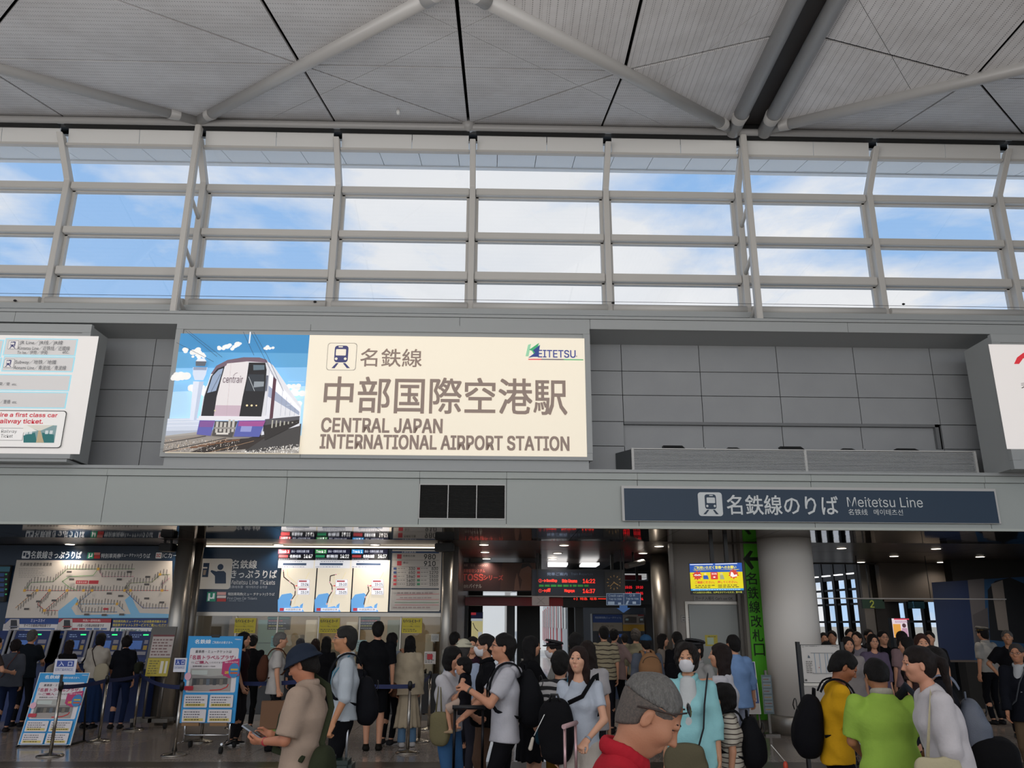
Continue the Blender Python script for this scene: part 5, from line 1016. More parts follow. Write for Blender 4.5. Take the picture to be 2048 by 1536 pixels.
# A-frame poster and easel poster (same printed design)
def f_plaza(q):
    q.rect(.012, .008, .988, .992, '#1a8ecb'); q.rrect(.06, .14, .95, .655, .04, '#d5cfd0'); q.text('名鉄線', .13, .04, .42, .09, '#dfe8ee', .03); q.text('ご利用のお客さまへ', .45, .06, .82, .09, '#dfe8ee', .02); q.text('Meitetsu', .86, .03, .97, .045, '#dfe8ee', .03)
    q.text('乗車券・ミューチケットは', .16, .165, .82, .2, '#4a4246', .02); q.text('「名鉄トラベルプラザ」', .08, .225, .9, .275, '#a62a58', .03); q.text('でも', .1, .3, .16, .32, '#4a4246'); q.text('ご購入', .18, .29, .42, .325, '#a62a58', .03); q.text('いただけます', .44, .3, .68, .32, '#4a4246'); q.text('営業時間 10:00～19:00', .14, .345, .55, .362, '#5a5256', .02)
    q.rect(.11, .38, .86, .64, '#8a8682'); q.poly([(.11, .38), (.86, .38), (.86, .45), (.45, .47), (.11, .44)], '#a5a49e'); q.rect(.14, .4, .42, .45, '#b9c0ba'); q.rect(.16, .49, .8, .58, '#4a4744'); q.poly([(.11, .64), (.2, .57), (.86, .56), (.86, .64)], '#9b928c')
    for i in range(5): q.rect(.18 + i * .12, .5, .24 + i * .12, .57, ('#2f3236', '#6f675c', '#57606a')[i % 3])
    q.line([(.5, .63), (.7, .62), (.8, .59), (.82, .56)], .014, '#c02a2a'); q.poly([(.68, .3), (.98, .26), (1.0, .46), (.82, .49), (.68, .44)], '#b02562'); q.poly([(.7, .41), (.8, .42), (.72, .47)], '#b02562'); q.text('名鉄トラベルプラザ', .72, .295, .96, .315, '#eedde4', .02); q.text('CARD OK!', .74, .41, .86, .44, '#e0c030', .05); q.disc(.9, .4, .085, '#2a7ab0', sq=1.15); q.rect(.84, .38, .97, .4, '#c9a82a'); q.rect(.84, .42, .97, .44, '#b9501e')
    q.disc(.08, .47, .045, '#dba8b8', sq=1.3); q.rrect(.04, .58, .2, .63, .2, '#b52a3c')
    for i, (u, v) in enumerate(((.06, .68), (.52, .68), (.06, .845), (.52, .845))): q.rrect(u, v, u + .42, v + .145, .08, '#d5cfd0'); q.greek(u + .03, v + .015, u + .38, v + .1, '#5f5a60', 3, i, .4); q.rect(u + .03, v + .1, u + .38, v + .13, '#cdb960'); q.greek(u + .05, v + .1, u + .36, v + .13, '#6a5c30', 1, i)
ya_ = at(90, 1495, z=0).y
tf, O, R_, D_, N_, w, h = poster('leaning_poster_stand', 'blue travel plaza poster leaning back on a low floor stand behind the entrance post', ((35, 1490), (140, 1492), (86, 1345)), ya_ + .05, f_plaza, .28, 'poster', edge=WHITE)
for k in (.08, .92): MB().tube([O + R_ * w * k - N_ * .03, Vector((O.x + w * k, O.y + .25, .01))], .014, 8).tube([O + R_ * w * k + D_ * h - N_ * .02, Vector((O.x + w * k, O.y + .3, .01))], .014, 8).build('rear_leg', BLACK, tf)
MB().tube([O + D_ * h - N_ * .02 + R_ * .02, (O.x + .02, O.y - .35, .012)], .012, 8).tube([O + D_ * h - N_ * .02 + R_ * (w - .02), (O.x + w - .02, O.y - .35, .012)], .012, 8).build('foot', BLACK, tf)
ye = 12.25
tf, O, R_, D_, N_, w, h = poster('easel_poster_stand', 'blue travel plaza poster upright on a wheeled steel easel', ((357, 1446), (469, 1449), (375, 1272)), ye, f_plaza, 0., 'poster', edge=mat('poster_edge', '#1583c4', .5))
for k in (.1, .9):
    x = O.x + w * k; MB().tube([(x, ye + .06, .12), (x, ye + .06, O.z - h * .9)], .017, 8).build('post', CHROME, tf); MB().tube([(x, ye - .25, .12), (x, ye + .35, .1)], .017, 8).build('foot_bar', CHROME, tf)
    for y in (ye - .25, ye + .35): MB().lathe((x - .02, y, .045), [(.045, 0), (.045, .04)], 14, 'x').build('castor', RUBBER, tf)
MB().tube([(O.x + w * .1, ye + .06, .2), (O.x + w * .9, ye + .06, .2)], .015, 8).build('cross_bar', CHROME, tf)
for k in (.22, .72): MB().box((O.x + w * k - .12, ye - .03, O.z - h - .035), (O.x + w * k + .12, ye + .03, O.z - h + .005)).build('cardboard_support', mat('cardboard', '#8a6a48', .8), tf)
MB().bevbox((O.x + w * .42, ye - .01, O.z - .02), (O.x + w * .58, ye + .04, O.z + .02), .008).build('clip', BLACK, tf)
# information board at the right on a black frame
YI = 10.5
def f_info(q):
    q.rect(.02, .015, .98, .985, '#b9b5b0'); q.text('名鉄 中部国際空港 ホーム・コンコース案内図', .12, .03, .9, .055, '#3a3835', .02)
    for u in (.04, .9): q.disc(u + .03, .05, .025, '#5a5855'); q.disc(u + .03, .05, .018, '#b9b5b0')
    for i, x in enumerate((.34, .46, .6, .66, .78)): q.line([(x, .22), (x, .75)], .008, '#8a9aa8' if i < 4 else '#7a7a78')
    q.line([(.25, .22), (.85, .22)], .008, '#8a8a88'); q.line([(.25, .75), (.8, .75)], .008, '#8a8a88'); q.disc(.42, .6, .012, '#a03a3a'); q.poly([(.18, .27), (.2, .3), (.22, .35), (.16, .35)], '#3a4a5a'); q.greek(.1, .42, .26, .75, '#6a6560', 7, 3); q.greek(.7, .35, .8, .5, '#6a7a9a', 4, 3); q.rect(.04, .9, .09, .95, '#4a4845')
YI = 9.6
tf, O, R_, D_, N_, w, h = poster('station_map_board', 'white station layout map on a black framed stand beside the white column', ((1607, 1366), (1688, 1368), (1596, 1289)), YI, f_info, 0., 'notice board', edge=BLACK)
MB().box((O.x - .04, YI - .012, 0), (O.x - .004, YI + .04, O.z + .03)).build('post', BLACK, tf); MB().box((O.x + w + .004, YI - .012, 0), (O.x + w + .04, YI + .04, O.z + .03)).build('post', BLACK, tf)
MB().box((O.x, YI, .35), (O.x + w, YI + .02, O.z - h - .03)).build('lower_panel', mat('board_grey_panel', '#9a9691', .5), tf); MB().box((O.x, YI - .01, O.z - h - .03), (O.x + w, YI + .03, O.z - h)).build('rail', STEEL, tf)
MB().box((O.x - .04, YI - .2, 0), (O.x, YI + .25, .04)).box((O.x + w, YI - .2, 0), (O.x + w + .04, YI + .25, .04)).build('foot', BLACK, tf)

# ---------------------------------------------------------------- stanchions and belts
BELT = mat('belt_navy', '#18234f', .7); POLE = mat('stanchion_steel', '#a09a92', .25, 1.)
def stanchion(u, vb, label, hh=.93, head=BLACK):
    p = at(u, vb, z=0); t = thing('stanchion', label, 'barrier post', (p.x, p.y, 0), 'steel queue barrier posts'); x, y = p.x, p.y
    MB().lathe((x, y, 0), [(.17, 0), (.17, .012), (.13, .028), (.04, .04), (.024, .05)], 28).build('base', POLE, t)
    MB().lathe((x, y, 0), [(.022, .045), (.022, hh - .1)], 16).build('pole', POLE, t)
    MB().lathe((x, y, 0), [(.03, hh - .1), (.032, hh - .03), (.026, hh), (.01, hh + .008)], 16).build('belt_head', head, t); return Vector((x, y, hh - .065))
def belt(a, b_, label):
    d = (b_ - a); n = 12; L = []
    for i in range(n + 1):
        f = i / n; q = a + d * f; sag = .035 * (1 - (2 * f - 1) ** 2) * d.length / 2; L.append(Vector((q.x, q.y, q.z - sag)))
    mb = MB(); V_ = [];
    for q in L: V_ += [(q.x, q.y - .002, q.z - .028), (q.x, q.y - .002, q.z + .028), (q.x, q.y + .002, q.z + .028), (q.x, q.y + .002, q.z - .028)]
    fs = []
    for i in range(n):
        for k in range(4): fs.append((i * 4 + k, i * 4 + (k + 1) % 4, i * 4 + 4 + (k + 1) % 4, i * 4 + 4 + k))
    m = (a + b_) / 2; return tag(mb.add(V_, fs).build('barrier_belt', BELT), label, 'barrier belt', 'navy queue belts')
s1 = stanchion(100, 1512, 'steel barrier post holding the entrance sign before the leaning poster')
s2 = stanchion(197, 1483, 'steel barrier post right of the leaning poster')
s3 = stanchion(267, 1460, 'steel barrier post farther back near the notice stand')
s4 = stanchion(348, 1511, 'steel barrier post at the left edge of the easel poster')
s5 = stanchion(402, 1484, 'steel barrier post half hidden behind the easel poster')
s6 = stanchion(592, 1509, 'steel barrier post hidden behind the bucket hat man', 1.0)
s7 = stanchion(815, 1506, 'steel barrier post in front of the cream coat woman')
s8 = stanchion(838, 1483, 'steel barrier post just right of the cream coat woman')
s9 = stanchion(857, 1459, 'black topped barrier post nearest the slim steel column')
s10 = stanchion(470, 1456, 'steel barrier post behind the dark red shirted man')
for a, b_, l in ((s1, s2, 'navy belt from the entrance sign post to the next post'), (s2, s3, 'navy belt in front of the woman with the blue skirt'), (s3, s4 + Vector((0, 0, 0)), 'navy belt between the notice stand and the easel poster'), (s5, s10, 'navy belt passing behind the easel poster'), (s5, s6, 'navy belt in front of the white haired man'), (s6, s7, 'navy belt in front of the black shirted man'), (s7, s8, 'short navy belt beside the cream coat'), (s8, s9, 'short navy belt nearest the slim steel column'), (s10, s9 + Vector((-2.0, .3, 0)), 'navy belt along the ticket counter')): belt(a, b_, l)
def post_sign(s, u0, v0, u1, v1, label):
    Y = s.y - .03; A = at(u0, v1, Y); B = at(u1, v1, Y); T2 = at(u0, v0, Y).z
    t = thing('entrance_sign', label, 'sign', ((A.x + B.x) / 2, Y, A.z), 'entrance signs on the barrier posts'); MB().box((A.x, Y, A.z), (B.x, Y + .006, T2)).build('plate', mat('sign_white', '#c9c9d2', .4), t)
    q = Print(frame=(Vector((A.x, Y - .001, T2)), Vector((B.x - A.x, 0, 0)), Vector((0, 0, A.z - T2)), Vector((0, -1, 0)))); q.rect(.1, .1, .88, .5, '#27408e'); q.text('入  口', .2, .15, .8, .45, '#cfd6ea', .02); q.text('ENTRANCE', .08, .58, .88, .76, '#8f96b8', .03); q.build('lettering', t)
    MB().box((s.x - .02, Y + .006, A.z - .1), (s.x + .02, Y + .012, A.z + .05)).build('bracket', BLACK, t)
post_sign(s1, 106, 1318, 150, 1349, 'white entrance sign with blue panel on the post before the leaning poster'); post_sign(s4, 346, 1316, 371, 1344, 'white entrance sign partly hidden by the easel poster')

# ---------------------------------------------------------------- beyond: platform, train, far windows
def window_block():
    pass
YZ = 30.0
# end wall of the gate hall with bright openings
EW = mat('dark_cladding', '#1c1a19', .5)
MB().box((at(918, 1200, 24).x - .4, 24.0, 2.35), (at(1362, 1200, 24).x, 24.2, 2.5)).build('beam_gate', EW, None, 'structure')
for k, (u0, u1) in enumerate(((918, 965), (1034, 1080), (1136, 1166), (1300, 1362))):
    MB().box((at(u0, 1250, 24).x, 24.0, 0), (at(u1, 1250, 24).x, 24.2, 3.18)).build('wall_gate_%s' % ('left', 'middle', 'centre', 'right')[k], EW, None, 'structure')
t = thing('departure_screen', 'small bright route screen beyond the gates beside the passage wall', 'screen', (at(953, 1250, 23).x, 23, 1.2)); A = at(941, 1300, 23); B = at(966, 1224, 23); MB().box((A.x, 23, A.z), (B.x, 23.1, B.z)).build('casing', BLACK, t); p = Print(Y=22.997, emit=.55); p.rect(942, 1225, 965, 1236, '#101430'); p.rect(942, 1225, 952, 1230, '#a83038'); p.rect(942, 1237, 965, 1300, '#c9bf8a'); p.rect(942, 1237, 965, 1242, '#b8c0c8'); p.line([(946, 1246), (950, 1256), (956, 1262)], 1.5, '#4a4038'); p.rect(956, 1264, 964, 1280, '#b8bac0'); p.build('screen_image', t); MB().box((A.x, 23, 0), (B.x, 23.1, A.z)).build('stand', BLACK, t)
# platform train
TY = 27.0; a = at(1082, 1290, TY)
tr = thing('commuter_train', 'grey and red commuter train standing at the platform beyond the gates', 'train', (a.x, TY, 0))
TRM = mat('train_grey', '#b0aeac', .35); x = at(1086, 1250, 27).x
P0 = at(1135, 1300, 26); P1 = Vector((at(1086, 1250, 60).x, 60, 0))
def tside(s, z, off=0): return Vector((P0.x + (P1.x - P0.x) * s - off, P0.y + (P1.y - P0.y) * s, z))
bz0, bz1 = .5, 3.1
x = at(1088, 1250, 27).x
for c in range(2):
    s0, s1_ = c * .5, c * .5 + .49
    MB().prism([tside(s0, bz0), tside(s0, bz1), tside(s1_, bz1), tside(s1_, bz0)], (2.6, 0, 0)).build('car_body', TRM, tr)
    MB().prism([tside(s0, bz1 + .0), tside(s0, bz1 + .15), tside(s1_, bz1 + .15), tside(s1_, bz1)], (2.4, 0, 0)).build('roof_edge', mat('train_red', '#9a2a30', .4), tr)
    for i in range(8):
        q0 = s0 + (s1_ - s0) * (i + .2) / 8; q1 = s0 + (s1_ - s0) * (i + .75) / 8
        MB().prism([tside(q0, 1.6, .02), tside(q0, 2.6, .02), tside(q1, 2.6, .02), tside(q1, 1.6, .02)], (.02, 0, 0)).build('window', mat('train_window', '#23262a', .15), tr)
        if i % 2: MB().prism([tside(q1, .7, .03), tside(q1, 2.7, .03), tside(q1 + .02, 2.7, .03), tside(q1 + .02, .7, .03)], (.03, 0, 0)).build('door', mat('train_red', '#9a2a30', .4), tr)
MB().box((at(900, 1300, 25).x, 25, -.02), (P0.x - .4, 60, .02)).build('platform', mat('platform_pale', '#8a8884', .5), None, 'structure')
# far side of the open platform: pale wall and canopy beams under the daylight
MB().box((-14, 62, -.5), (14, 62.4, 7)).build('wall_platform_end', mat('platform_wall_pale', '#d5d6d4', .6), None, 'structure')
MB().box((-26, 24.6, -.12), (P0.x + 12, 80, -.03)).build('platform_floor', mat('platform_pale', '#aaa8a4', .5), None, 'structure')
cn = thing('platform_canopy', 'pale steel canopy beams over the platform beyond the gates', 'canopy', (0, 40, 3.6), kind='structure')
for k in range(7): MB().box((-9, 27 + k * 4.2, 3.7), (9, 27.25 + k * 4.2, 3.95)).build('canopy_beam', GREYL, cn)
for x in (-4, 1.2): MB().box((x, 25, 3.95), (x + .2, 60, 4.1)).build('canopy_rail', GREYL, cn)
for k in range(5): x = at(1015, 1250, 30 + 6 * k).x; MB().box((x - .1, 30 + 6 * k, 0), (x + .1, 30.2 + 6 * k, 3.7)).build('canopy_post', GREYL, cn)
# ceiling lights of the passage
for k, (u0, u1) in enumerate(((1095, 1135), (1163, 1198))):
    A = at(u0, 1138, z=3.16); B = at(u1, 1127, z=3.16)
    if A.y > 30: A.y = 25
    t = thing('ceiling_panel_light', ('bright square ceiling light behind the left half of the departure board', 'bright square ceiling light behind the right half of the departure board')[k], 'ceiling light', ((A.x + B.x) / 2, 19.2, 3.1)); xa = at(u0, 1130, 19.).x; xb = at(u1, 1130, 19.).x; MB().prism([(xa, 18.9, 3.05), (xb, 18.9, 3.05), (xb + .1, 20.4, 3.1), (xa + .1, 20.4, 3.1)], (0, 0, .05)).build('diffuser', mat('panel_light', '#ffffff', .4, 0, 1.6), t)
# right hand: slanted window wall far behind
xw0 = at(1640, 1260, 30).x
a = Vector((at(1612, 1260, 32).x, 32, 0)); b_ = Vector((at(1890, 1260, 24.2).x, 24.2, 0)); d = (b_ - a); L_ = d.length; d.normalize(); nrm = Vector((-d.y, d.x, 0))
fw = thing('window_2', None, None, kind='structure')
BRM = mat('daylit_sky_glass', '#eef2f5', .4, 0, 1.0)
nb = 10; step_ = L_ / nb; th = math.atan2(d.y, d.x); pw2 = .11
for i in range(nb + 1):
    cc_ = a + d * (i * step_); M = Matrix.Translation(cc_) @ Matrix.Rotation(th, 4, 'Z'); MB().box((-pw2 * .7, -.08, 0), (pw2 * .7, .1, 5.0), M).build('mullion_pier', EW, fw)
    if i < nb:
        for z in (.75, 1.83, 2.43, 2.93): MB().box((pw2, -.06, z), (step_ - pw2, .06, z + .07), M).build('cross_bar', EW, fw)
        for z0, z1 in ((.82, 1.83), (1.9, 2.43), (2.5, 2.93), (3.0, 3.3)):
            s_ = step_ * (.42 if i % 4 == 3 else .0)
            MB().box((pw2 + s_, .06, z0), (step_ * .8, .08, z1), M).build('pane', GLASS, fw)
            MB().box((step_ * .8, -.02, z0), (step_ - pw2 * .6, .03, z1), M).build('inner_reveal', mat('reveal_grey', '#6f7276', .5), fw)
        MB().box((pw2, -.06, 0), (step_ - pw2, .06, .75), M).build('low_wall', EW, fw)
        MB().box((pw2, -.06, 3.3), (step_ - pw2, .06, 5.0), M).build('head_panel', mat('head_panel_grey', '#4a4a4c', .5), fw)
        MB().box((step_ * .2, -.6, 3.42), (step_ * .75, -.5, 3.46), M).build('light_slot', mat('slot_light', '#ffffff', .4, 0, 1.2), fw)
# big picture wall at the right
YX = 18.5
xa, xb = at(1872, 1250, YX + 1).x, at(2100, 1250, YX).x
t = thing('mural_wall', 'dark blue mural wall with a dim picture of a train front beside the station officer', 'advertisement', ((xa + xb) / 2, YX, 0))
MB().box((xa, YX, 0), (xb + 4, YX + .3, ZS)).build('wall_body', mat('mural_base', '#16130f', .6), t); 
p = Print(Y=YX - .003, emit=.0); p.poly([(1863, 1165), (2140, 1148), (2140, 1330), (1880, 1320)], '#16264a'); p.poly([(1940, 1160), (2140, 1148), (2140, 1330), (1950, 1325)], '#1f4468'); p.poly([(1935, 1160), (1968, 1157), (1972, 1260), (1950, 1300)], '#5a5658'); p.poly([(1945, 1230), (1975, 1215), (1980, 1290), (1955, 1300)], '#4a4648'); p.poly([(1975, 1180), (1990, 1162), (2020, 1155), (2050, 1168), (2070, 1200), (2075, 1290), (1980, 1280)], '#0c0d12'); p.poly([(1982, 1168), (2005, 1160), (2018, 1262), (1996, 1260)], '#7a726c'); p.text('centrair', 1984, 1195, 2008, 1202, '#2a2524'); p.rect(1880, 1320, 2140, 1324, '#5a5048'); p.build('picture', t)
MB().box((xa - 1.2, YX + 1.0, ZS - .9), (xa + .9, YX + 1.2, ZS)).build('wall_header', mat('concrete_dim', '#4a423b', .7), None, 'structure')
MB().box((at(1700, 1197, 17.5).x - 3, 17.45, at(1700, 1197, 17.5).z - .01), (at(2010, 1199, 17.5).x, 17.5, at(1700, 1197, 17.5).z + .012)).build('glass_top_rail', mat('pale_edge', '#b8b4b0', .4), tag(thing('hanging_rail', 'thin pale horizontal rail hanging above the crowd on the right', 'rail', (at(1800, 1198, 17.5).x, 17.5, at(1700, 1197, 17.5).z))))
o = bpy.data.objects['hanging_rail']; x = at(1860, 1197, 17.5).x; MB().tube([(x, 17.47, at(1700, 1197, 17.5).z), (x, 17.47, ZS)], .008, 6).build('rod', BLACK, o); x = at(1720, 1197, 17.5).x; MB().tube([(x, 17.47, at(1700, 1197, 17.5).z), (x, 17.47, ZS)], .008, 6).build('rod', BLACK, o)
YJ = 19.5; A = at(1726, 1217, YJ); B = at(1768, 1199, YJ)
t = thing('gate_number_sign', 'dark green hanging sign with a yellow number 2', 'sign', ((A.x + B.x) / 2, YJ, A.z)); MB().box((A.x, YJ, A.z), (B.x, YJ + .06, B.z)).build('board', mat('dark_green', '#14301c', .4), t); MB().box((A.x + .2, YJ + .02, B.z), (A.x + .23, YJ + .04, ZS)).build('hanger', BLACK, t); p = Print(Y=YJ - .002, emit=.1); p.text('2', 1741, 1201, 1749, 1215, '#8f9a3a', .03); p.build('number', t)
A = at(1818, 1217, YJ); B = at(1848, 1201, YJ)
t = thing('gate_number_sign', 'dark blue hanging sign right of the green number sign', 'sign', ((A.x + B.x) / 2, YJ, A.z)); MB().box((A.x, YJ, A.z), (B.x, YJ + .06, B.z)).build('board', mat('dark_teal', '#10303c', .4), t); MB().box((A.x + .2, YJ + .02, B.z), (A.x + .23, YJ + .04, ZS)).build('hanger', BLACK, t); p = Print(Y=YJ - .002, emit=.05); p.text('1', 1826, 1203, 1829, 1215, '#3a6a8a', .03); p.build('number', t)
YL2 = 18.0; A = at(1787, 1276, YL2); B = at(1819, 1236, YL2)
t = thing('digital_poster', 'small lit upright advertising screen behind the crowd on the right', 'screen', ((A.x + B.x) / 2, YL2, 0)); MB().box((A.x, YL2, 0), (B.x, YL2 + .15, B.z)).build('casing', BLACK, t); p = Print(Y=YL2 - .002, emit=.7); p.rect(1788, 1237, 1818, 1275, '#d5c6cf'); p.rect(1788, 1237, 1818, 1239.5, '#c23a52'); p.rect(1789, 1248, 1804, 1275, '#d0953f'); p.disc(1808, 1251, 4, '#4a2f36'); p.poly([(1802, 1275), (1804, 1256), (1814, 1256), (1818, 1275)], '#b08aa0'); p.greek(1790, 1241, 1816, 1246, '#8a6a86', 2, 3); p.build('screen_image', t)
# dark side walls that close the concourse
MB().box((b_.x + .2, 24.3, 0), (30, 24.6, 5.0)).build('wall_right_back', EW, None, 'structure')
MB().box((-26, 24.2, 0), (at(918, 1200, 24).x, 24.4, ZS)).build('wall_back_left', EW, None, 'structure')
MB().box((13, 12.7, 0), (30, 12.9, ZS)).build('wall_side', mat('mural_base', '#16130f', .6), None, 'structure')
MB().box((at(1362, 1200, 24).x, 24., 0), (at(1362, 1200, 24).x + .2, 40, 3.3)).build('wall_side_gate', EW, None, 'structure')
for k in range(4):
    A = at(1690 + k * 30, 1240, 24); 
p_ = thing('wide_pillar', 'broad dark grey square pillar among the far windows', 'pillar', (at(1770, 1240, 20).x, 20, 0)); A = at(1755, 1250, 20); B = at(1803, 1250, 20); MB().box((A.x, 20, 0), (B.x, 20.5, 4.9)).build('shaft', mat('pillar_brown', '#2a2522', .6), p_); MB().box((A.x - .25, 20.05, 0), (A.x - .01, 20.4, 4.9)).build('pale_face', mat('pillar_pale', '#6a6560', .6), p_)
# ================================================================ PEOPLE
def sub(a, b): return (a[0] - b[0], a[1] - b[1], a[2] - b[2])
class Grid:
    """signed distance field on a rectilinear grid, finer where asked"""
    def __init__(s, lo, hi, hc, fine=(), hf=None):
        s.ax = []
        for k in range(3):
            iv = [(c[k] - r, c[k] + r) for c, r in fine]; L = []; t = lo[k]
            while t < hi[k]:
                L.append(t); t += hf if any(a - hc <= t <= b for a, b in iv) else hc
            L.append(t); s.ax.append(np.array(L))
        s.V = np.full([len(a) for a in s.ax], .3, dtype=np.float32)
    def cell(s, lo, hi, m):
        sl = []; P = []
        for k in range(3):
            a = s.ax[k]; i = max(int(np.searchsorted(a, lo[k] - m)) - 1, 0); j = min(int(np.searchsorted(a, hi[k] + m)) + 1, len(a)); sl.append(slice(i, j)); P.append(a[i:j])
        if any(len(p) == 0 for p in P): return None, None
        return tuple(sl), (P[0][:, None, None], P[1][None, :, None], P[2][None, None, :])
    def put(s, lo, hi, f, k=.012, op='u', m=None):
        m = .05 + k if m is None else m; sl, P = s.cell(lo, hi, m)
        if sl is None: return
        d = f(*P); v = s.V[sl]
        if op == 'u':
            h = np.maximum(k - np.abs(v - d), 0) / max(k, 1e-6); s.V[sl] = np.minimum(v, d) - h * h * k * .25
        elif op == 's':
            d = -d; h = np.maximum(k - np.abs(v - d), 0) / max(k, 1e-6); s.V[sl] = np.maximum(v, d) + h * h * k * .25
    def cap(s, a, b, ra, rb, k=.012, lat=None, ratio=1., flat=False, op='u', flata=False):
        """tapered limb from a to b; lat: sideways axis widened by ratio; flat: cut square at b"""
        a = np.array(a, float); b = np.array(b, float); d = b - a; L = float(np.linalg.norm(d)); d = d / max(L, 1e-6)
        if lat is not None: lat = np.array(lat, float); lat = lat - d * (lat @ d); lat /= max(np.linalg.norm(lat), 1e-6)
        R = max(ra, rb) * max(ratio, 1)
        def f(x, y, z):
            px, py, pz = x - a[0], y - a[1], z - a[2]; t = px * d[0] + py * d[1] + pz * d[2]
            tc = np.clip(t / max(L, 1e-6), 0, 1); qx = px - d[0] * t; qy = py - d[1] * t; qz = pz - d[2] * t
            if lat is not None:
                l = qx * lat[0] + qy * lat[1] + qz * lat[2]; g = l * (1 / ratio - 1); qx = qx + lat[0] * g; qy = qy + lat[1] * g; qz = qz + lat[2] * g
            e = t - tc * L
            if flat: e = np.where(t > L, 0, e)
            if flata: e = np.where(t < 0, 0, e)
            r = ra + (rb - ra) * tc; q = np.sqrt(qx * qx + qy * qy + qz * qz + e * e) - r
            if flat: q = np.maximum(q, t - L)
            if flata: q = np.maximum(q, -t)
            return q
        s.put(np.minimum(a, b) - R, np.maximum(a, b) + R, f, k, op)
    def ell(s, c, r, M=None, k=.012, op='u', ex=2.):
        """ellipsoid with axes M (rows) and radii r"""
        c = np.array(c, float); M = np.eye(3) if M is None else np.array(M); R = max(r)
        def f(x, y, z):
            p = [(x - c[0]) * M[i][0] + (y - c[1]) * M[i][1] + (z - c[2]) * M[i][2] for i in range(3)]
            if ex == 2.:
                k0 = np.sqrt(sum((p[i] / r[i]) ** 2 for i in range(3))); k1 = np.sqrt(sum((p[i] / r[i] ** 2) ** 2 for i in range(3))); return k0 * (k0 - 1) / np.maximum(k1, 1e-6)
            k0 = sum(np.abs(p[i] / r[i]) ** ex for i in range(3)) ** (1 / ex); return (k0 - 1) * min(r)
        s.put(c - R, c + R, f, k, op)
    def cut(s, p, n, k=.004):
        """remove everything on the side the normal n points to"""
        p = np.array(p, float); n = np.array(n, float); n /= np.linalg.norm(n)
        d = (s.ax[0][:, None, None] - p[0]) * n[0] + (s.ax[1][None, :, None] - p[1]) * n[1] + (s.ax[2][None, None, :] - p[2]) * n[2]
        s.V = np.maximum(s.V, d.astype(np.float32))
    def wrinkle(s, amp, seed=0., f=1.):
        x, y, z = s.ax[0][:, None, None], s.ax[1][None, :, None], s.ax[2][None, None, :]
        s.V += (amp * (np.sin(23 * f * x + 9 * f * z + seed) * np.sin(19 * f * y - 13 * f * z + 2 * seed) + .6 * np.sin(41 * f * z + 17 * f * x - 23 * f * y + seed) * np.sin(9 * f * x + 11 * f * y + seed))).astype(np.float32)
    def mesh(s):
        V = s.V; V[0] = V[-1] = .3; V[:, 0] = V[:, -1] = .3; V[:, :, 0] = V[:, :, -1] = .3
        I = V < 0; n = I.shape; c = np.zeros([k - 1 for k in n], np.int8)
        for a in (0, 1):
            for b in (0, 1):
                for d in (0, 1): c += I[a:n[0] - 1 + a, b:n[1] - 1 + b, d:n[2] - 1 + d]
        act = (c > 0) & (c < 8); ijk = np.argwhere(act); idx = np.full(act.shape, -1, np.int64); idx[act] = np.arange(len(ijk))
        acc = np.zeros((len(ijk), 3)); cnt = np.zeros(len(ijk)); A = s.ax
        for ax in range(3):
            o = [k for k in range(3) if k != ax]
            for p in (0, 1):
                for q in (0, 1):
                    e0 = ijk.copy(); e0[:, o[0]] += p; e0[:, o[1]] += q; e1 = e0.copy(); e1[:, ax] += 1
                    v0 = V[tuple(e0.T)]; v1 = V[tuple(e1.T)]; m = (v0 < 0) != (v1 < 0); t = np.where(m, v0 / np.where(v0 == v1, 1, v0 - v1), 0)
                    P = np.stack([A[k][e0[:, k]] for k in range(3)], 1); P[:, ax] += t * (A[ax][e1[:, ax]] - A[ax][e0[:, ax]])
                    acc += P * m[:, None]; cnt += m
        vs = acc / cnt[:, None]; F_ = []
        for ax in range(3):
            o = [k for k in range(3) if k != ax]; lo = [slice(None)] * 3; hi = [slice(None)] * 3; lo[ax] = slice(0, -1); hi[ax] = slice(1, None)
            a, b = I[tuple(lo)], I[tuple(hi)]
            for sgn, m in ((0, a & ~b), (1, b & ~a)):
                e = np.argwhere(m)
                if not len(e): continue
                def g(p, q):
                    w = e.copy(); w[:, o[0]] += p; w[:, o[1]] += q; return idx[tuple(w.T)]
                quad = np.stack([g(-1, -1), g(0, -1), g(0, 0), g(-1, 0)], 1)
                if (sgn == 1) != (ax == 1): quad = quad[:, ::-1]
                F_.append(quad)
        return vs, np.concatenate(F_)
def make_mesh(name, vs, fs, m, parent, smooth=True):
    me = bpy.data.meshes.new(name); me.vertices.add(len(vs)); me.vertices.foreach_set('co', np.asarray(vs, np.float32).ravel()); me.loops.add(len(fs) * 4); me.loops.foreach_set('vertex_index', np.asarray(fs, np.int32).ravel())
    me.polygons.add(len(fs)); me.polygons.foreach_set('loop_start', np.arange(0, len(fs) * 4, 4, dtype=np.int32)); me.polygons.foreach_set('loop_total', np.full(len(fs), 4, np.int32)); me.update(calc_edges=True); me.validate()
    me.polygons.foreach_set('use_smooth', [smooth] * len(me.polygons)); me.materials.append(m)
    o = bpy.data.objects.new(name, me); COL.objects.link(o); o.parent = parent; return o
def cloth(c, rough=.85): return mat('cloth_' + str(c).strip('#'), c, rough, 0, bump=(45, .25, .012), noise=(7, '#000000', .1), spec=.12)
def skinm(c): return mat('skin_' + c.strip('#'), c, .5, 0, bump=(160, .08), noise=(9, '#a86a52', .12), spec=.3)
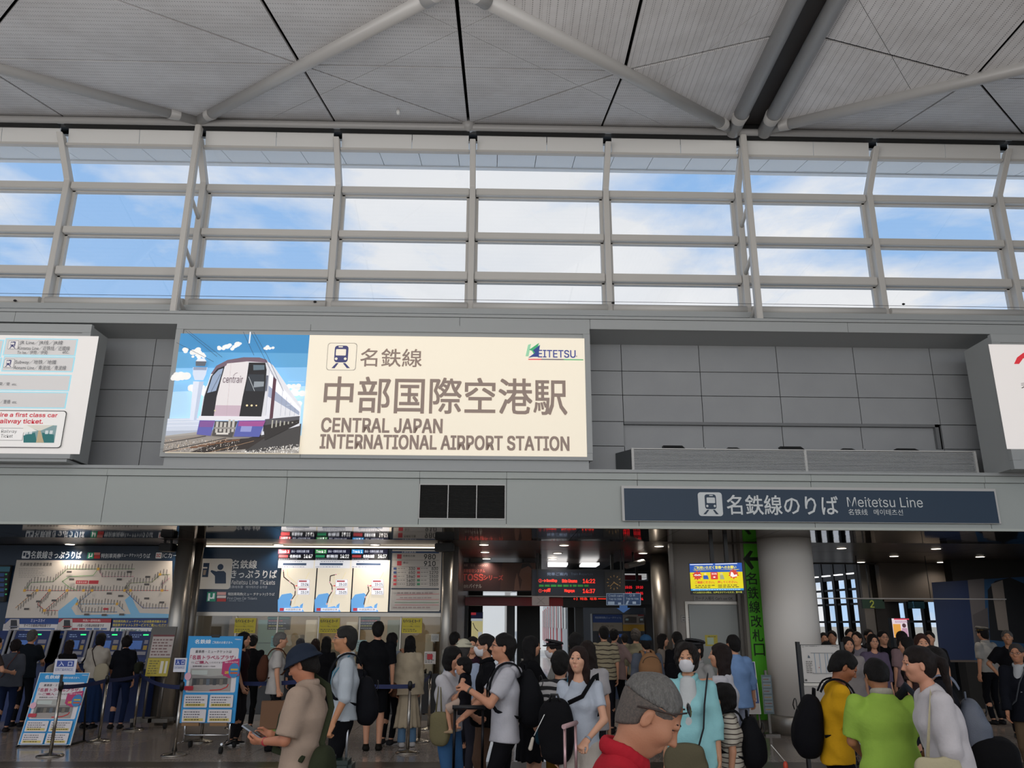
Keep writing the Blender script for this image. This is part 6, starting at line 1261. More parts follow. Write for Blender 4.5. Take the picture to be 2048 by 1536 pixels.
def hairm(c): 
    grizzled = c == '#5a5855'
    m = mat('hair_' + c.strip('#'), c, .55, 0, spec=.22)
    if not m.get('h'):
        m['h'] = 1; nt = m.node_tree; b = nt.nodes['Principled BSDF']; tc = nt.nodes.new('ShaderNodeTexCoord'); mp = nt.nodes.new('ShaderNodeMapping'); mp.inputs['Scale'].default_value = (110, 110, 14)
        n = nt.nodes.new('ShaderNodeTexNoise'); n.inputs['Scale'].default_value = 1.6; n.inputs['Detail'].default_value = 3; nt.links.new(tc.outputs['Object'], mp.inputs[0]); nt.links.new(mp.outputs[0], n.inputs['Vector'])
        bp = nt.nodes.new('ShaderNodeBump'); bp.inputs['Strength'].default_value = 1.; bp.inputs['Distance'].default_value = .012; nt.links.new(n.outputs['Fac'], bp.inputs['Height']); nt.links.new(bp.outputs[0], b.inputs['Normal'])
        cr = nt.nodes.new('ShaderNodeMixRGB'); c0 = lin(c)
        if grizzled: c0 = tuple(v * 1.5 for v in c0); mp.inputs['Scale'].default_value = (75, 75, 22)
        cr.inputs[1].default_value = (*[v * .25 for v in c0], 1); cr.inputs[2].default_value = (*[min(v * 1.5, 1) for v in c0], 1); n.inputs['Roughness'].default_value = .7; nt.links.new(n.outputs['Fac'], cr.inputs[0]); nt.links.new(cr.outputs[0], b.inputs['Base Color'])
    return m
SKIN = '#c08d70'
def norm(v): v = np.array(v, float); return v / max(np.linalg.norm(v), 1e-9)
def ik(a, t, l1, l2, pole):
    a = np.array(a, float); t = np.array(t, float); d = t - a; L = np.linalg.norm(d); L2 = min(L, (l1 + l2) * .995); d = d / max(L, 1e-6); t = a + d * L2
    x = (l1 * l1 - l2 * l2 + L2 * L2) / (2 * L2); h = math.sqrt(max(l1 * l1 - x * x, 0)); pole = np.array(pole, float); pole = pole - d * (pole @ d); return a + d * x + norm(pole) * h, t
class Person:
    """one figure: x forward, y to its left, z up in its own frame; heading in degrees (0 faces right in the picture, 90 away, 180 left, 270 to the camera)"""
    def __init__(s, label, px, py, Y, hd, h=None, name='person', **o):
        g = o.get; s.lift = g('lift', 0.); top = at(px, py, Y); top.z -= s.lift + (.016 if g('hair') != 'none' else 0) - (0 if not g('hat') else -.04); s.h = h or max(top.z, .9); s.lod = g('lod', 1); s.fem = g('fem', False); s.o = o
        child = g('child', False); s.k = s.h / 1.7; hs0 = s.h / 1.7
        s.hd = math.radians(hd); lean = math.radians(g('lean', 0)); pit = math.radians(g('pitch', 0)); yaw = math.radians(g('yaw', 0)); roll = math.radians(g('roll', 0))
        for _it in range(4):
            k = s.k
            hs = g('hs', (.98 if not s.fem else .93) if not child else 1.08); s.hs = hs = hs * (k if not child else hs0)
            if child: pass
            br = g('wide', 1.) * (.9 if s.fem else 1.)
            drop = g('drop', 0.)
            hip = np.array([0, 0, .92 * k - drop]); up = np.array([math.sin(lean), 0, math.cos(lean)]); fw = np.array([math.cos(lean), 0, -math.sin(lean)])
            lf = np.array([0, 1., 0]); tw = math.radians(g('twist', 0)); 
            cf = fw * math.cos(tw) + lf * math.sin(tw); cl = lf * math.cos(tw) - fw * math.sin(tw)
            waist = hip + up * .13 * k; chest = hip + up * .34 * k; sh = hip + up * .485 * k; neck = hip + up * .545 * k + fw * .005
            hd_up = norm(up * .5 + np.array([0, 0, .5]) if abs(lean) > .3 else up)
            # head axes
            f = np.array([math.cos(yaw) * math.cos(pit), math.sin(yaw) * math.cos(pit), -math.sin(pit)]); l = np.array([-math.sin(yaw), math.cos(yaw), 0]); u = np.cross(f, l)
            l, u = l * math.cos(roll) + u * math.sin(roll), u * math.cos(roll) - l * math.sin(roll)
            hc = neck + hd_up * .118 * k * (1 if not child else 1.) + f * .028 * hs + u * .03 * hs * (math.cos(pit)) + np.array([math.sin(pit) * .03 * k, 0, 0])
            # match the seen head top
            zt = hc[2] + .118 * hs * max(u[2], 0) + .03 * hs * math.sqrt(max(1 - u[2] ** 2, 0))
            s.J = dict(hip=hip, waist=waist, chest=chest, sh=sh, neck=neck, hc=hc); s.f, s.l, s.u = f, l, u; s.fw, s.lf, s.up, s.cf, s.cl = fw, lf, up, cf, cl
            s.k = k * (1 + (top.z - zt) / max(zt, .5)) if _it < 3 else k
        base = at(px, py, Y); c, sn = math.cos(s.hd), math.sin(s.hd); hx, hy = hc[0] - .01, hc[1]
        s.loc = Vector((base.x - (hx * c - hy * sn), Y - (hx * sn + hy * c), s.lift))
        if g('foot') is not None: s.loc = Vector(g('foot'))
        s.dz = (top.z - zt) if (g('fitz', True)) else 0
        # small errors of height are taken up by the legs
        for q in s.J: s.J[q] = s.J[q] + np.array([0, 0, s.dz])
        hip = s.J['hip']; sh = s.J['sh']
        sw = .172 * k * br * (1.0 if not child else .92); s.sw = sw
        SL_ = {}; 
        for side, sg in (('L', 1), ('R', -1)):
            S0 = sh + cl * sg * sw - up * .015 * k; t = g('hand' + side)
            if t is None: T = S0 + np.array([.03 * k, sg * .05 * k, -.53 * k]); pole = (-1, sg * .6, -.1)
            else: T = hip * 0 + np.array([t[0] * k, t[1] * k, t[2] * k + s.dz]); pole = t[3] if len(t) > 3 else (-.5, sg * .7, -.8)
            el, wr = ik(S0, T, .275 * k, .245 * k, pole); SL_[side] = (S0, el, wr)
        s.arm = SL_
        s.leg = {}
        for side, sg in (('L', 1), ('R', -1)):
            H0 = hip + lf * sg * .088 * k; t = g('foot' + side, (0.0, sg * .088, 0.)); T = np.array([t[0] * k, t[1] * k, .075 * k + t[2] * k])
            kn, an = ik(H0, T, .43 * k, .43 * k, (1, sg * .12, 0)); s.leg[side] = (H0, kn, an)
        s.root = thing(name, label, 'person', s.loc, g('group')); s.root.rotation_euler = (0, 0, s.hd)
        lod = s.lod; s.hf = (.0055, .009, .0125)[lod]; s.hc = (.012, .016, .02)[lod]
        s.body(); s.face(); s.hair(); s.top(); s.bottom(); s.shoes(); s.extras()
    def W(s, p):
        c, n = math.cos(s.hd), math.sin(s.hd); return Vector((s.loc.x + p[0] * c - p[1] * n, s.loc.y + p[0] * n + p[1] * c, p[2] + s.lift))
    def H(s, a, b, c): return s.J['hc'] + (s.f * a + s.l * b + s.u * c) * s.hs
    def grid(s, pts, r, fine=(), hc=None, hf=None):
        P = np.array(pts); return Grid(P.min(0) - r, P.max(0) + r, hc or s.hc, fine, hf or s.hf)
    def done(s, g, name, m, label=None):
        vs, fs = g.mesh()
        o = make_mesh(name, vs, fs, m, s.root)
        if label: o['label'] = label
        return o
    def hand(s, g, side):
        S0, el, wr = s.arm[side]; k = s.k * (1 if not s.o.get('child') else .95); sg = 1 if side == 'L' else -1
        hd = norm(wr - el); t = s.o.get('palm' + side); pn = norm(t) if t is not None else norm(np.array([.25, -sg, 0.0]))
        ho = s.o.get('hdir' + side); hd = norm(ho) if ho is not None else norm(hd + np.array([0, 0, -.0]))
        pn = norm(pn - hd * (pn @ hd)); lat = norm(np.cross(hd, pn)); curl = math.radians(s.o.get('curl' + side, 28))
        th = lat * (1 if (lat @ np.array([1., 0, .4])) > 0 else -1)   # thumb side: forwards or up
        pe = wr + hd * .085 * k; g.cap(wr, pe, .017 * k, .0135 * k, .012, lat, 2.3)
        for i, (o, L) in enumerate(((.031, .068), (.011, .077), (-.010, .072), (-.030, .056))):
            b = pe + th * o * k - hd * .008 * k; d1 = norm(hd * math.cos(curl * .8) + pn * math.sin(curl * .8)); d2 = norm(hd * math.cos(curl * 2.0) + pn * math.sin(curl * 2.0)); m = b + d1 * L * .52 * k; e = m + d2 * L * .5 * k
            r = .0086 * k if s.lod == 0 else .0092 * k; g.cap(b, m, r * 1.05, r, .003); g.cap(m, e, r, r * .85, .003)
        b = wr + hd * .028 * k + th * .026 * k; m = b + norm(hd * .7 + th * .6 + pn * .35) * .04 * k; e = m + norm(hd * .85 + pn * .5) * .032 * k
        g.cap(b, m, .0115 * k, .01 * k, .008); g.cap(m, e, .01 * k, .0082 * k, .003); s.__dict__['grip' + side] = pe + pn * .03 * k
        return pe
    def body(s):
        J = s.J; k = s.k; fine = [(J['hc'], .135 * s.hs)]; pts = [J['hc'] + s.u * .13 * s.hs, J['hip']]
        for q in s.arm.values(): fine.append((q[2] + norm(q[2] - q[1]) * .08 * k, .085 * k)); pts += [q[0], q[1], q[2]]
        for q in s.leg.values(): pts += [q[0], q[1], q[2] - np.array([0, 0, .07 * k]), q[2] + np.array([.12 * k, 0, 0])]
        g = s.grid(pts, .2, fine); fem = s.fem; fat = s.o.get('fat', 1.)
        cl, lf = s.cl, s.lf
        g.cap(J['hip'] - s.up * .03 * k, J['waist'], .092 * k * fat, .08 * k * fat, .03, lf, 1.5); g.cap(J['waist'], J['chest'], .08 * k * fat, .1 * k * fat, .03, cl, 1.4)
        g.cap(J['chest'], J['sh'], .1 * k * fat, .06 * k, .03, cl, 1.55 if not fem else 1.45); g.cap(J['sh'] - s.up * .02, J['neck'] + s.up * .0, .07 * k, .05 * k, .03)
        nb = J['neck']; g.cap(nb - s.up * .03 * k, s.H(-.015, 0, -.05), .052 * k * (.88 if fem else 1), .05 * s.hs * (.85 if fem else 1), .015)
        for q in s.arm.values():
            a, e, w = q; g.cap(a, e, .046 * k * (.85 if fem else 1), .036 * k * (.88 if fem else 1), .035); g.cap(e, w, .037 * k * (.88 if fem else 1), .0235 * k * (.9 if fem else 1), .01)
        for q in s.leg.values():
            a, e, w = q; g.cap(a, e, .078 * k, .05 * k, .03); g.cap(e, e + (w - e) * .35, .05 * k, .052 * k, .01); g.cap(e + (w - e) * .35, w, .052 * k, .033 * k, .01); g.cap(w - np.array([.02, 0, .03]) * k, w + np.array([.13, 0, -.05]) * k, .035 * k, .025 * k, .02)
        for sd in 'LR': s.hand(g, sd)
        # head
        H = s.H; M = [s.f, s.l, s.u]; q = s.hs; E = lambda c, r, kk=.02, op='u': g.ell(H(*c), [v * q for v in r], M, kk * q, op)
        E((-.012, 0, .032), (.098, .077, .086)); E((.022, 0, -.028), (.07, .06, .082), .03); E((.052, 0, -.088), (.024, .024, .022), .03); E((.0, 0, -.055), (.06, .056, .05), .03)
        if s.lod < 2 or True:
            for sg in (1, -1):
                E((.083, sg * .032, .004), (.016, .02, .012), .012, 's'); E((.055, sg * .042, -.02), (.03, .022, .024), .03); E((-.006, sg * .078, -.012), (.017, .009, .031), .006); E((.0, sg * .088, -.01), (.008, .006, .016), .004, 's')
            g.cap(H(.086, .035, .024), H(.086, -.035, .024), .008 * q, .008 * q, .016 * q)
            g.cap(H(.088, 0, .012), H(.108, 0, -.026), .006 * q, .0115 * q, .014 * q); E((.094, .012, -.032), (.009, .008, .007), .008); E((.094, -.012, -.032), (.009, .008, .007), .008)
            g.cap(H(.082, .02, -.057), H(.082, -.02, -.057), .0075 * q, .0075 * q, .01 * q); g.cap(H(.08, .016, -.068), H(.08, -.016, -.068), .008 * q, .008 * q, .01 * q); E((.094, 0, -.0615), (.006, .022, .0022), .003, 's')
        s.done(g, 'body', skinm(s.o.get('skin', SKIN)))
    def blob(s, name, parts, m, hf=None, wr=0, parent=None):
        """small smooth part built from (kind, args) in the person's frame"""
        P = []
        for a in parts:
            if a[0] == 'c': P += [np.array(a[1]) - max(a[3], a[4]) * 1.2, np.array(a[1]) + max(a[3], a[4]) * 1.2, np.array(a[2]) - max(a[3], a[4]) * 1.2, np.array(a[2]) + max(a[3], a[4]) * 1.2]
            elif a[0] == 'e': P += [np.array(a[1]) - max(a[2]), np.array(a[1]) + max(a[2])]
        P = np.array(P); hf = hf or s.hf; g = Grid(P.min(0) - 2.2 * hf, P.max(0) + 2.2 * hf, hf)
        for a in parts:
            if a[0] == 'c': g.cap(a[1], a[2], a[3], a[4], a[5] if len(a) > 5 else hf, *(a[6] if len(a) > 6 else ()))
            elif a[0] == 'e': g.ell(a[1], a[2], a[3], a[4] if len(a) > 4 else hf, a[5] if len(a) > 5 else 'u', a[6] if len(a) > 6 else 2.)
        if wr: g.wrinkle(wr)
        vs, fs = g.mesh(); return make_mesh(name, vs, fs, m, parent or s.root) if len(fs) else None
    def oval(s, name, c, r, M, m, n=8, parent=None):
        """small smooth ellipsoid made of few faces"""
        vs = []; fs = []
        for i in range(n + 1):
            a = PI * i / n
            for j in range(n * 2): b = PI * j / n; p = np.array(c) + M[0] * r[0] * math.cos(a) + M[1] * r[1] * math.sin(a) * math.cos(b) + M[2] * r[2] * math.sin(a) * math.sin(b); vs.append(p)
        w = n * 2
        for i in range(n):
            for j in range(w): fs.append((i * w + j, i * w + (j + 1) % w, (i + 1) * w + (j + 1) % w, (i + 1) * w + j))
        return make_mesh(name, vs, fs, m, parent or s.root)
    def face(s):
        if s.lod > 1 or s.o.get('noface'): return
        q = s.hs; M = [s.f, s.l, s.u]; H = s.H; ew = mat('eye_white', '#d8d2cc', .3); ei = mat('eye_iris', '#1c110c', .2); hc_ = hairm(s.o.get('hairc', '#15110f')) 
        for sg in (1, -1):
            cl_ = s.o.get('closed')
            eo = s.oval('eye', H(.073, sg * .032, .003), [.0125 * q, .0145 * q, .0075 * q], M, ew if not cl_ else skinm(s.o.get('skin', SKIN)), 6)
            if not cl_: s.oval('iris', H(.0825, sg * .0315, .003), [.004 * q, .0062 * q, .0062 * q], M, ei, 5, eo)
            s.blob('eyelid', [('c', H(.081, sg * .018, .0085), H(.076, sg * .046, .0085), .0045 * q, .0035 * q)], mat('lash_dark', '#3a2620', .7), .003 * q if s.lod == 0 else .004)
            s.blob('eyebrow', [('c', H(.0925, sg * .016, .032), H(.0785, sg * .05, .031), .0042 * q, .003 * q)], mat('brow_dark', '#1d1512', .8), .004)
        if not s.o.get('mask'):
            s.blob('lips', [('c', H(.0885, .0, -.0565), H(.081, .019, -.06), .004 * q, .0025 * q), ('c', H(.0885, .0, -.0565), H(.081, -.019, -.06), .004 * q, .0025 * q), ('c', H(.087, .012, -.067), H(.087, -.012, -.067), .0042 * q, .0042 * q)], mat('lips', '#a3604f' if not s.fem else '#a8584e', .4), .003)
    def hair(s):
        st = s.o.get('hair', 'short'); c = s.o.get('hairc', '#15110f'); q = s.hs; M = [s.f, s.l, s.u]; H = s.H
        if st == 'none': return
        pts = [H(0, 0, 0)]; ext = .17 * q
        lowp = {'long': -.34, 'mid': -.19, 'pony': -.28, 'bob': -.12}.get(st, -.08)
        pts += [H(-.06, 0, lowp) + 0]
        if st == 'pony': pts += [H(-.2, 0, -.1)]
        hf = s.hf * (1.0 if s.lod == 0 else .95)
        g = s.grid(pts, ext, (), hf, hf); E = lambda c_, r, kk=.02, op='u': g.ell(H(*c_), [v * q for v in r], M, kk * q, op)
        t = {'buzz': .003, 'short': .009, 'bob': .013, 'long': .01, 'mid': .012, 'pony': .008, 'curly': .02, 'thin': .006}[st]
        E((-.014, 0, .034), (.1 + t, .079 + t, .088 + t)); E((-.045 if st != 'buzz' else -.03, 0, -.02), (.065 + t, .066 + t, .075 + t), .03)
        if st == 'buzz': g.cap(H(-.02, 0, .02), H(-.035, 0, -.06), .07 * q, .05 * q, .02, s.l, 1.1)
        if st in ('short', 'curly', 'thin'): g.cap(H(-.03, 0, .02), H(-.06, 0, -.06), (.07 + t) * q, .05 * q, .02, s.l, 1.1)
        if st == 'curly': E((-.02, 0, -.01), (.112, .095, .11), .03)
        if st == 'bob': g.cap(H(-.02, .02, .03), H(-.012, .04, -.1), .06 * q, .05 * q, .03); g.cap(H(-.02, -.02, .03), H(-.012, -.04, -.1), .06 * q, .05 * q, .03); E((-.05, 0, -.06), (.06, .08, .06), .03)
        if st in ('long', 'mid'):
            L = lowp
            for sg in (1, -1): g.cap(H(.0, sg * .05, .04), H(-.015, sg * .068, -.08), .04 * q, .036 * q, .02); e = H(-.015, sg * .07, -.08); g.cap(e, e + np.array([s.f[0] * -.01, sg * .0, (L + .08) * q]) + s.l * sg * .012, .036 * q, .024 * q, .02)
            e = H(-.05, 0, -.05); g.cap(e, e + np.array([-.02, 0, (L + .03) * q]), .055 * q, .04 * q, .03, s.l, 1.5)
        if st == 'pony': a = H(-.105, 0, .05); b = H(-.16, 0, .0); g.cap(H(-.08, 0, .03), a, .03 * q, .022 * q, .01); g.cap(a, b, .026 * q, .034 * q, .01); g.cap(b, b + np.array([-.02, 0, -.27 * q]) - s.f * .01, .036 * q, .012 * q, .02)
        # face opening, ears and nape
        hl = s.o.get('hairline', 0.)
        E((.098, 0, -.03 + hl), (.062, .064, .098), .012, 's'); 
        if not s.o.get('bangs'): E((.11, 0, .02 + hl), (.05, .055, .062), .02, 's')
        if st in ('short', 'buzz', 'thin', 'pony'):
            for sg in (1, -1): E((.028, sg * .085, -.045), (.05, .035, .06), .01, 's'); E((-.004, sg * .09, -.012), (.02, .022, .036), .008, 's')
            n = -s.u; p = H(-.05, 0, -.075) ; g.cut(p, norm(-s.u * .9 + s.f * .75 if st != 'pony' else -s.u * .3 + s.f * .95)) if st != 'pony' else None
            if st == 'pony': E((.03, 0, -.09), (.06, .075, .05), .01, 's')
        if st == 'curly': g.wrinkle(.006, 1., 3.2)
        if st == 'buzz':
            V0 = g.V.copy(); n_ = norm(-s.u + s.f * .12); g.cut(H(-.02, 0, .034), n_); g.V = g.V.astype(np.float32); g.wrinkle(.0025, s.k * 50, 2.6); s.done(g, 'hair', hairm(c)); g.V = V0 + .002; g.cut(H(-.02, 0, .036), -n_)
            s.done(g, 'cropped_side_hair', mat('stubble_side_hair', '#5e544d', .8, noise=(160, '#3f3c3a', .7), bump=(400, .3)), 'closely cropped grey side hair'); return
        g.wrinkle(.0025, s.k * 50, 2.6); s.done(g, 'hair', hairm(c))
    def top(s):
        o = s.o; c = o.get('top', '#888888'); J = s.J; k = s.k
        if c is None: return
        m = c if not isinstance(c, str) else cloth(c); loose = o.get('loose', .014); slv = o.get('sleeve', .55); hem = o.get('hem', .86) ; pts = [J['hip'] - np.array([0, 0, .1 * k]), J['neck']]
        fem = s.fem; fat = o.get('fat', 1.)
        for q in s.arm.values(): pts += [q[0], q[1], q[2]]
        zh = hem * k + s.dz; pts += [np.array([0, .2 * k, min(zh, J['hip'][2])]), np.array([J['hip'][0], -.2 * k, min(zh, J['hip'][2])])]
        g = s.grid(pts, .2, (), s.hc * .75, s.hc * .75); cl, lf = s.cl, s.lf; a = loose
        lowest = np.array([J['hip'][0], 0, zh - .03]); bot = J['hip'] - s.up * (J['hip'][2] - zh + .03) if zh < J['hip'][2] else J['hip'] - s.up * .03 * k
        fl = o.get('flare', .0)
        g.cap(J['waist'], bot, .09 * k * fat + a, (.11 * k * fat + a + fl), .03, lf, 1.6); g.cap(J['waist'], J['chest'], .084 * k * fat + a, .102 * k * fat + a, .03, cl, 1.42)
        g.cap(J['chest'], J['sh'], .102 * k * fat + a, .062 * k + a * .6, .03, cl, 1.55 if not fem else 1.45); g.cap(J['sh'], J['neck'] - s.up * .02 * k, .075 * k, .052 * k + .006, .03)
        if fem and not o.get('flatc'):
            for sg in (1, -1): g.ell(J['chest'] + s.cf * .085 * k + cl * sg * .06 * k + s.up * .0 * k, (.05 * k, .06 * k, .055 * k), None, .03)
        for sd in 'LR':
            S0, el, wr = s.arm[sd]; sl = o.get('sleeve' + sd, slv)
            ra = .052 * k * (.9 if fem else 1) + a * .7; full = 1.0
            g.cap(S0, S0 + (el - S0) * min(sl, 1.0), ra, (.046 * k * (.9 if fem else 1) + a * (.8 if sl < 1 else .6)), .035, flat=sl < 1)
            if sl > 1: g.cap(el, el + (wr - el) * (sl - 1), .043 * k + a * .6, .03 * k + a * .8, .012, flat=True)
        g.cut((0, 0, zh), (0, 0, -1)); 
        # neck opening
        nk = J['neck']; nd = o.get('neck', 0.); g.cap(nk + s.up * .1 - s.cf * .0, nk - s.up * (.0 + nd * .35) + s.cf * (.02 + nd * .5), .06 * k, .05 * k + nd * .1, .012, op='s')
        g.wrinkle(o.get('fold', .0052), s.k * 31 + len(s.root['label'])); s.done(g, 'top' if not o.get('coat') else 'coat', m)
        if o.get('collar'):
            cc = o['collar']; L = []; n = 14; 
            for i in range(n + 1):
                t = -2.5 + 5.0 * i / n; t = t + PI; L.append(nk + s.up * (.012 + .012 * math.cos(t)) * k - s.cf * (math.cos(t - PI) * -.0) + (s.cf * math.cos(t) * .058 + cl * math.sin(t) * .062) * k)
            L = [nk + s.up * (.012 - .03 * max(math.cos(a_), 0)) * k + (s.cf * math.cos(a_) * .068 + cl * math.sin(a_) * .064) * k for a_ in np.linspace(.25, 2 * PI - .25, 20)]
            s.blob('collar', [('c', p, q_, .016 * k, .016 * k, .004, (s.up, 1.5)) for p, q_ in zip(L, L[1:])], cloth(cc) if isinstance(cc, str) else m, s.hf * 1.1)
        if o.get('open'):   # open shirt front showing an inner tee
            p0 = nk - s.up * .02 * k + s.cf * .05 * k; L = [p0, J['chest'] + s.cf * (.1 * k + a), J['waist'] + s.cf * (.088 * k + a)]
            s.blob('inner_shirt', [('c', L[0], L[1] - s.cf * .045 * k, .04 * k, .055 * k, .01, (s.cl, 1.5)), ('c', L[1] - s.cf * .045 * k, L[2] - s.cf * .06 * k, .055 * k, .05 * k, .01, (s.cl, 1.2))], cloth(o['open']), s.hf * 1.4)
    def bottom(s):
        o = s.o; c = o.get('bottom', '#20222a'); J = s.J; k = s.k; kind = o.get('btype', 'trousers')
        if c is None: return
        m = c if not isinstance(c, str) else cloth(c); pts = [J['waist']] + [p for q in s.leg.values() for p in q]; g = s.grid(pts, .16, (), s.hc * .95, s.hc * .95); lf = s.lf; fat = o.get('fat', 1.)
        wt = J['waist'] - s.up * .04 * k
        if kind in ('trousers', 'shorts', 'wide'):
            g.cap(wt, J['hip'] - s.up * .03 * k, .09 * k * fat, .1 * k * fat, .02, lf, 1.5, flata=True); w = {'trousers': 0, 'shorts': .02, 'wide': .035}[kind]
            for q in s.leg.values():
                a, e, an = q; ll = o.get('leg', 1.)
                if kind == 'shorts': g.cap(a, a + (e - a) * .98, .09 * k, .07 * k + w, .03, flat=True)
                else: g.cap(a, e, .09 * k, .058 * k + w, .03); g.cap(e, e + (an - e) * (.93 * ll), .058 * k + w, (.047 * k + w * 1.6), .012, flat=True)
        else:
            L = o.get('skirt', .5); zb = L * k; b = np.array([J['hip'][0] * .6 + sum(q[2][0] for q in s.leg.values()) * .2, 0, zb]); g.cap(wt, J['hip'], .085 * k, .1 * k, .03, lf, 1.45, flata=True); g.cap(J['hip'], b, .1 * k, o.get('hemr', .15) * k, .03, lf, 1.35, flat=True)
            x, y, z = g.ax[0][:, None, None], g.ax[1][None, :, None], g.ax[2][None, None, :]; g.V += (.009 * np.sin(np.arctan2(y, x - J['hip'][0]) * 11) * np.clip((J['hip'][2] - z) * 2.2, 0, 1)).astype(np.float32)
        g.wrinkle(.003, 5.); s.done(g, {'trousers': 'trousers', 'wide': 'wide_trousers', 'shorts': 'shorts'}.get(kind, 'skirt'), m)
    def shoes(s):
        c = s.o.get('shoes', '#1a1a1c'); k = s.k
        if c is None: return
        for sd in 'LR':
            w = s.leg[sd][2]; z = w[2] - .075 * k; a = np.array([w[0] - .045 * k, w[1], z + .035 * k]); b = np.array([w[0] + .135 * k, w[1], z + .026 * k])
            hf = .008 if s.lod < 2 else .012; g = Grid(np.minimum(a, b) - .07, np.maximum(a, b) + np.array([.07, .07, .09]), hf)
            g.cap(a, b, .037 * k, .026 * k, .02, (0, 1, 0), 1.35); g.cap(a + np.array([.01, 0, .0]), w, .042 * k, .042 * k, .02); g.cut((0, 0, z + .004), (0, 0, -1)); g.cut(w + np.array([0, 0, .015 * k]), (0, 0, 1))
            so = s.done(g, 'shoe', cloth(c, .6)); 
            if s.o.get('sole') and s.lod < 2:
                mb = MB(); n = 18; P_ = [Vector((w[0] + .052 * k + .125 * k * math.cos(t) * (1.0), w[1] + (.046 + .006 * math.cos(t)) * k * math.sin(t), z + .002)) for t in np.linspace(0, 2 * PI, n, endpoint=False)]; mb.prism(P_, (0, 0, .022)); me_o = mb.build('sole', mat('sole_white', s.o['sole'], .6), None); me_o.parent = so
    def extras(s):
        o = s.o; k = s.k; H = s.H; q = s.hs; M = [s.f, s.l, s.u]
        if o.get('mask'):
            g = Grid(H(.06, 0, -.045) - .11 * q, H(.06, 0, -.045) + .11 * q, .0045 if s.lod == 0 else .0065)
            g.ell(H(.026, 0, -.035), [v * q for v in (.088, .069, .088)], M, .01); g.cut(H(0, 0, -.008), s.u); g.cut(H(.025, 0, 0), -s.f); g.cut(H(0, 0, -.108), -s.u); g.ell(H(.104, 0, -.028), [v * q for v in (.014, .015, .02)], M, .02)
            g.ell(H(-.1, 0, -.02), [v * q for v in (.12, .2, .2)], M, .004, 's'); mo = s.done(g, 'face_mask', mat('mask_white', '#cfcdd0', .7))
            for sg in (1, -1): mb = MB(); mb.tube([tuple(H(.03, sg * .064, -.02)), tuple(H(.0, sg * .083, .012)), tuple(H(-.016, sg * .084, .0)), tuple(H(-.012, sg * .08, -.035)), tuple(H(.03, sg * .062, -.07))], .0018 * q, 5); e = mb.build('ear_loop', mat('mask_white', '#cfcdd0', .7), None); e.parent = mo
        if o.get('glasses'):
            gm = mat('spectacle_frame', o['glasses'], .3, .6); R = []
            mb = MB()
            for sg in (1, -1):
                mb.tube([tuple(H(.1 - abs(math.cos(t)) * .0 - .006 * (math.cos(t) * sg > 0), sg * .0 + sg * (.032 + .021 * math.cos(t)), .002 + .015 * math.sin(t))) for t in np.linspace(0, 2 * PI, 14, endpoint=False)], .0016 * q, 5, closed=True); mb.tube([tuple(H(.095, sg * .053, .006)), tuple(H(.05, sg * .077, .008)), tuple(H(-.005, sg * .082, .01))], .0016 * q, 5)
            mb.tube([tuple(H(.101, .011, .006)), tuple(H(.101, -.011, .006))], .0016 * q, 5); e = mb.build('glasses', gm, None); e.parent = s.root
        hat = o.get('hat')
        if hat:
            kind, c = hat[0], hat[1]; hf = s.hf * 1.05; g = Grid(H(.02, 0, .09) - .22 * q, H(.02, 0, .09) + .22 * q, hf); E = lambda c_, r, kk=.015, op='u': g.ell(H(*c_), [v * q for v in r], M, kk * q, op)
            if kind == 'bucket': E((-.012, 0, .05), (.118, .1, .095)); g.cut(H(0, 0, .035), -s.u); g.cap(H(-.01, 0, .062), H(-.01, 0, .012), .108 * q, .15 * q, .006, s.l, .95, flat=True, flata=True)
            if kind == 'sun': E((-.012, 0, .06), (.112, .094, .085)); g.cut(H(0, 0, .05), -s.u); g.cap(H(-.005, 0, .06), H(-.005, 0, .035), .11 * q, .165 * q, .006, flat=True, flata=True)
            if kind == 'cap': E((-.012, 0, .05), (.116, .097, .088)); g.cut(H(0, 0, .04), -s.u); E((.115, 0, .045), (.075, .07, .01), .01)
            if kind == 'officer': g.cap(H(-.01, 0, .06), H(-.01, 0, .095), .102 * q, .112 * q, .006, flat=True, flata=True); g.cap(H(-.012, 0, .095), H(-.018, 0, .125), .135 * q, .118 * q, .008, flat=True, flata=True); E((.1, 0, .055), (.055, .065, .01), .01)
            if kind in ('bucket', 'sun'): g.ell(H(-.012, 0, .0), [v * q for v in (.105, .09, .11)], M, .006, 's')
            ho = s.done(g, 'hat', cloth(c, .8) if kind != 'officer' else mat('cap_navy', c, .6))
            if kind in ('officer', 'sun'): g = Grid(H(-.01, 0, .08) - .16 * q, H(-.01, 0, .08) + .16 * q, hf); g.cap(H(-.01, 0, .066), H(-.01, 0, .088), .106 * q, .108 * q, .004, flat=True, flata=True); b_ = s.done(g, 'hat_band', mat('hat_band_' + kind, hat[2] if len(hat) > 2 else '#a07a3a', .6)); b_.parent = ho
        if o.get('sunglasses'):
            mb = MB(); mb.use(mat('sunglass_arm', '#2a1a14', .3))
            for sg in (1, -1): mb.tube([tuple(H(.082, sg * .06, .078)), tuple(H(.05, sg * .086, .05)), tuple(H(-.02, sg * .09, .018)), tuple(H(-.05, sg * .086, .0))], .0028 * q, 6)
            mb.tube([tuple(H(.094, .012, .088)), tuple(H(.094, -.012, .088))], .003 * q, 6); e = mb.build('sunglasses', None, None); e.parent = s.root
            for sg in (1, -1):
                nn = norm(s.f * .75 + s.u * .65 + s.l * sg * .18); up_ = norm(s.u * .75 - s.f * .65); s.oval('lens', H(.088, sg * .034, .088), [.0035 * q, .027 * q, .019 * q], [nn, norm(np.cross(nn, up_)), up_], mat('sunglass_lens', '#1a2026', .04), 8, e)
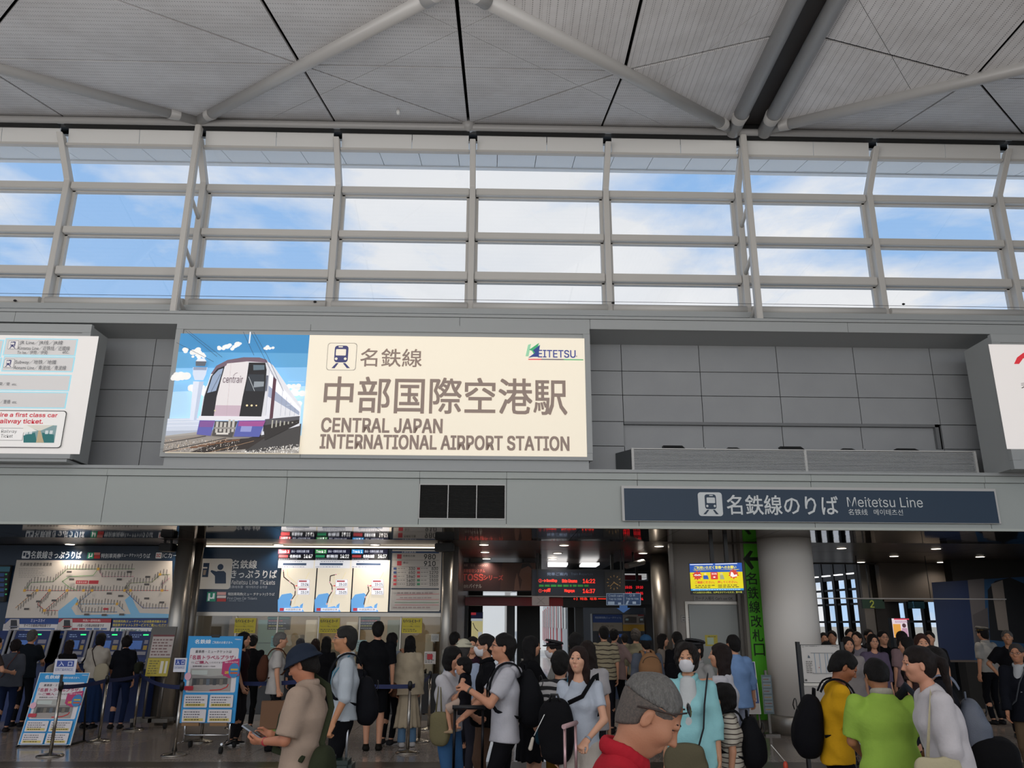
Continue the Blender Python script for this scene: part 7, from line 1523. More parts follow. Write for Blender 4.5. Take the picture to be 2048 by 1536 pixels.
        if o.get('watch'):
            sd, c = o['watch']; S0, el, wr = s.arm[sd]; d = norm(wr - el); p = wr - d * .02 * k; s.blob('wristband', [('c', p - d * .009, p + d * .009, .0295 * k, .0295 * k, .004, (None, 1., True, 'u', True))], mat('band_' + c.strip('#'), c, .3), .004)
    def strap_path(s, sg, front=.125, wdt=.095):
        J = s.J; k = s.k; c, l, u = s.cf, s.cl, s.up; f = s.o.get('fat', 1.); a = s.o.get('loose', .014)
        return [J['chest'] - c * (.115 * k * f + a) + l * sg * .07 * k + u * .12 * k, J['sh'] - c * (.07 * k + a) + l * sg * .085 * k + u * .06 * k, J['sh'] + l * sg * .09 * k + u * (.075 * k + a * .5), J['sh'] + c * (.07 * k + a) + l * sg * .095 * k + u * .03 * k, J['chest'] + c * (front * k * f + a - .0) + l * sg * .1 * k + u * .02 * k, J['waist'] + c * (.07 * k + a) + l * sg * .15 * k + u * .06 * k, J['waist'] - c * (.09 * k + a) + l * sg * .12 * k + u * .0]
    def backpack(s, label, col, w=.3, h=.45, d=.16, drop=0., front=False, strapc=None, m=None, detail=True, name='backpack'):
        """rucksack worn on the back (or the chest) with its own two straps"""
        w, h, d = w * .88, h * .84, d * .85; J = s.J; k = s.k; sg_ = 1 if front else -1; c, l, u = s.cf * sg_, s.cl, s.up; a = s.o.get('loose', .014); f = s.o.get('fat', 1.)
        P0 = J['chest'] + c * (.105 * k * f + a + d / 2 - .005) - u * (.06 + drop); lo = np.array(s.W(P0)); t = thing(name, label, 'bag', (s.loc.x, s.loc.y, 0)); t.rotation_euler = (0, 0, s.hd)
        m = m or mat('pack_' + col.strip('#'), col, .85, bump=(70, .3), spec=.15); hf = s.hc * .9; M = [c, l, u]
        g = Grid(P0 - max(w, h) * .75, P0 + max(w, h) * .75, hf); g.ell(P0 - u * h * .1, (d * .56, w * .52, h * .42), M, .01, 'u', 3.); g.ell(P0 + u * h * .1 - c * d * .08, (d * .46, w * .44, h * .42), M, .03, 'u', 2.6); g.ell(P0 + c * d * .42 - u * h * .13, (d * .25, w * .38, h * .26), M, .012, 'u', 3.2); g.wrinkle(.003, 3.)
        vs, fs = g.mesh(); make_mesh('pack_body', vs, fs, m, t)
        if detail:
            e = MB(); q0 = P0 + c * d * .66 - u * h * .0; e.tube([tuple(P0 + c * d * (.57 if i not in (0, 8) else .5) + l * w * .4 * math.cos(PI * i / 8) + u * (h * .22 + h * .2 * math.sin(PI * i / 8))) for i in range(9)], .004, 6); z = e.build('zip', BLACK, None); z.parent = t
            e = MB(); e.tube([tuple(P0 - c * d * .2 + l * .04 + u * h * .5), tuple(P0 - c * d * .2 + l * .035 + u * (h * .5 + .05)), tuple(P0 - c * d * .2 - l * .035 + u * (h * .5 + .05)), tuple(P0 - c * d * .2 - l * .04 + u * h * .5)], .008, 8); z = e.build('carry_loop', m, None); z.parent = t
        for sg in (1, -1):
            L = s.strap_path(sg); 
            if front:
                C_ = lambda p: p - 2 * s.cf * ((p - J['chest']) @ s.cf); L = [C_(p) for p in L]
            mb = MB(); Q = []
            for i in range(len(L) - 1):
                for t_ in (0, .33, .66): 
                    p_1 = L[max(i - 1, 0)]; p0 = L[i]; p1 = L[i + 1]; p2 = L[min(i + 2, len(L) - 1)]; Q.append(tuple(.5 * ((2 * p0) + (-p_1 + p1) * t_ + (2 * p_1 - 5 * p0 + 4 * p1 - p2) * t_ ** 2 + (-p_1 + 3 * p0 - 3 * p1 + p2) * t_ ** 3)))
            Q.append(tuple(L[-1])); mb.tube(Q, .024 if s.lod < 2 else .028, 8, flat=(tuple(s.cl * .0 + s.cf), .28)); z = mb.build('shoulder_strap', strapc and mat('strap_' + strapc.strip('#'), strapc, .8) or m, None); z.parent = t
        return t
    def body_ring(s, pts, r, name, m, parent, flat=None): mb = MB(); mb.tube([tuple(p) for p in pts], r, 8, flat=flat); z = mb.build(name, m, None); z.parent = parent; return z
    def bag(s, label, c, P, size, M=None, strap=None, col=None, name='shoulder_bag', strapw=.014, ex=3.4, noise=None, extra=None, cat='bag'):
        """soft bag at P in the person's frame with an optional strap path"""
        t = thing(name, label, cat, (s.loc.x, s.loc.y, 0)); t.rotation_euler = (0, 0, s.hd); m = col or mat('bag_' + c.strip('#'), c, .85, bump=(60, .3), noise=noise, spec=.15); P = np.array(P, float); hf = .009 if s.lod == 0 else .013
        g = Grid(P - max(size) * 1.25, P + max(size) * 1.25, hf); g.ell(P, size, M, .01, 'u', ex); g.wrinkle(.003, 2.); vs, fs = g.mesh(); make_mesh('bag_body', vs, fs, m, t)
        if strap is not None: s.body_ring(strap, strapw, 'strap', m if not extra else mat('strapx_' + extra.strip('#'), extra, .8), t, flat=((0, 1, .01), .3) if strapw > .008 else None)
        return t
    def cross_path(s, sg, P, behind=True):
        """strap from a bag at P over the opposite shoulder sg"""
        J = s.J; k = s.k; c, l, u = s.cf, s.cl, s.up; a = s.o.get('loose', .014) + .004; f = s.o.get('fat', 1.); P = np.array(P)
        fr = [P, J['waist'] + c * (.1 * k * f + a) - l * sg * .07 * k, J['chest'] + c * (.115 * k * f + a + (.035 * k if s.fem else 0)) + l * sg * .0 * k, J['sh'] + c * (.075 * k + a) + l * sg * .07 * k, J['sh'] + l * sg * .085 * k + u * (.075 * k + a * .5)]
        bk = [J['sh'] - c * (.075 * k + a) + l * sg * .07 * k, J['chest'] - c * (.112 * k * f + a), J['waist'] - c * (.095 * k * f + a) - l * sg * .09 * k, P]
        return fr + (bk if behind else [])
def phone(pr, p, label, n=(0, 0, 1), up=(1, 0, 0), col='#1a1a1e'):
    t = thing('smartphone', label, 'phone', (pr.loc.x, pr.loc.y, 0)); t.rotation_euler = (0, 0, pr.hd); n = norm(n); up = norm(np.array(up) - n * (np.array(up) @ n)); r = np.cross(up, n); p = np.array(p)
    for nm, hw, hh, th, off, m in (('case', .038, .078, .009, 0, mat('phone_' + col.strip('#'), col, .3)), ('screen', .034, .073, .001, .0051, mat('phone_screen', '#20242c', .08))):
        mb = MB(); q = p + n * off; vs = [tuple(q + r * a * hw + up * b * hh + n * c * th / 2) for c in (-1, 1) for a, b in ((-1, -1), (1, -1), (1, 1), (-1, 1))]; mb.add(vs, [(3, 2, 1, 0), (4, 5, 6, 7), (0, 1, 5, 4), (1, 2, 6, 5), (2, 3, 7, 6), (3, 0, 4, 7)]); z = mb.build(nm, m, None); z.parent = t
    return t
def suitcase(label, x, y, w, d, h, hz, col, rod, rot=0., name='suitcase', rodcol=None):
    """wheeled case with a pulled-out handle; hz is the height of the grip"""
    t = thing(name, label, 'luggage', (x, y, 0)); t.rotation_euler = (0, 0, rot); m = mat('case_' + col.strip('#'), col, .4, bump=(30, .1)); rm = mat('case_rod_' + rod.strip('#'), rod, .3, .7)
    def ch(mb, nm, mm): o = mb.build(nm, mm, None); o.parent = t; return o
    ch(MB().bevbox((-w / 2, -d / 2, .05), (w / 2, d / 2, h), .035), 'shell', m)
    for i in range(5): ch(MB().bevbox((-w / 2 + w * (i + .3) / 5, -d / 2 - .008, .1), (-w / 2 + w * (i + .6) / 5, -d / 2 + .01, h - .06), .003), 'shell_rib', m)
    for sx in (-1, 1):
        ch(MB().tube([(sx * w * .3, d * .28, h - .02), (sx * w * .3, d * .28, hz)], .011, 10), 'handle_rod', rm)
        for sy in (-1, 1): ch(MB().lathe((sx * w * .36 - .012, sy * d * .32, .03), [(.03, 0), (.03, .024)], 12, 'x'), 'wheel', RUBBER)
    ch(MB().tube([(-w * .3 - .02, d * .28, hz), (w * .3 + .02, d * .28, hz)], .017, 10), 'grip', mat('grip_' + (rodcol or rod).strip('#'), rodcol or rod, .5)); ch(MB().tube([(-.05, 0, h), (-.045, 0, h + .03), (.045, 0, h + .03), (.05, 0, h)], .009, 8), 'top_handle', BLACK)
    return t
# ================================================================ THE CROWD
A_ = np.array
CR = 'travellers around the ticket gates'
def person(label, *a, **k): return Person(label, *a, **k)
# --- nearest figures
p = person('man in a red polo with cropped grey hair and sunglasses pushed up, head bowed', 1290, 1343, 2.5, 350, lod=0, pitch=38, lean=14, hair='buzz', hairline=.012, hairc='#5a5855', top='#a3202c', collar='#a3202c', bottom='#22242c', sunglasses=True, closed=True, skin='#b07c60', wide=1.05, fat=1.08)
p = person('woman in a teal shirt with a white face mask and an olive shoulder bag', 1372, 1284, 6.2, 250, lod=0, fem=True, hair='curly', hairc='#1d1613', top='#8cc0c4', sleeve=1.45, loose=.024, hem=.8, collar='#8cc0c4', open='#b9bcbc', neck=.06, bottom='#14151b', mask=True, skin='#b98a6c')
P_ = p.J['hip'] + A_([.17, -.03, -.06]); p.bag('olive canvas shoulder bag hanging in front of the teal shirt', '#57513f', P_, (.05, .15, .13), None, [P_ + A_([0, .09, .1]), p.J['waist'] + A_([.11, .1, .05]), p.J['chest'] + A_([.14, .12, .02]), p.J['sh'] + A_([.06, .14, .05]), p.J['sh'] + A_([-.01, .14, .075]), p.J['sh'] + A_([-.08, .12, .02]), p.J['chest'] + A_([-.12, .1, 0]), p.J['waist'] + A_([-.1, .15, 0])], strapw=.018, extra='#15151a')
p = person('boy in a cream striped shirt carrying a black backpack, facing left', 1446, 1363, 6.5, 168, lod=0, child=True, hair='bob', hairc='#15110f', bangs=False, top=stripe_mat('cream_stripe_jersey', '#b9b2a4', '#3a2c2a', .034, .22), sleeve=.8, loose=.02, hem=.82, bottom='#121218', btype='shorts', pitch=5)
bp = p.backpack('black backpack of the boy in the striped shirt with a small red charm', '#0e0f13', .27, .42, .17)
q0 = p.J['chest'] + A_([-.38, .06, -.2]); e = p.blob('charm', [('e', q0, (.018, .018, .035), None), ('e', q0 + A_([-.01, 0, -.04]), (.022, .02, .02), None)], mat('charm_red', '#c0442e', .5), .006, parent=bp)
p.body_ring([p.J['chest'] + A_([-.29, .05, -.06]), q0 + A_([0, 0, .03])], .003, 'charm_cord', WHITE, bp)
p = person('woman in a white top with long dark brown hair raising one hand before her face', 1440, 1284, 7.3, 158, lod=0, fem=True, hair='long', hairc='#221613', top='#b4b3b8', sleeve=.3, loose=.014, bottom='#8f8f98', btype='wide', handL=(.3, .02, 1.58, (.1, .6, -1)), curlL=60, pitch=-4)
p = person('man in a blue shirt with rolled sleeves standing by the route poster stand', 1465, 1268, 10.4, 110, hair='short', top='#7391bb', sleeve=1.4, loose=.03, hem=.82, bottom='#8a90a0', handR=(.1, -.34, .82))
p = person('station officer in a black peaked cap behind the woman in the teal shirt', 1389, 1270, 9.3, 215, hair='short', hat=('officer', '#101014', '#15151a'), top='#8b8a88', sleeve=.7, collar='#8b8a88', bottom='#16161c')
p = person('woman in a pale grey tee with long brown hair holding a pink suitcase handle', 1157, 1289, 6.6, 245, lod=0, fem=True, hair='long', hairc='#291813', pitch=-7, top='#acb3be', sleeve=.62, loose=.01, hem=.9, bottom='#b0a79e', btype='wide', handL=(.26, .14, 1.0, (-.6, 1, -.2)), curlL=70, palmL=(0, -.2, -1), skin='#c9997e', watch=('L', '#8a8f98'))
h = p.W(p.J['hip'] * 0 + A_([.26 * p.k, .14 * p.k, 1.0 * p.k])); hp = at(1155, 1446, 6.3)
suitcase('pink rod suitcase of the woman in the pale grey tee', hp.x, 6.17, .4, .25, .62, hp.z, '#8a6f72', '#b08f90', rodcol='#b08f90', rot=1.15)
P_ = p.J['waist'] + A_([.16, -.14, .0]); bg = p.bag('large black backpack carried in front by the woman in the pale grey tee', '#0c0c0f', P_, (.075, .135, .23), None, [P_ + A_([0, .1, .2]), p.J['chest'] + A_([.12, .06, .06]), p.J['sh'] + A_([.05, .13, .06]), p.J['sh'] + A_([-.01, .14, .075]), p.J['sh'] + A_([-.08, .12, .0]), p.J['chest'] + A_([-.12, .1, -.1])], strapw=.024, ex=3., name='backpack')
p.body_ring([P_ + A_([.04, .05, .21]), P_ + A_([.045, .03, .26]), P_ + A_([.045, -.02, .26]), P_ + A_([.04, -.04, .21])], .009, 'carry_loop', BLACK, bg); q0 = P_ + A_([.1, -.12, -.05]); p.blob('luggage_tag', [('c', q0 + A_([0, -.03, .0]), q0 + A_([0, -.05, -.07]), .012, .016)], mat('tag_cream', '#b5ac9e', .6), .006, parent=bg); p.body_ring([P_ + A_([.085, -.06, .12]), q0 + A_([0, -.02, .02])], .003, 'tag_cord', WHITE, bg)
p = person('man in a white hooded tee with glasses pushing a black suitcase, chin raised', 1008, 1263, 7.0, 186, lod=0, pitch=-8, hair='short', hairc='#15110f', top='#b3b2b8', sleeve=.72, loose=.022, hem=.86, collar='#b3b2b8', bottom='#0e0e12', glasses='#3a3a40', handL=(.33, .1, 1.28, (.1, .5, -1)), curlL=55, palmL=(.2, -.6, -.6), handR=(.36, -.06, 1.04, (-.2, -.5, -1)), curlR=70, palmR=(0, 0, -1), watch=('L', '#3c3f3a'), footL=(.2, .09, 0), footR=(-.18, -.09, .03), skin='#b98468')
p.backpack('black backpack with a blue pocket on the man in the white hooded tee', '#0f1014', .3, .5, .2); p.blob('hood', [('c', p.J['neck'] + A_([-.06, .09, -.03]), p.J['neck'] + A_([-.1, 0, -.05]), .035, .045), ('c', p.J['neck'] + A_([-.1, 0, -.05]), p.J['neck'] + A_([-.06, -.09, -.03]), .045, .035)], cloth('#b3b2b8'), .009)
hp = at(938, 1414, 7.0); suitcase('black suitcase pushed by the man in the white hooded tee', hp.x, 6.9, .38, .26, .58, hp.z, '#141519', '#101014')
# family group on the left of him
p = person('woman with a black bob in a white tee and blue jeans carrying a toddler', 905, 1290, 7.8, 330, lod=0, fem=True, hair='bob', hairc='#110e0d', pitch=14, top='#b8b6ba', sleeve=.66, loose=.02, hem=.9, bottom='#3a5f88', handL=(.27, .02, 1.12, (0, 1, -1)), handR=(.28, .08, 1.03, (0, -1, -1)), curlL=50, curlR=50, skin='#b5846a')
mother = p
P_ = p.J['hip'] + A_([.06, -.22, .02]); p.bag('khaki canvas bag hanging at the hip of the woman with the toddler', '#6b6449', P_, (.1, .045, .14), None, [P_ + A_([0, .02, .12]), p.J['sh'] + A_([0, -.15, .07]), P_ + A_([-.06, .02, .12])], strapw=.01)
p = person('toddler in a black vest held by the woman in blue jeans', 929, 1310, 7.55, 165, lod=0, child=True, lift=.72, hair='short', hairc='#120e0d', top='#141318', sleeve=.01, hem=.6, bottom='#b09a8c', btype='shorts', shoes='#9a8468', handL=(.2, .1, .95), handR=(.2, -.1, 1.0), footL=(.28, .16, .2), footR=(.3, -.14, .2), hs=1.25)
p = person('man in a black shirt with glasses and white mask behind the hooded tee', 972, 1266, 8.4, 188, lod=0, hair='short', hairc='#1a1614', mask=True, glasses='#2a2a2e', top='#101014', collar='#101014', sleeve=.65, bottom='#5c4638', handR=(.2, -.15, .95), handL=(.22, .14, 1.0), curlL=50, fat=1.05)
P_ = p.J['hip'] + A_([.05, .27, .04]); p.bag('black shoulder bag on the hip of the masked man in black', '#0b0b0d', P_, (.15, .06, .12), None, None)
p = person('man in a cream sun hat and pale blue shirt turned away', 928, 1271, 9.6, 75, hair='short', hairc='#4a4644', hat=('sun', '#b9b5a0', '#8a8778'), top='#9aa7bd', sleeve=1.5, collar='#9aa7bd', loose=.03, bottom='#2c2c34')
p = person('woman in a dark plum top peering out behind the cream sun hat', 946, 1272, 10.4, 265, fem=True, hair='mid', hairc='#17110f', top='#2f1c28', sleeve=.7, bottom='#1a1a20')
p = person('person in an off white shirt half hidden by the steel column at the passage', 910, 1262, 13.2, 60, lod=2, hair='short', top='#8f8d85', sleeve=1.5, bottom='#222228')
# --- queue side
p = person('man in a dark bucket hat and loose beige shirt looking down at a phone', 612, 1276, 5.5, 172, lod=0, pitch=24, hair='short', hairc='#17120f', hat=('bucket', '#222a38'), glasses='#0f0f12', top='#a08c7c', sleeve=.9, loose=.036, flare=.02, hem=.66, fold=.005, collar='#a08c7c', bottom='#17181d', handL=(.25, .1, 1.1, (-.4, .6, -.8)), handR=(.26, -.04, 1.12, (-.4, -.6, -.8)), hdirL=(1, -.1, -.05), hdirR=(1, .1, 0), curlL=45, curlR=50, palmL=(0, -.5, .8), watch=('L', '#a82a34'), skin='#b5795c')
phone(p, A_([.36, .02, 1.13]) * p.k + A_([0, 0, p.dz + .02]), 'smartphone in the hands of the bucket hat man', n=(-.5, 0, .9), up=(.9, 0, .5), col='#8f98a4')
P_ = p.J['hip'] + A_([-.17, .12, -.02]); bg = p.bag('olive green sling bag on the back of the bucket hat man', '#2b3020', P_, (.075, .12, .17), None, [P_ + A_([0, 0, .15]), p.J['waist'] + A_([-.15, .1, .05]), p.J['chest'] + A_([-.17, .02, .05]), p.J['sh'] + A_([-.11, -.06, .04]), p.J['sh'] + A_([0, -.1, .1]), p.J['sh'] + A_([.1, -.06, .02]), p.J['chest'] + A_([.16, 0, 0]), p.J['waist'] + A_([.15, .1, 0]), P_ + A_([.1, .06, .1])], strapw=.022, ex=2.8)
p.body_ring([P_ + A_([.02, .12, .06]), P_ + A_([.02, .125, -.04])], .008, 'green_pull', mat('lime_pull', '#7fae3a', .6), bg)
p = person('man in a white shirt with glasses and a teal lanyard holding a trolley', 693, 1249, 7.7, 192, lod=0, pitch=-3, hair='short', hairc='#2a2826', glasses='#9a9aa0', top='#aeb6bd', sleeve=1.0, loose=.022, hem=.92, collar='#aeb6bd', bottom='#101014', handL=(.1, .26, .9, (-1, .4, 0)), curlL=70, palmL=(0, -.3, -1), skin='#b5825f')
p.backpack('black backpack on the man in the white shirt with the lanyard', '#101116', .3, .48, .19, drop=.12); tm = mat('lanyard_teal', '#3f7f96', .6)
J = p.J; ly = thing('lanyard', 'teal neck lanyard with a small white earphone clip on the white shirt', 'lanyard', p.loc); ly.rotation_euler = (0, 0, p.hd); p.body_ring([J['neck'] + A_([-.06, .02, .02]), J['neck'] + A_([-.02, .085, .0]), J['chest'] + A_([.1, .09, .06]), J['chest'] + A_([.135, .02, -.1]), J['chest'] + A_([.11, -.07, .06]), J['neck'] + A_([.0, -.08, .0])], .006, 'cord', tm, ly); p.blob('clip', [('c', J['chest'] + A_([.14, .02, -.1]), J['chest'] + A_([.14, .02, -.14]), .012, .012)], WHITE, .006, parent=ly)
hp = at(668, 1434, 7.6); suitcase('dark green suitcase with white rods beside the man in the white shirt', hp.x + .01, 7.5, .4, .27, .6, hp.z, '#12241f', '#b9bcc0', rodcol='#15161a')
p = person('older man in a white tee with grey hair holding paper bags in the queue', 562, 1263, 12.3, 15, hair='short', hairc='#6f6c68', top='#aaa5a0', sleeve=.7, loose=.024, hem=.82, bottom='#121216', btype='trousers', shoes='#0f0f12', handR=(.06, -.26, .82), curlR=80, fat=1.08)
p.backpack('brown backpack on the older man in the white tee', '#46291c', .27, .42, .15, detail=False)
P_ = A_([.06, -.27, .5]) * p.k; t = thing('paper_bag', 'brown paper carrier bag with a yellow patterned bag below it held by the older man', 'bag', p.loc); t.rotation_euler = (0, 0, p.hd)
def loc_box(t, lo, hi, nm, m): z = MB().bevbox(lo, hi, .008).build(nm, m, None); z.parent = t; return z
loc_box(t, (P_[0] - .22, P_[1] - .1, P_[2] - .14), (P_[0] + .16, P_[1] + .04, P_[2] + .22), 'brown_bag', mat('kraft_paper', '#74543c', .8)); loc_box(t, (P_[0] - .2, P_[1] - .08, P_[2] - .3), (P_[0] + .14, P_[1] + .03, P_[2] - .142), 'patterned_bag', mat('patterned_paper', '#a87a1c', .6, noise=(14, '#4f8a4a', .9)))
for x in (-.1, .05): p.body_ring([P_ + A_([x, -.03, .21]), P_ + A_([x + .02, -.03, .3]), P_ + A_([x + .05, -.03, .21])], .005, 'handle', BLACK, t)
p = person('young man in a dark red patterned shirt waiting behind the easel poster', 489, 1263, 12.85, 350, hair='bob', hairc='#120f0e', top='#27141a', sleeve=.9, loose=.03, hem=.8, bottom='#232124', shoes='#0e0e10', sole='#a8a4a0', handR=(.18, -.2, .88))
p = person('tall man in a black tee and black shorts wearing sandals in the queue', 757, 1241, 12.35, 100, hair='short', top='#0f1013', sleeve=.9, loose=.03, hem=.82, bottom='#0f1014', btype='shorts', shoes='#15130f', wide=1.1)
P_ = p.J['hip'] + A_([-.1, .24, -.1]); p.bag('big black shopping bag at the side of the tall man in black', '#101116', P_, (.16, .14, .26), None, None)
p = person('person in a grey tee with black hair beside the tall man in black', 785, 1264, 12.9, 55, fem=True, hair='mid', hairc='#0f0c0c', top='#838b94', sleeve=.6, bottom='#0f0f13', handR=(.2, -.12, 1.4), curlR=60, shoes='#2a2a2c', sole='#a8a8a8')
p = person('woman in a long cream coat with straight black hair at the end of the queue', 821, 1270, 12.7, 110, fem=True, hair='long', hairc='#0f0c0c', top='#a99b84', coat=True, sleeve=1.9, loose=.03, flare=.03, hem=.8, bottom='#a99b84', btype='skirt', skirt=.3, hemr=.16, shoes='#a8a4a2')
for sd in 'LR':
    w = p.leg[sd][2]; p.blob('jeans_leg', [('c', w + A_([0, 0, -.0]), w + A_([0, 0, .3]), .06, .055, .01, (None, 1., True, 'u', True))], cloth('#55728e'), .011)
P_ = p.J['hip'] + A_([-.0, .23, -.04]); p.bag('rust brown shoulder bag at the hip of the woman in the cream coat', '#5a3c2c', P_, (.1, .045, .1), None, [P_ + A_([0, .0, .09]), p.J['sh'] + A_([0, .15, .06]), P_ + A_([-.04, 0, .09])], strapw=.006)
p = person('woman with brown hair in grey at the ticket counter behind the bucket hat man', 632, 1276, 14.4, 95, lod=2, fem=True, hair='mid', hairc='#2a1913', top='#4a484c', sleeve=1.5, bottom='#1c1c22')
p = person('woman with black hair and black coat at the ticket counter', 654, 1271, 14.2, 80, lod=2, fem=True, hair='long', hairc='#0d0b0b', top='#0f0f12', sleeve=1.8, bottom='#0f0f12')
p = person('grey haired person at the counter beyond the bucket hat', 602, 1275, 14.6, 90, lod=2, hair='short', hairc='#3a3a3e', top='#2a2c34', sleeve=1.5, bottom='#17171c')
p = person('person in black turned to the counter left of the older man', 508, 1268, 14.6, 95, lod=2, hair='short', top='#0e0e10', sleeve=1.5, bottom='#0e0e10')
# --- at the machines
p = person('small woman with dark curly hair, grey top and dark jeans at the far left', 34, 1278, 14.3, 100, fem=True, hair='curly', hairc='#1b1211', top='#474a52', sleeve=1.3, loose=.026, hem=.84, bottom='#1b2540', shoes='#2b2524', fat=1.15)
P_ = p.J['hip'] + A_([0, .2, 0]); p.bag('dark bag with an orange strap across the grey topped woman', '#1c1a1e', P_, (.08, .04, .08), None, p.cross_path(-1, P_), strapw=.012, extra='#7a3a24')
p = person('grey haired man in a dark tee at the second ticket machine', 67, 1258, 15.0, 85, hair='short', hairc='#5a5652', top='#171c22', sleeve=.8, loose=.024, bottom='#14161c', handR=(.36, -.1, 1.1), curlR=50)
p = person('woman with long wavy dark hair in black with bare arms using a ticket machine', 141, 1278, 14.9, 75, fem=True, hair='long', hairc='#21130f', top='#131113', sleeve=.3, bottom='#10131c', handR=(.36, -.1, 1.05), handL=(.36, .1, 1.0), btype='skirt', skirt=.25)
P_ = p.J['waist'] + A_([-.02, .24, .0]); p.bag('cream tote on the arm of the woman with wavy hair', '#8f857a', P_, (.12, .05, .15), None, None)
p = person('woman in a cream cardigan and long blue skirt using a ticket machine', 204, 1265, 14.8, 85, fem=True, hair='bob', hairc='#120f0f', top='#a69e93', sleeve=1.2, loose=.026, hem=.9, bottom='#16294a', btype='skirt', skirt=.12, hemr=.17, handR=(.34, -.12, 1.0))
P_ = p.J['waist'] + A_([-.1, -.16, -.04]); p.bag('cream tote bag with a dark brown strap on the cardigan woman', '#9a917c', P_, (.05, .12, .15), None, p.cross_path(1, P_), strapw=.012, extra='#2a1714')
p = person('woman in black and navy with short curly hair at the machine by the notice stand', 256, 1270, 14.75, 98, fem=True, hair='curly', hairc='#15100f', top='#0f1016', sleeve=1.2, loose=.024, bottom='#15203c', handL=(.3, .16, 1.05))
P_ = p.J['waist'] + A_([0, -.25, .06]); p.bag('dark olive shoulder bag of the woman in black and navy', '#22241a', P_, (.13, .06, .1), None, [P_ + A_([0, 0, .08]), p.J['sh'] + A_([0, -.15, .06]), P_ + A_([-.05, 0, .08])], strapw=.01)
# --- gate area
p = person('station attendant in a black peaked cap and white mask leaning to help at the gate', 1108, 1272, 10.1, 192, lean=12, hair='short', hat=('officer', '#0d0d11', '#1a1a1e'), mask=True, top='#8e8d88', sleeve=.9, collar='#8e8d88', bottom='#121217', handL=(.36, .1, 1.0), handR=(.36, -.1, 1.0))
p = person('boy in a bold black and white striped tee with mustard trousers turned away', 1120, 1298, 7.6, 82, child=True, hair='short', hairc='#15110f', top=stripe_mat('bold_stripe_jersey', '#a8a6a6', '#121216', .062, .5), sleeve=.85, loose=.024, hem=.84, bottom='#5c400f', btype='trousers', shoes='#3a2c2a')
P_ = p.J['hip'] + A_([-.02, .18, .0]); p.bag('small teal strapped pouch on the boy in bold stripes', '#1a3a48', P_, (.05, .04, .07), None, p.cross_path(-1, P_), strapw=.012, extra='#1f6f8a')
p = person('woman in black with long hair reaching towards the station attendant', 1062, 1270, 9.0, 15, fem=True, hair='long', hairc='#100d0d', top='#0d0d10', sleeve=.9, loose=.03, hem=.8, bottom='#0d0d11', btype='skirt', skirt=.4, handR=(.36, -.1, 1.05), handL=(.34, .1, 1.1))
p = person('man in navy seen from behind between the boy and the woman with the pink suitcase', 1151, 1263, 9.0, 88, hair='short', hairc='#120f0e', top='#14161f', sleeve=.8, bottom='#121218')
p = person('woman in a white tee with brown hair standing behind the pale grey tee', 1174, 1279, 8.0, 80, fem=True, hair='long', hairc='#20140f', top='#a09d9f', sleeve=.7, loose=.024, bottom='#26262c')
p = person('person in a cream and brown striped tee walking to the ticket kiosk', 1207, 1251, 14.2, 95, hair='short', top=stripe_mat('brown_stripe_jersey', '#94896f', '#3a3028', .07, .25), sleeve=.9, loose=.026, bottom='#1a1a20')
P_ = p.J['waist'] + A_([-.05, .24, .05]); p.bag('cream shoulder tote of the person in cream and brown stripes', '#8a7a5e', P_, (.12, .05, .17), None, None)
p = person('woman in a dusty pink blouse with black trousers near the kiosk', 1228, 1256, 14.6, 60, fem=True, hair='short', hairc='#120f0f', top='#8a7470', sleeve=1.5, loose=.03, bottom='#0f0f13', handR=(.3, -.2, 1.25))
p = person('person in pale blue standing at the kiosk machines', 1249, 1266, 17.5, 90, lod=2, fem=True, hair='short', top='#5f7d8f', sleeve=.8, bottom='#1a1a20')
p = person('older person in a khaki shirt at the kiosk machines', 1271, 1257, 16.0, 85, lod=2, hair='curly', hairc='#4a4440', top='#6f6a58', sleeve=1.4, bottom='#1f1f1c')
p = person('walker in a blue cap and grey top with a tan rucksack', 1291, 1263, 12.2, 92, hair='short', hat=('cap', '#2a4a68'), top='#565c68', sleeve=1.6, loose=.03, bottom='#1a1c24')
p.backpack('tan hiking rucksack with black trim on the blue capped walker', '#8c6748', .36, .52, .2, drop=-.02)
p = person('woman in a beige top beside the dim steel column', 1324, 1266, 14.2, 350, fem=True, hair='mid', hairc='#18120f', top='#7f756c', sleeve=.7, loose=.026, bottom='#15151a', handR=(.25, -.1, 1.05))
p = person('dark dressed figure between the steel column and the teal shirt', 1353, 1262, 13.5, 100, lod=2, hair='short', top='#0e0e12', sleeve=1.6, bottom='#0e0e12')
p = person('person in black with a bag just left of the frosted door', 1362, 1278, 9.8, 95, lod=2, fem=True, hair='mid', top='#0c0c10', sleeve=1.6, bottom='#0c0c10')
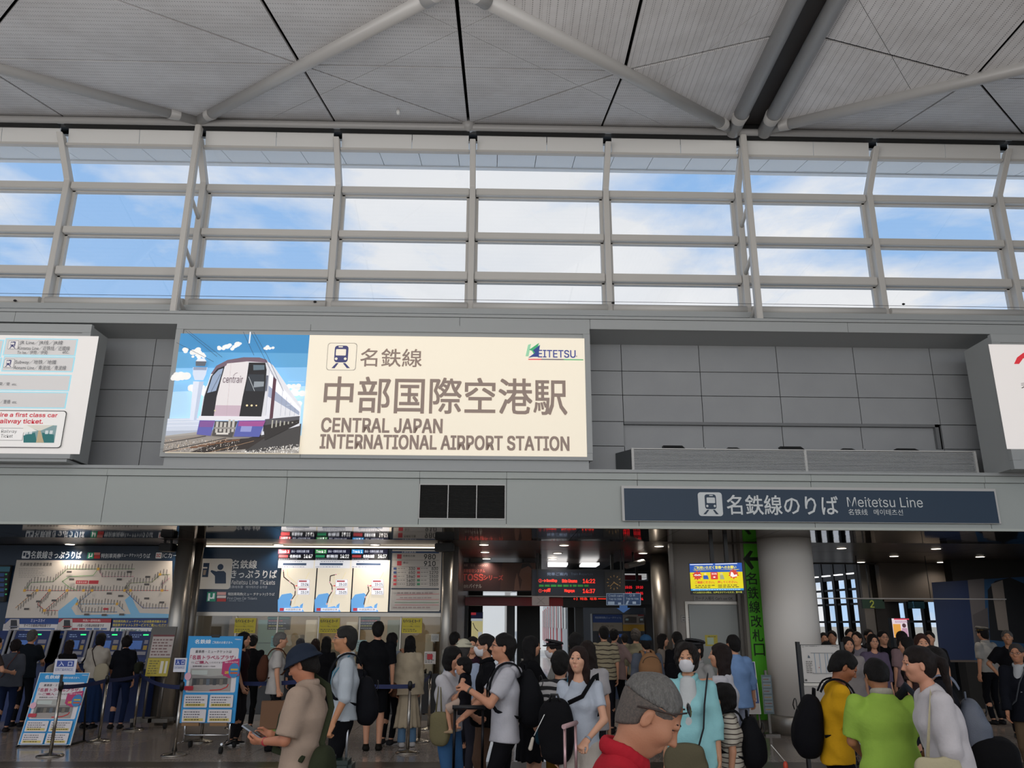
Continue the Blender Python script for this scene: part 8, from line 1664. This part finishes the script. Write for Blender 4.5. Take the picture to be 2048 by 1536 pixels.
# --- right hand group
p = person('boy in a yellow tee with a black backpack looking down at his hands', 1682, 1300, 6.2, 348, lod=0, pitch=32, lean=6, hair='short', hairc='#0f0c0b', top='#cf9c1c', sleeve=.85, loose=.022, hem=.86, bottom='#0d0d12', btype='shorts', handR=(.3, -.06, 1.02, (-.5, -.3, -1)), handL=(.31, .06, 1.04, (-.5, .3, -1)), curlR=50, curlL=50, skin='#8f5a3c')
p.backpack('big black backpack on the boy in the yellow tee', '#0d0d12', .3, .5, .2, drop=.08); phone(p, A_([.4, -.0, 1.04]) * p.k + A_([0, 0, p.dz]), 'smartphone in the hands of the boy in yellow', n=(-.6, 0, .8), up=(.8, 0, .6), col='#a8a8a8')
p = person('person in a lime green polo seen from behind with bowed head', 1750, 1316, 5.6, 80, lod=0, pitch=35, lean=8, hair='short', hairc='#100c0b', top='#90b048', sleeve=.85, loose=.024, hem=.8, collar='#a19c8e', wide=1.15, fat=1.15, bottom='#15161d', handL=(.3, .12, 1.0), handR=(.25, -.28, 1.0), skin='#a06c4a')
P_ = p.J['hip'] + A_([-.19, -.08, -.1]); bg = p.bag('navy messenger bag with a round badge on the lime green polo', '#10151f', P_, (.06, .2, .13), None, [P_ + A_([.02, -.16, .1]), p.J['waist'] + A_([-.14, -.2, .06]), p.J['chest'] + A_([-.16, -.17, .02]), p.J['sh'] + A_([-.09, -.17, .06]), p.J['sh'] + A_([.02, -.16, .1]), p.J['sh'] + A_([.1, -.12, .02])], strapw=.03, extra='#101c2c')
p.blob('badge', [('e', P_ + A_([-.062, .02, .06]), (.008, .03, .03), None)], mat('badge_pale', '#a8b0a4', .4), .005, parent=bg); p.blob('red_charm', [('c', P_ + A_([-.065, .13, .0]), P_ + A_([-.065, .12, -.1]), .015, .02)], mat('charm_scarlet', '#b3242c', .5), .006, parent=bg)
p = person('woman in a loose white tee with a dark ponytail leaning forward', 1834, 1288, 5.1, 168, lod=0, fem=True, lean=8, pitch=4, hair='pony', hairc='#1c120f', top='#bdb8ba', sleeve=1.05, loose=.034, hem=.84, bottom='#0f0f13', skin='#c08a70')
P_ = p.J['waist'] + A_([.12, .2, -.16]); bg = p.bag('cream tote bag with a faint line drawing on the arm of the ponytail woman', '#aaa184', P_, (.13, .035, .19), None, [P_ + A_([-.05, 0, .18]), p.J['sh'] + A_([.05, .16, .05]), P_ + A_([.05, 0, .18])], strapw=.011)
c0 = p.J['chest'] + A_([.125 , .05, -.02]); 
for i, (a, b, c_, d_) in enumerate(((.0, .05, -.0, -.05), (-.03, .04, -.04, -.06), (-.0, .03, -.1, -.13), (-.02, .045, -.15, -.18))): pass
p = person('dark haired person in black carrying a grey mesh backpack behind the ponytail woman', 1864, 1290, 6.7, 150, lod=0, hair='short', hairc='#15100f', top='#14141a', sleeve=.9, loose=.024, bottom='#0d0d11')
p.backpack('grey translucent mesh backpack on the dark haired person', '#565c69', .34, .46, .2, drop=.1, strapc='#6a7080', m=mat('mesh_nylon', '#565c69', .45, bump=(200, .4)))
P_ = p.J['hip'] + A_([-.3, .05, -.12]); bg = p.bag('black duffel bag with a white squiggle print below the mesh backpack', '#0b0b0e', P_, (.17, .14, .2), None, None)
R = random.Random(8); L = [P_ + A_([-.1 + .02 * i, .142, -.1 + .05 * math.sin(i * 1.7) + .004 * i]) for i in range(10)]; p.body_ring(L, .006, 'white_print', mat('print_white', '#9a9a98', .6), bg)
p = person('station officer in a peaked cap with gold band and white shirt seen from behind', 1963, 1249, 15.6, 105, hair='short', hat=('officer', '#17140f', '#a88a3a'), top='#94918c', sleeve=.85, collar='#94918c', bottom='#0d0e14', loose=.028, hem=.92)
p = person('elderly man in a black tee with hand on hip beside the mural wall', 2012, 1259, 13.6, 240, hair='thin', hairc='#5c5854', top='#0f0f13', sleeve=.8, loose=.03, bottom='#101015', handR=(.05, -.2, .98, (0, -1, 0)), handL=(.05, .2, .98, (0, 1, 0)), skin='#a87a5c')
p = person('man with glasses in a navy jacket over a white shirt walking at the right edge', 2030, 1285, 9.4, 225, hair='short', hairc='#3a3634', glasses='#2a2a2e', top='#11131b', coat=True, sleeve=1.9, loose=.03, hem=.8, open='#a3a5a8', collar='#a3a5a8', bottom='#5f4e3c', footL=(.2, .09, 0), footR=(-.16, -.09, .02), handR=(.2, -.18, .85), skin='#a8765a')
P_ = p.J['hip'] + A_([.05, -.2, .0]); p.bag('grey strapped crossbody bag of the man in the navy jacket', '#1c1d22', P_, (.1, .05, .09), None, p.cross_path(1, P_), strapw=.022, extra='#3c4046')
G2 = 'travellers waiting in the dim hall on the right'
far = [(1647, 1264, 16, 250, 'dark haired person at the edge of the white column', '#2a2628', 'short', 0, 0), (1663, 1260, 15, 240, 'person in a pale pink shirt beside the white column', '#8c7a78', 'short', 0, 0), (1652, 1281, 11.6, 260, 'dark haired figure looking over the station map board', '#241f22', 'mid', 1, 0), (1694, 1272, 11.2, 262, 'woman in a white blouse with a short black bob behind the boy in yellow', '#958e8c', 'bob', 1, 1), (1699, 1256, 14, 250, 'man in black just behind the white blouse', '#141316', 'short', 0, 0), (1712, 1262, 13.6, 230, 'man in a light shirt leaning right behind the white blouse', '#77727a', 'short', 0, 0), (1736, 1257, 15, 270, 'dark haired man far back left of the man in sunglasses', '#1e1c20', 'short', 0, 0), (1744, 1267, 12.4, 265, 'person in a lilac top left of the man in sunglasses', '#5a4f62', 'mid', 1, 1), (1764, 1259, 13.6, 268, 'broad man in a black tee and dark glasses behind the lime polo', '#0e0e11', 'short', 0, 1), (1802, 1261, 13, 95, 'person in pink with long hair in front of the lit poster screen', '#7f686a', 'long', 1, 0), (1812, 1272, 10.4, 150, 'long haired person in dark clothes right of the lit poster screen', '#1a1819', 'long', 1, 0), (1841, 1266, 9.4, 255, 'woman with reddish brown hair above the ponytail woman', '#3a2a2a', 'mid', 1, 1), (1857, 1261, 13.5, 240, 'dark haired person beside the mural wall', '#17161a', 'short', 0, 0), (1623, 1270, 18, 100, 'far figure hidden behind the white column edge', '#2a2a30', 'short', 0, 0)]
for i, (u, v, Y, hd, lab, c, hr, fem, fc) in enumerate(far):
    if i == 13: continue
    kw = dict(glasses='#08080a') if 'glasses' in lab else {}
    person(lab, u, v, Y, hd, lod=1 if fc else 2, fem=bool(fem), hair=hr, hairc=('#15110f', '#1c1412', '#3a1f16')[2 if 'reddish' in lab else i % 2], top=c, sleeve=(.8, 1.5, .7)[i % 3], loose=.026, bottom=('#15151a', '#1f1f26', '#2a2622')[i % 3], group=G2, wide=1.12 if 'broad' in lab else 1, fat=1.15 if 'broad' in lab else 1, **kw)
person('person holding a pale folder cut off at the left edge by the machines', -6, 1272, 13.6, 60, hair='short', top='#3a3230', sleeve=.7, bottom='#1a1a20', handR=(.3, -.2, 1.1))
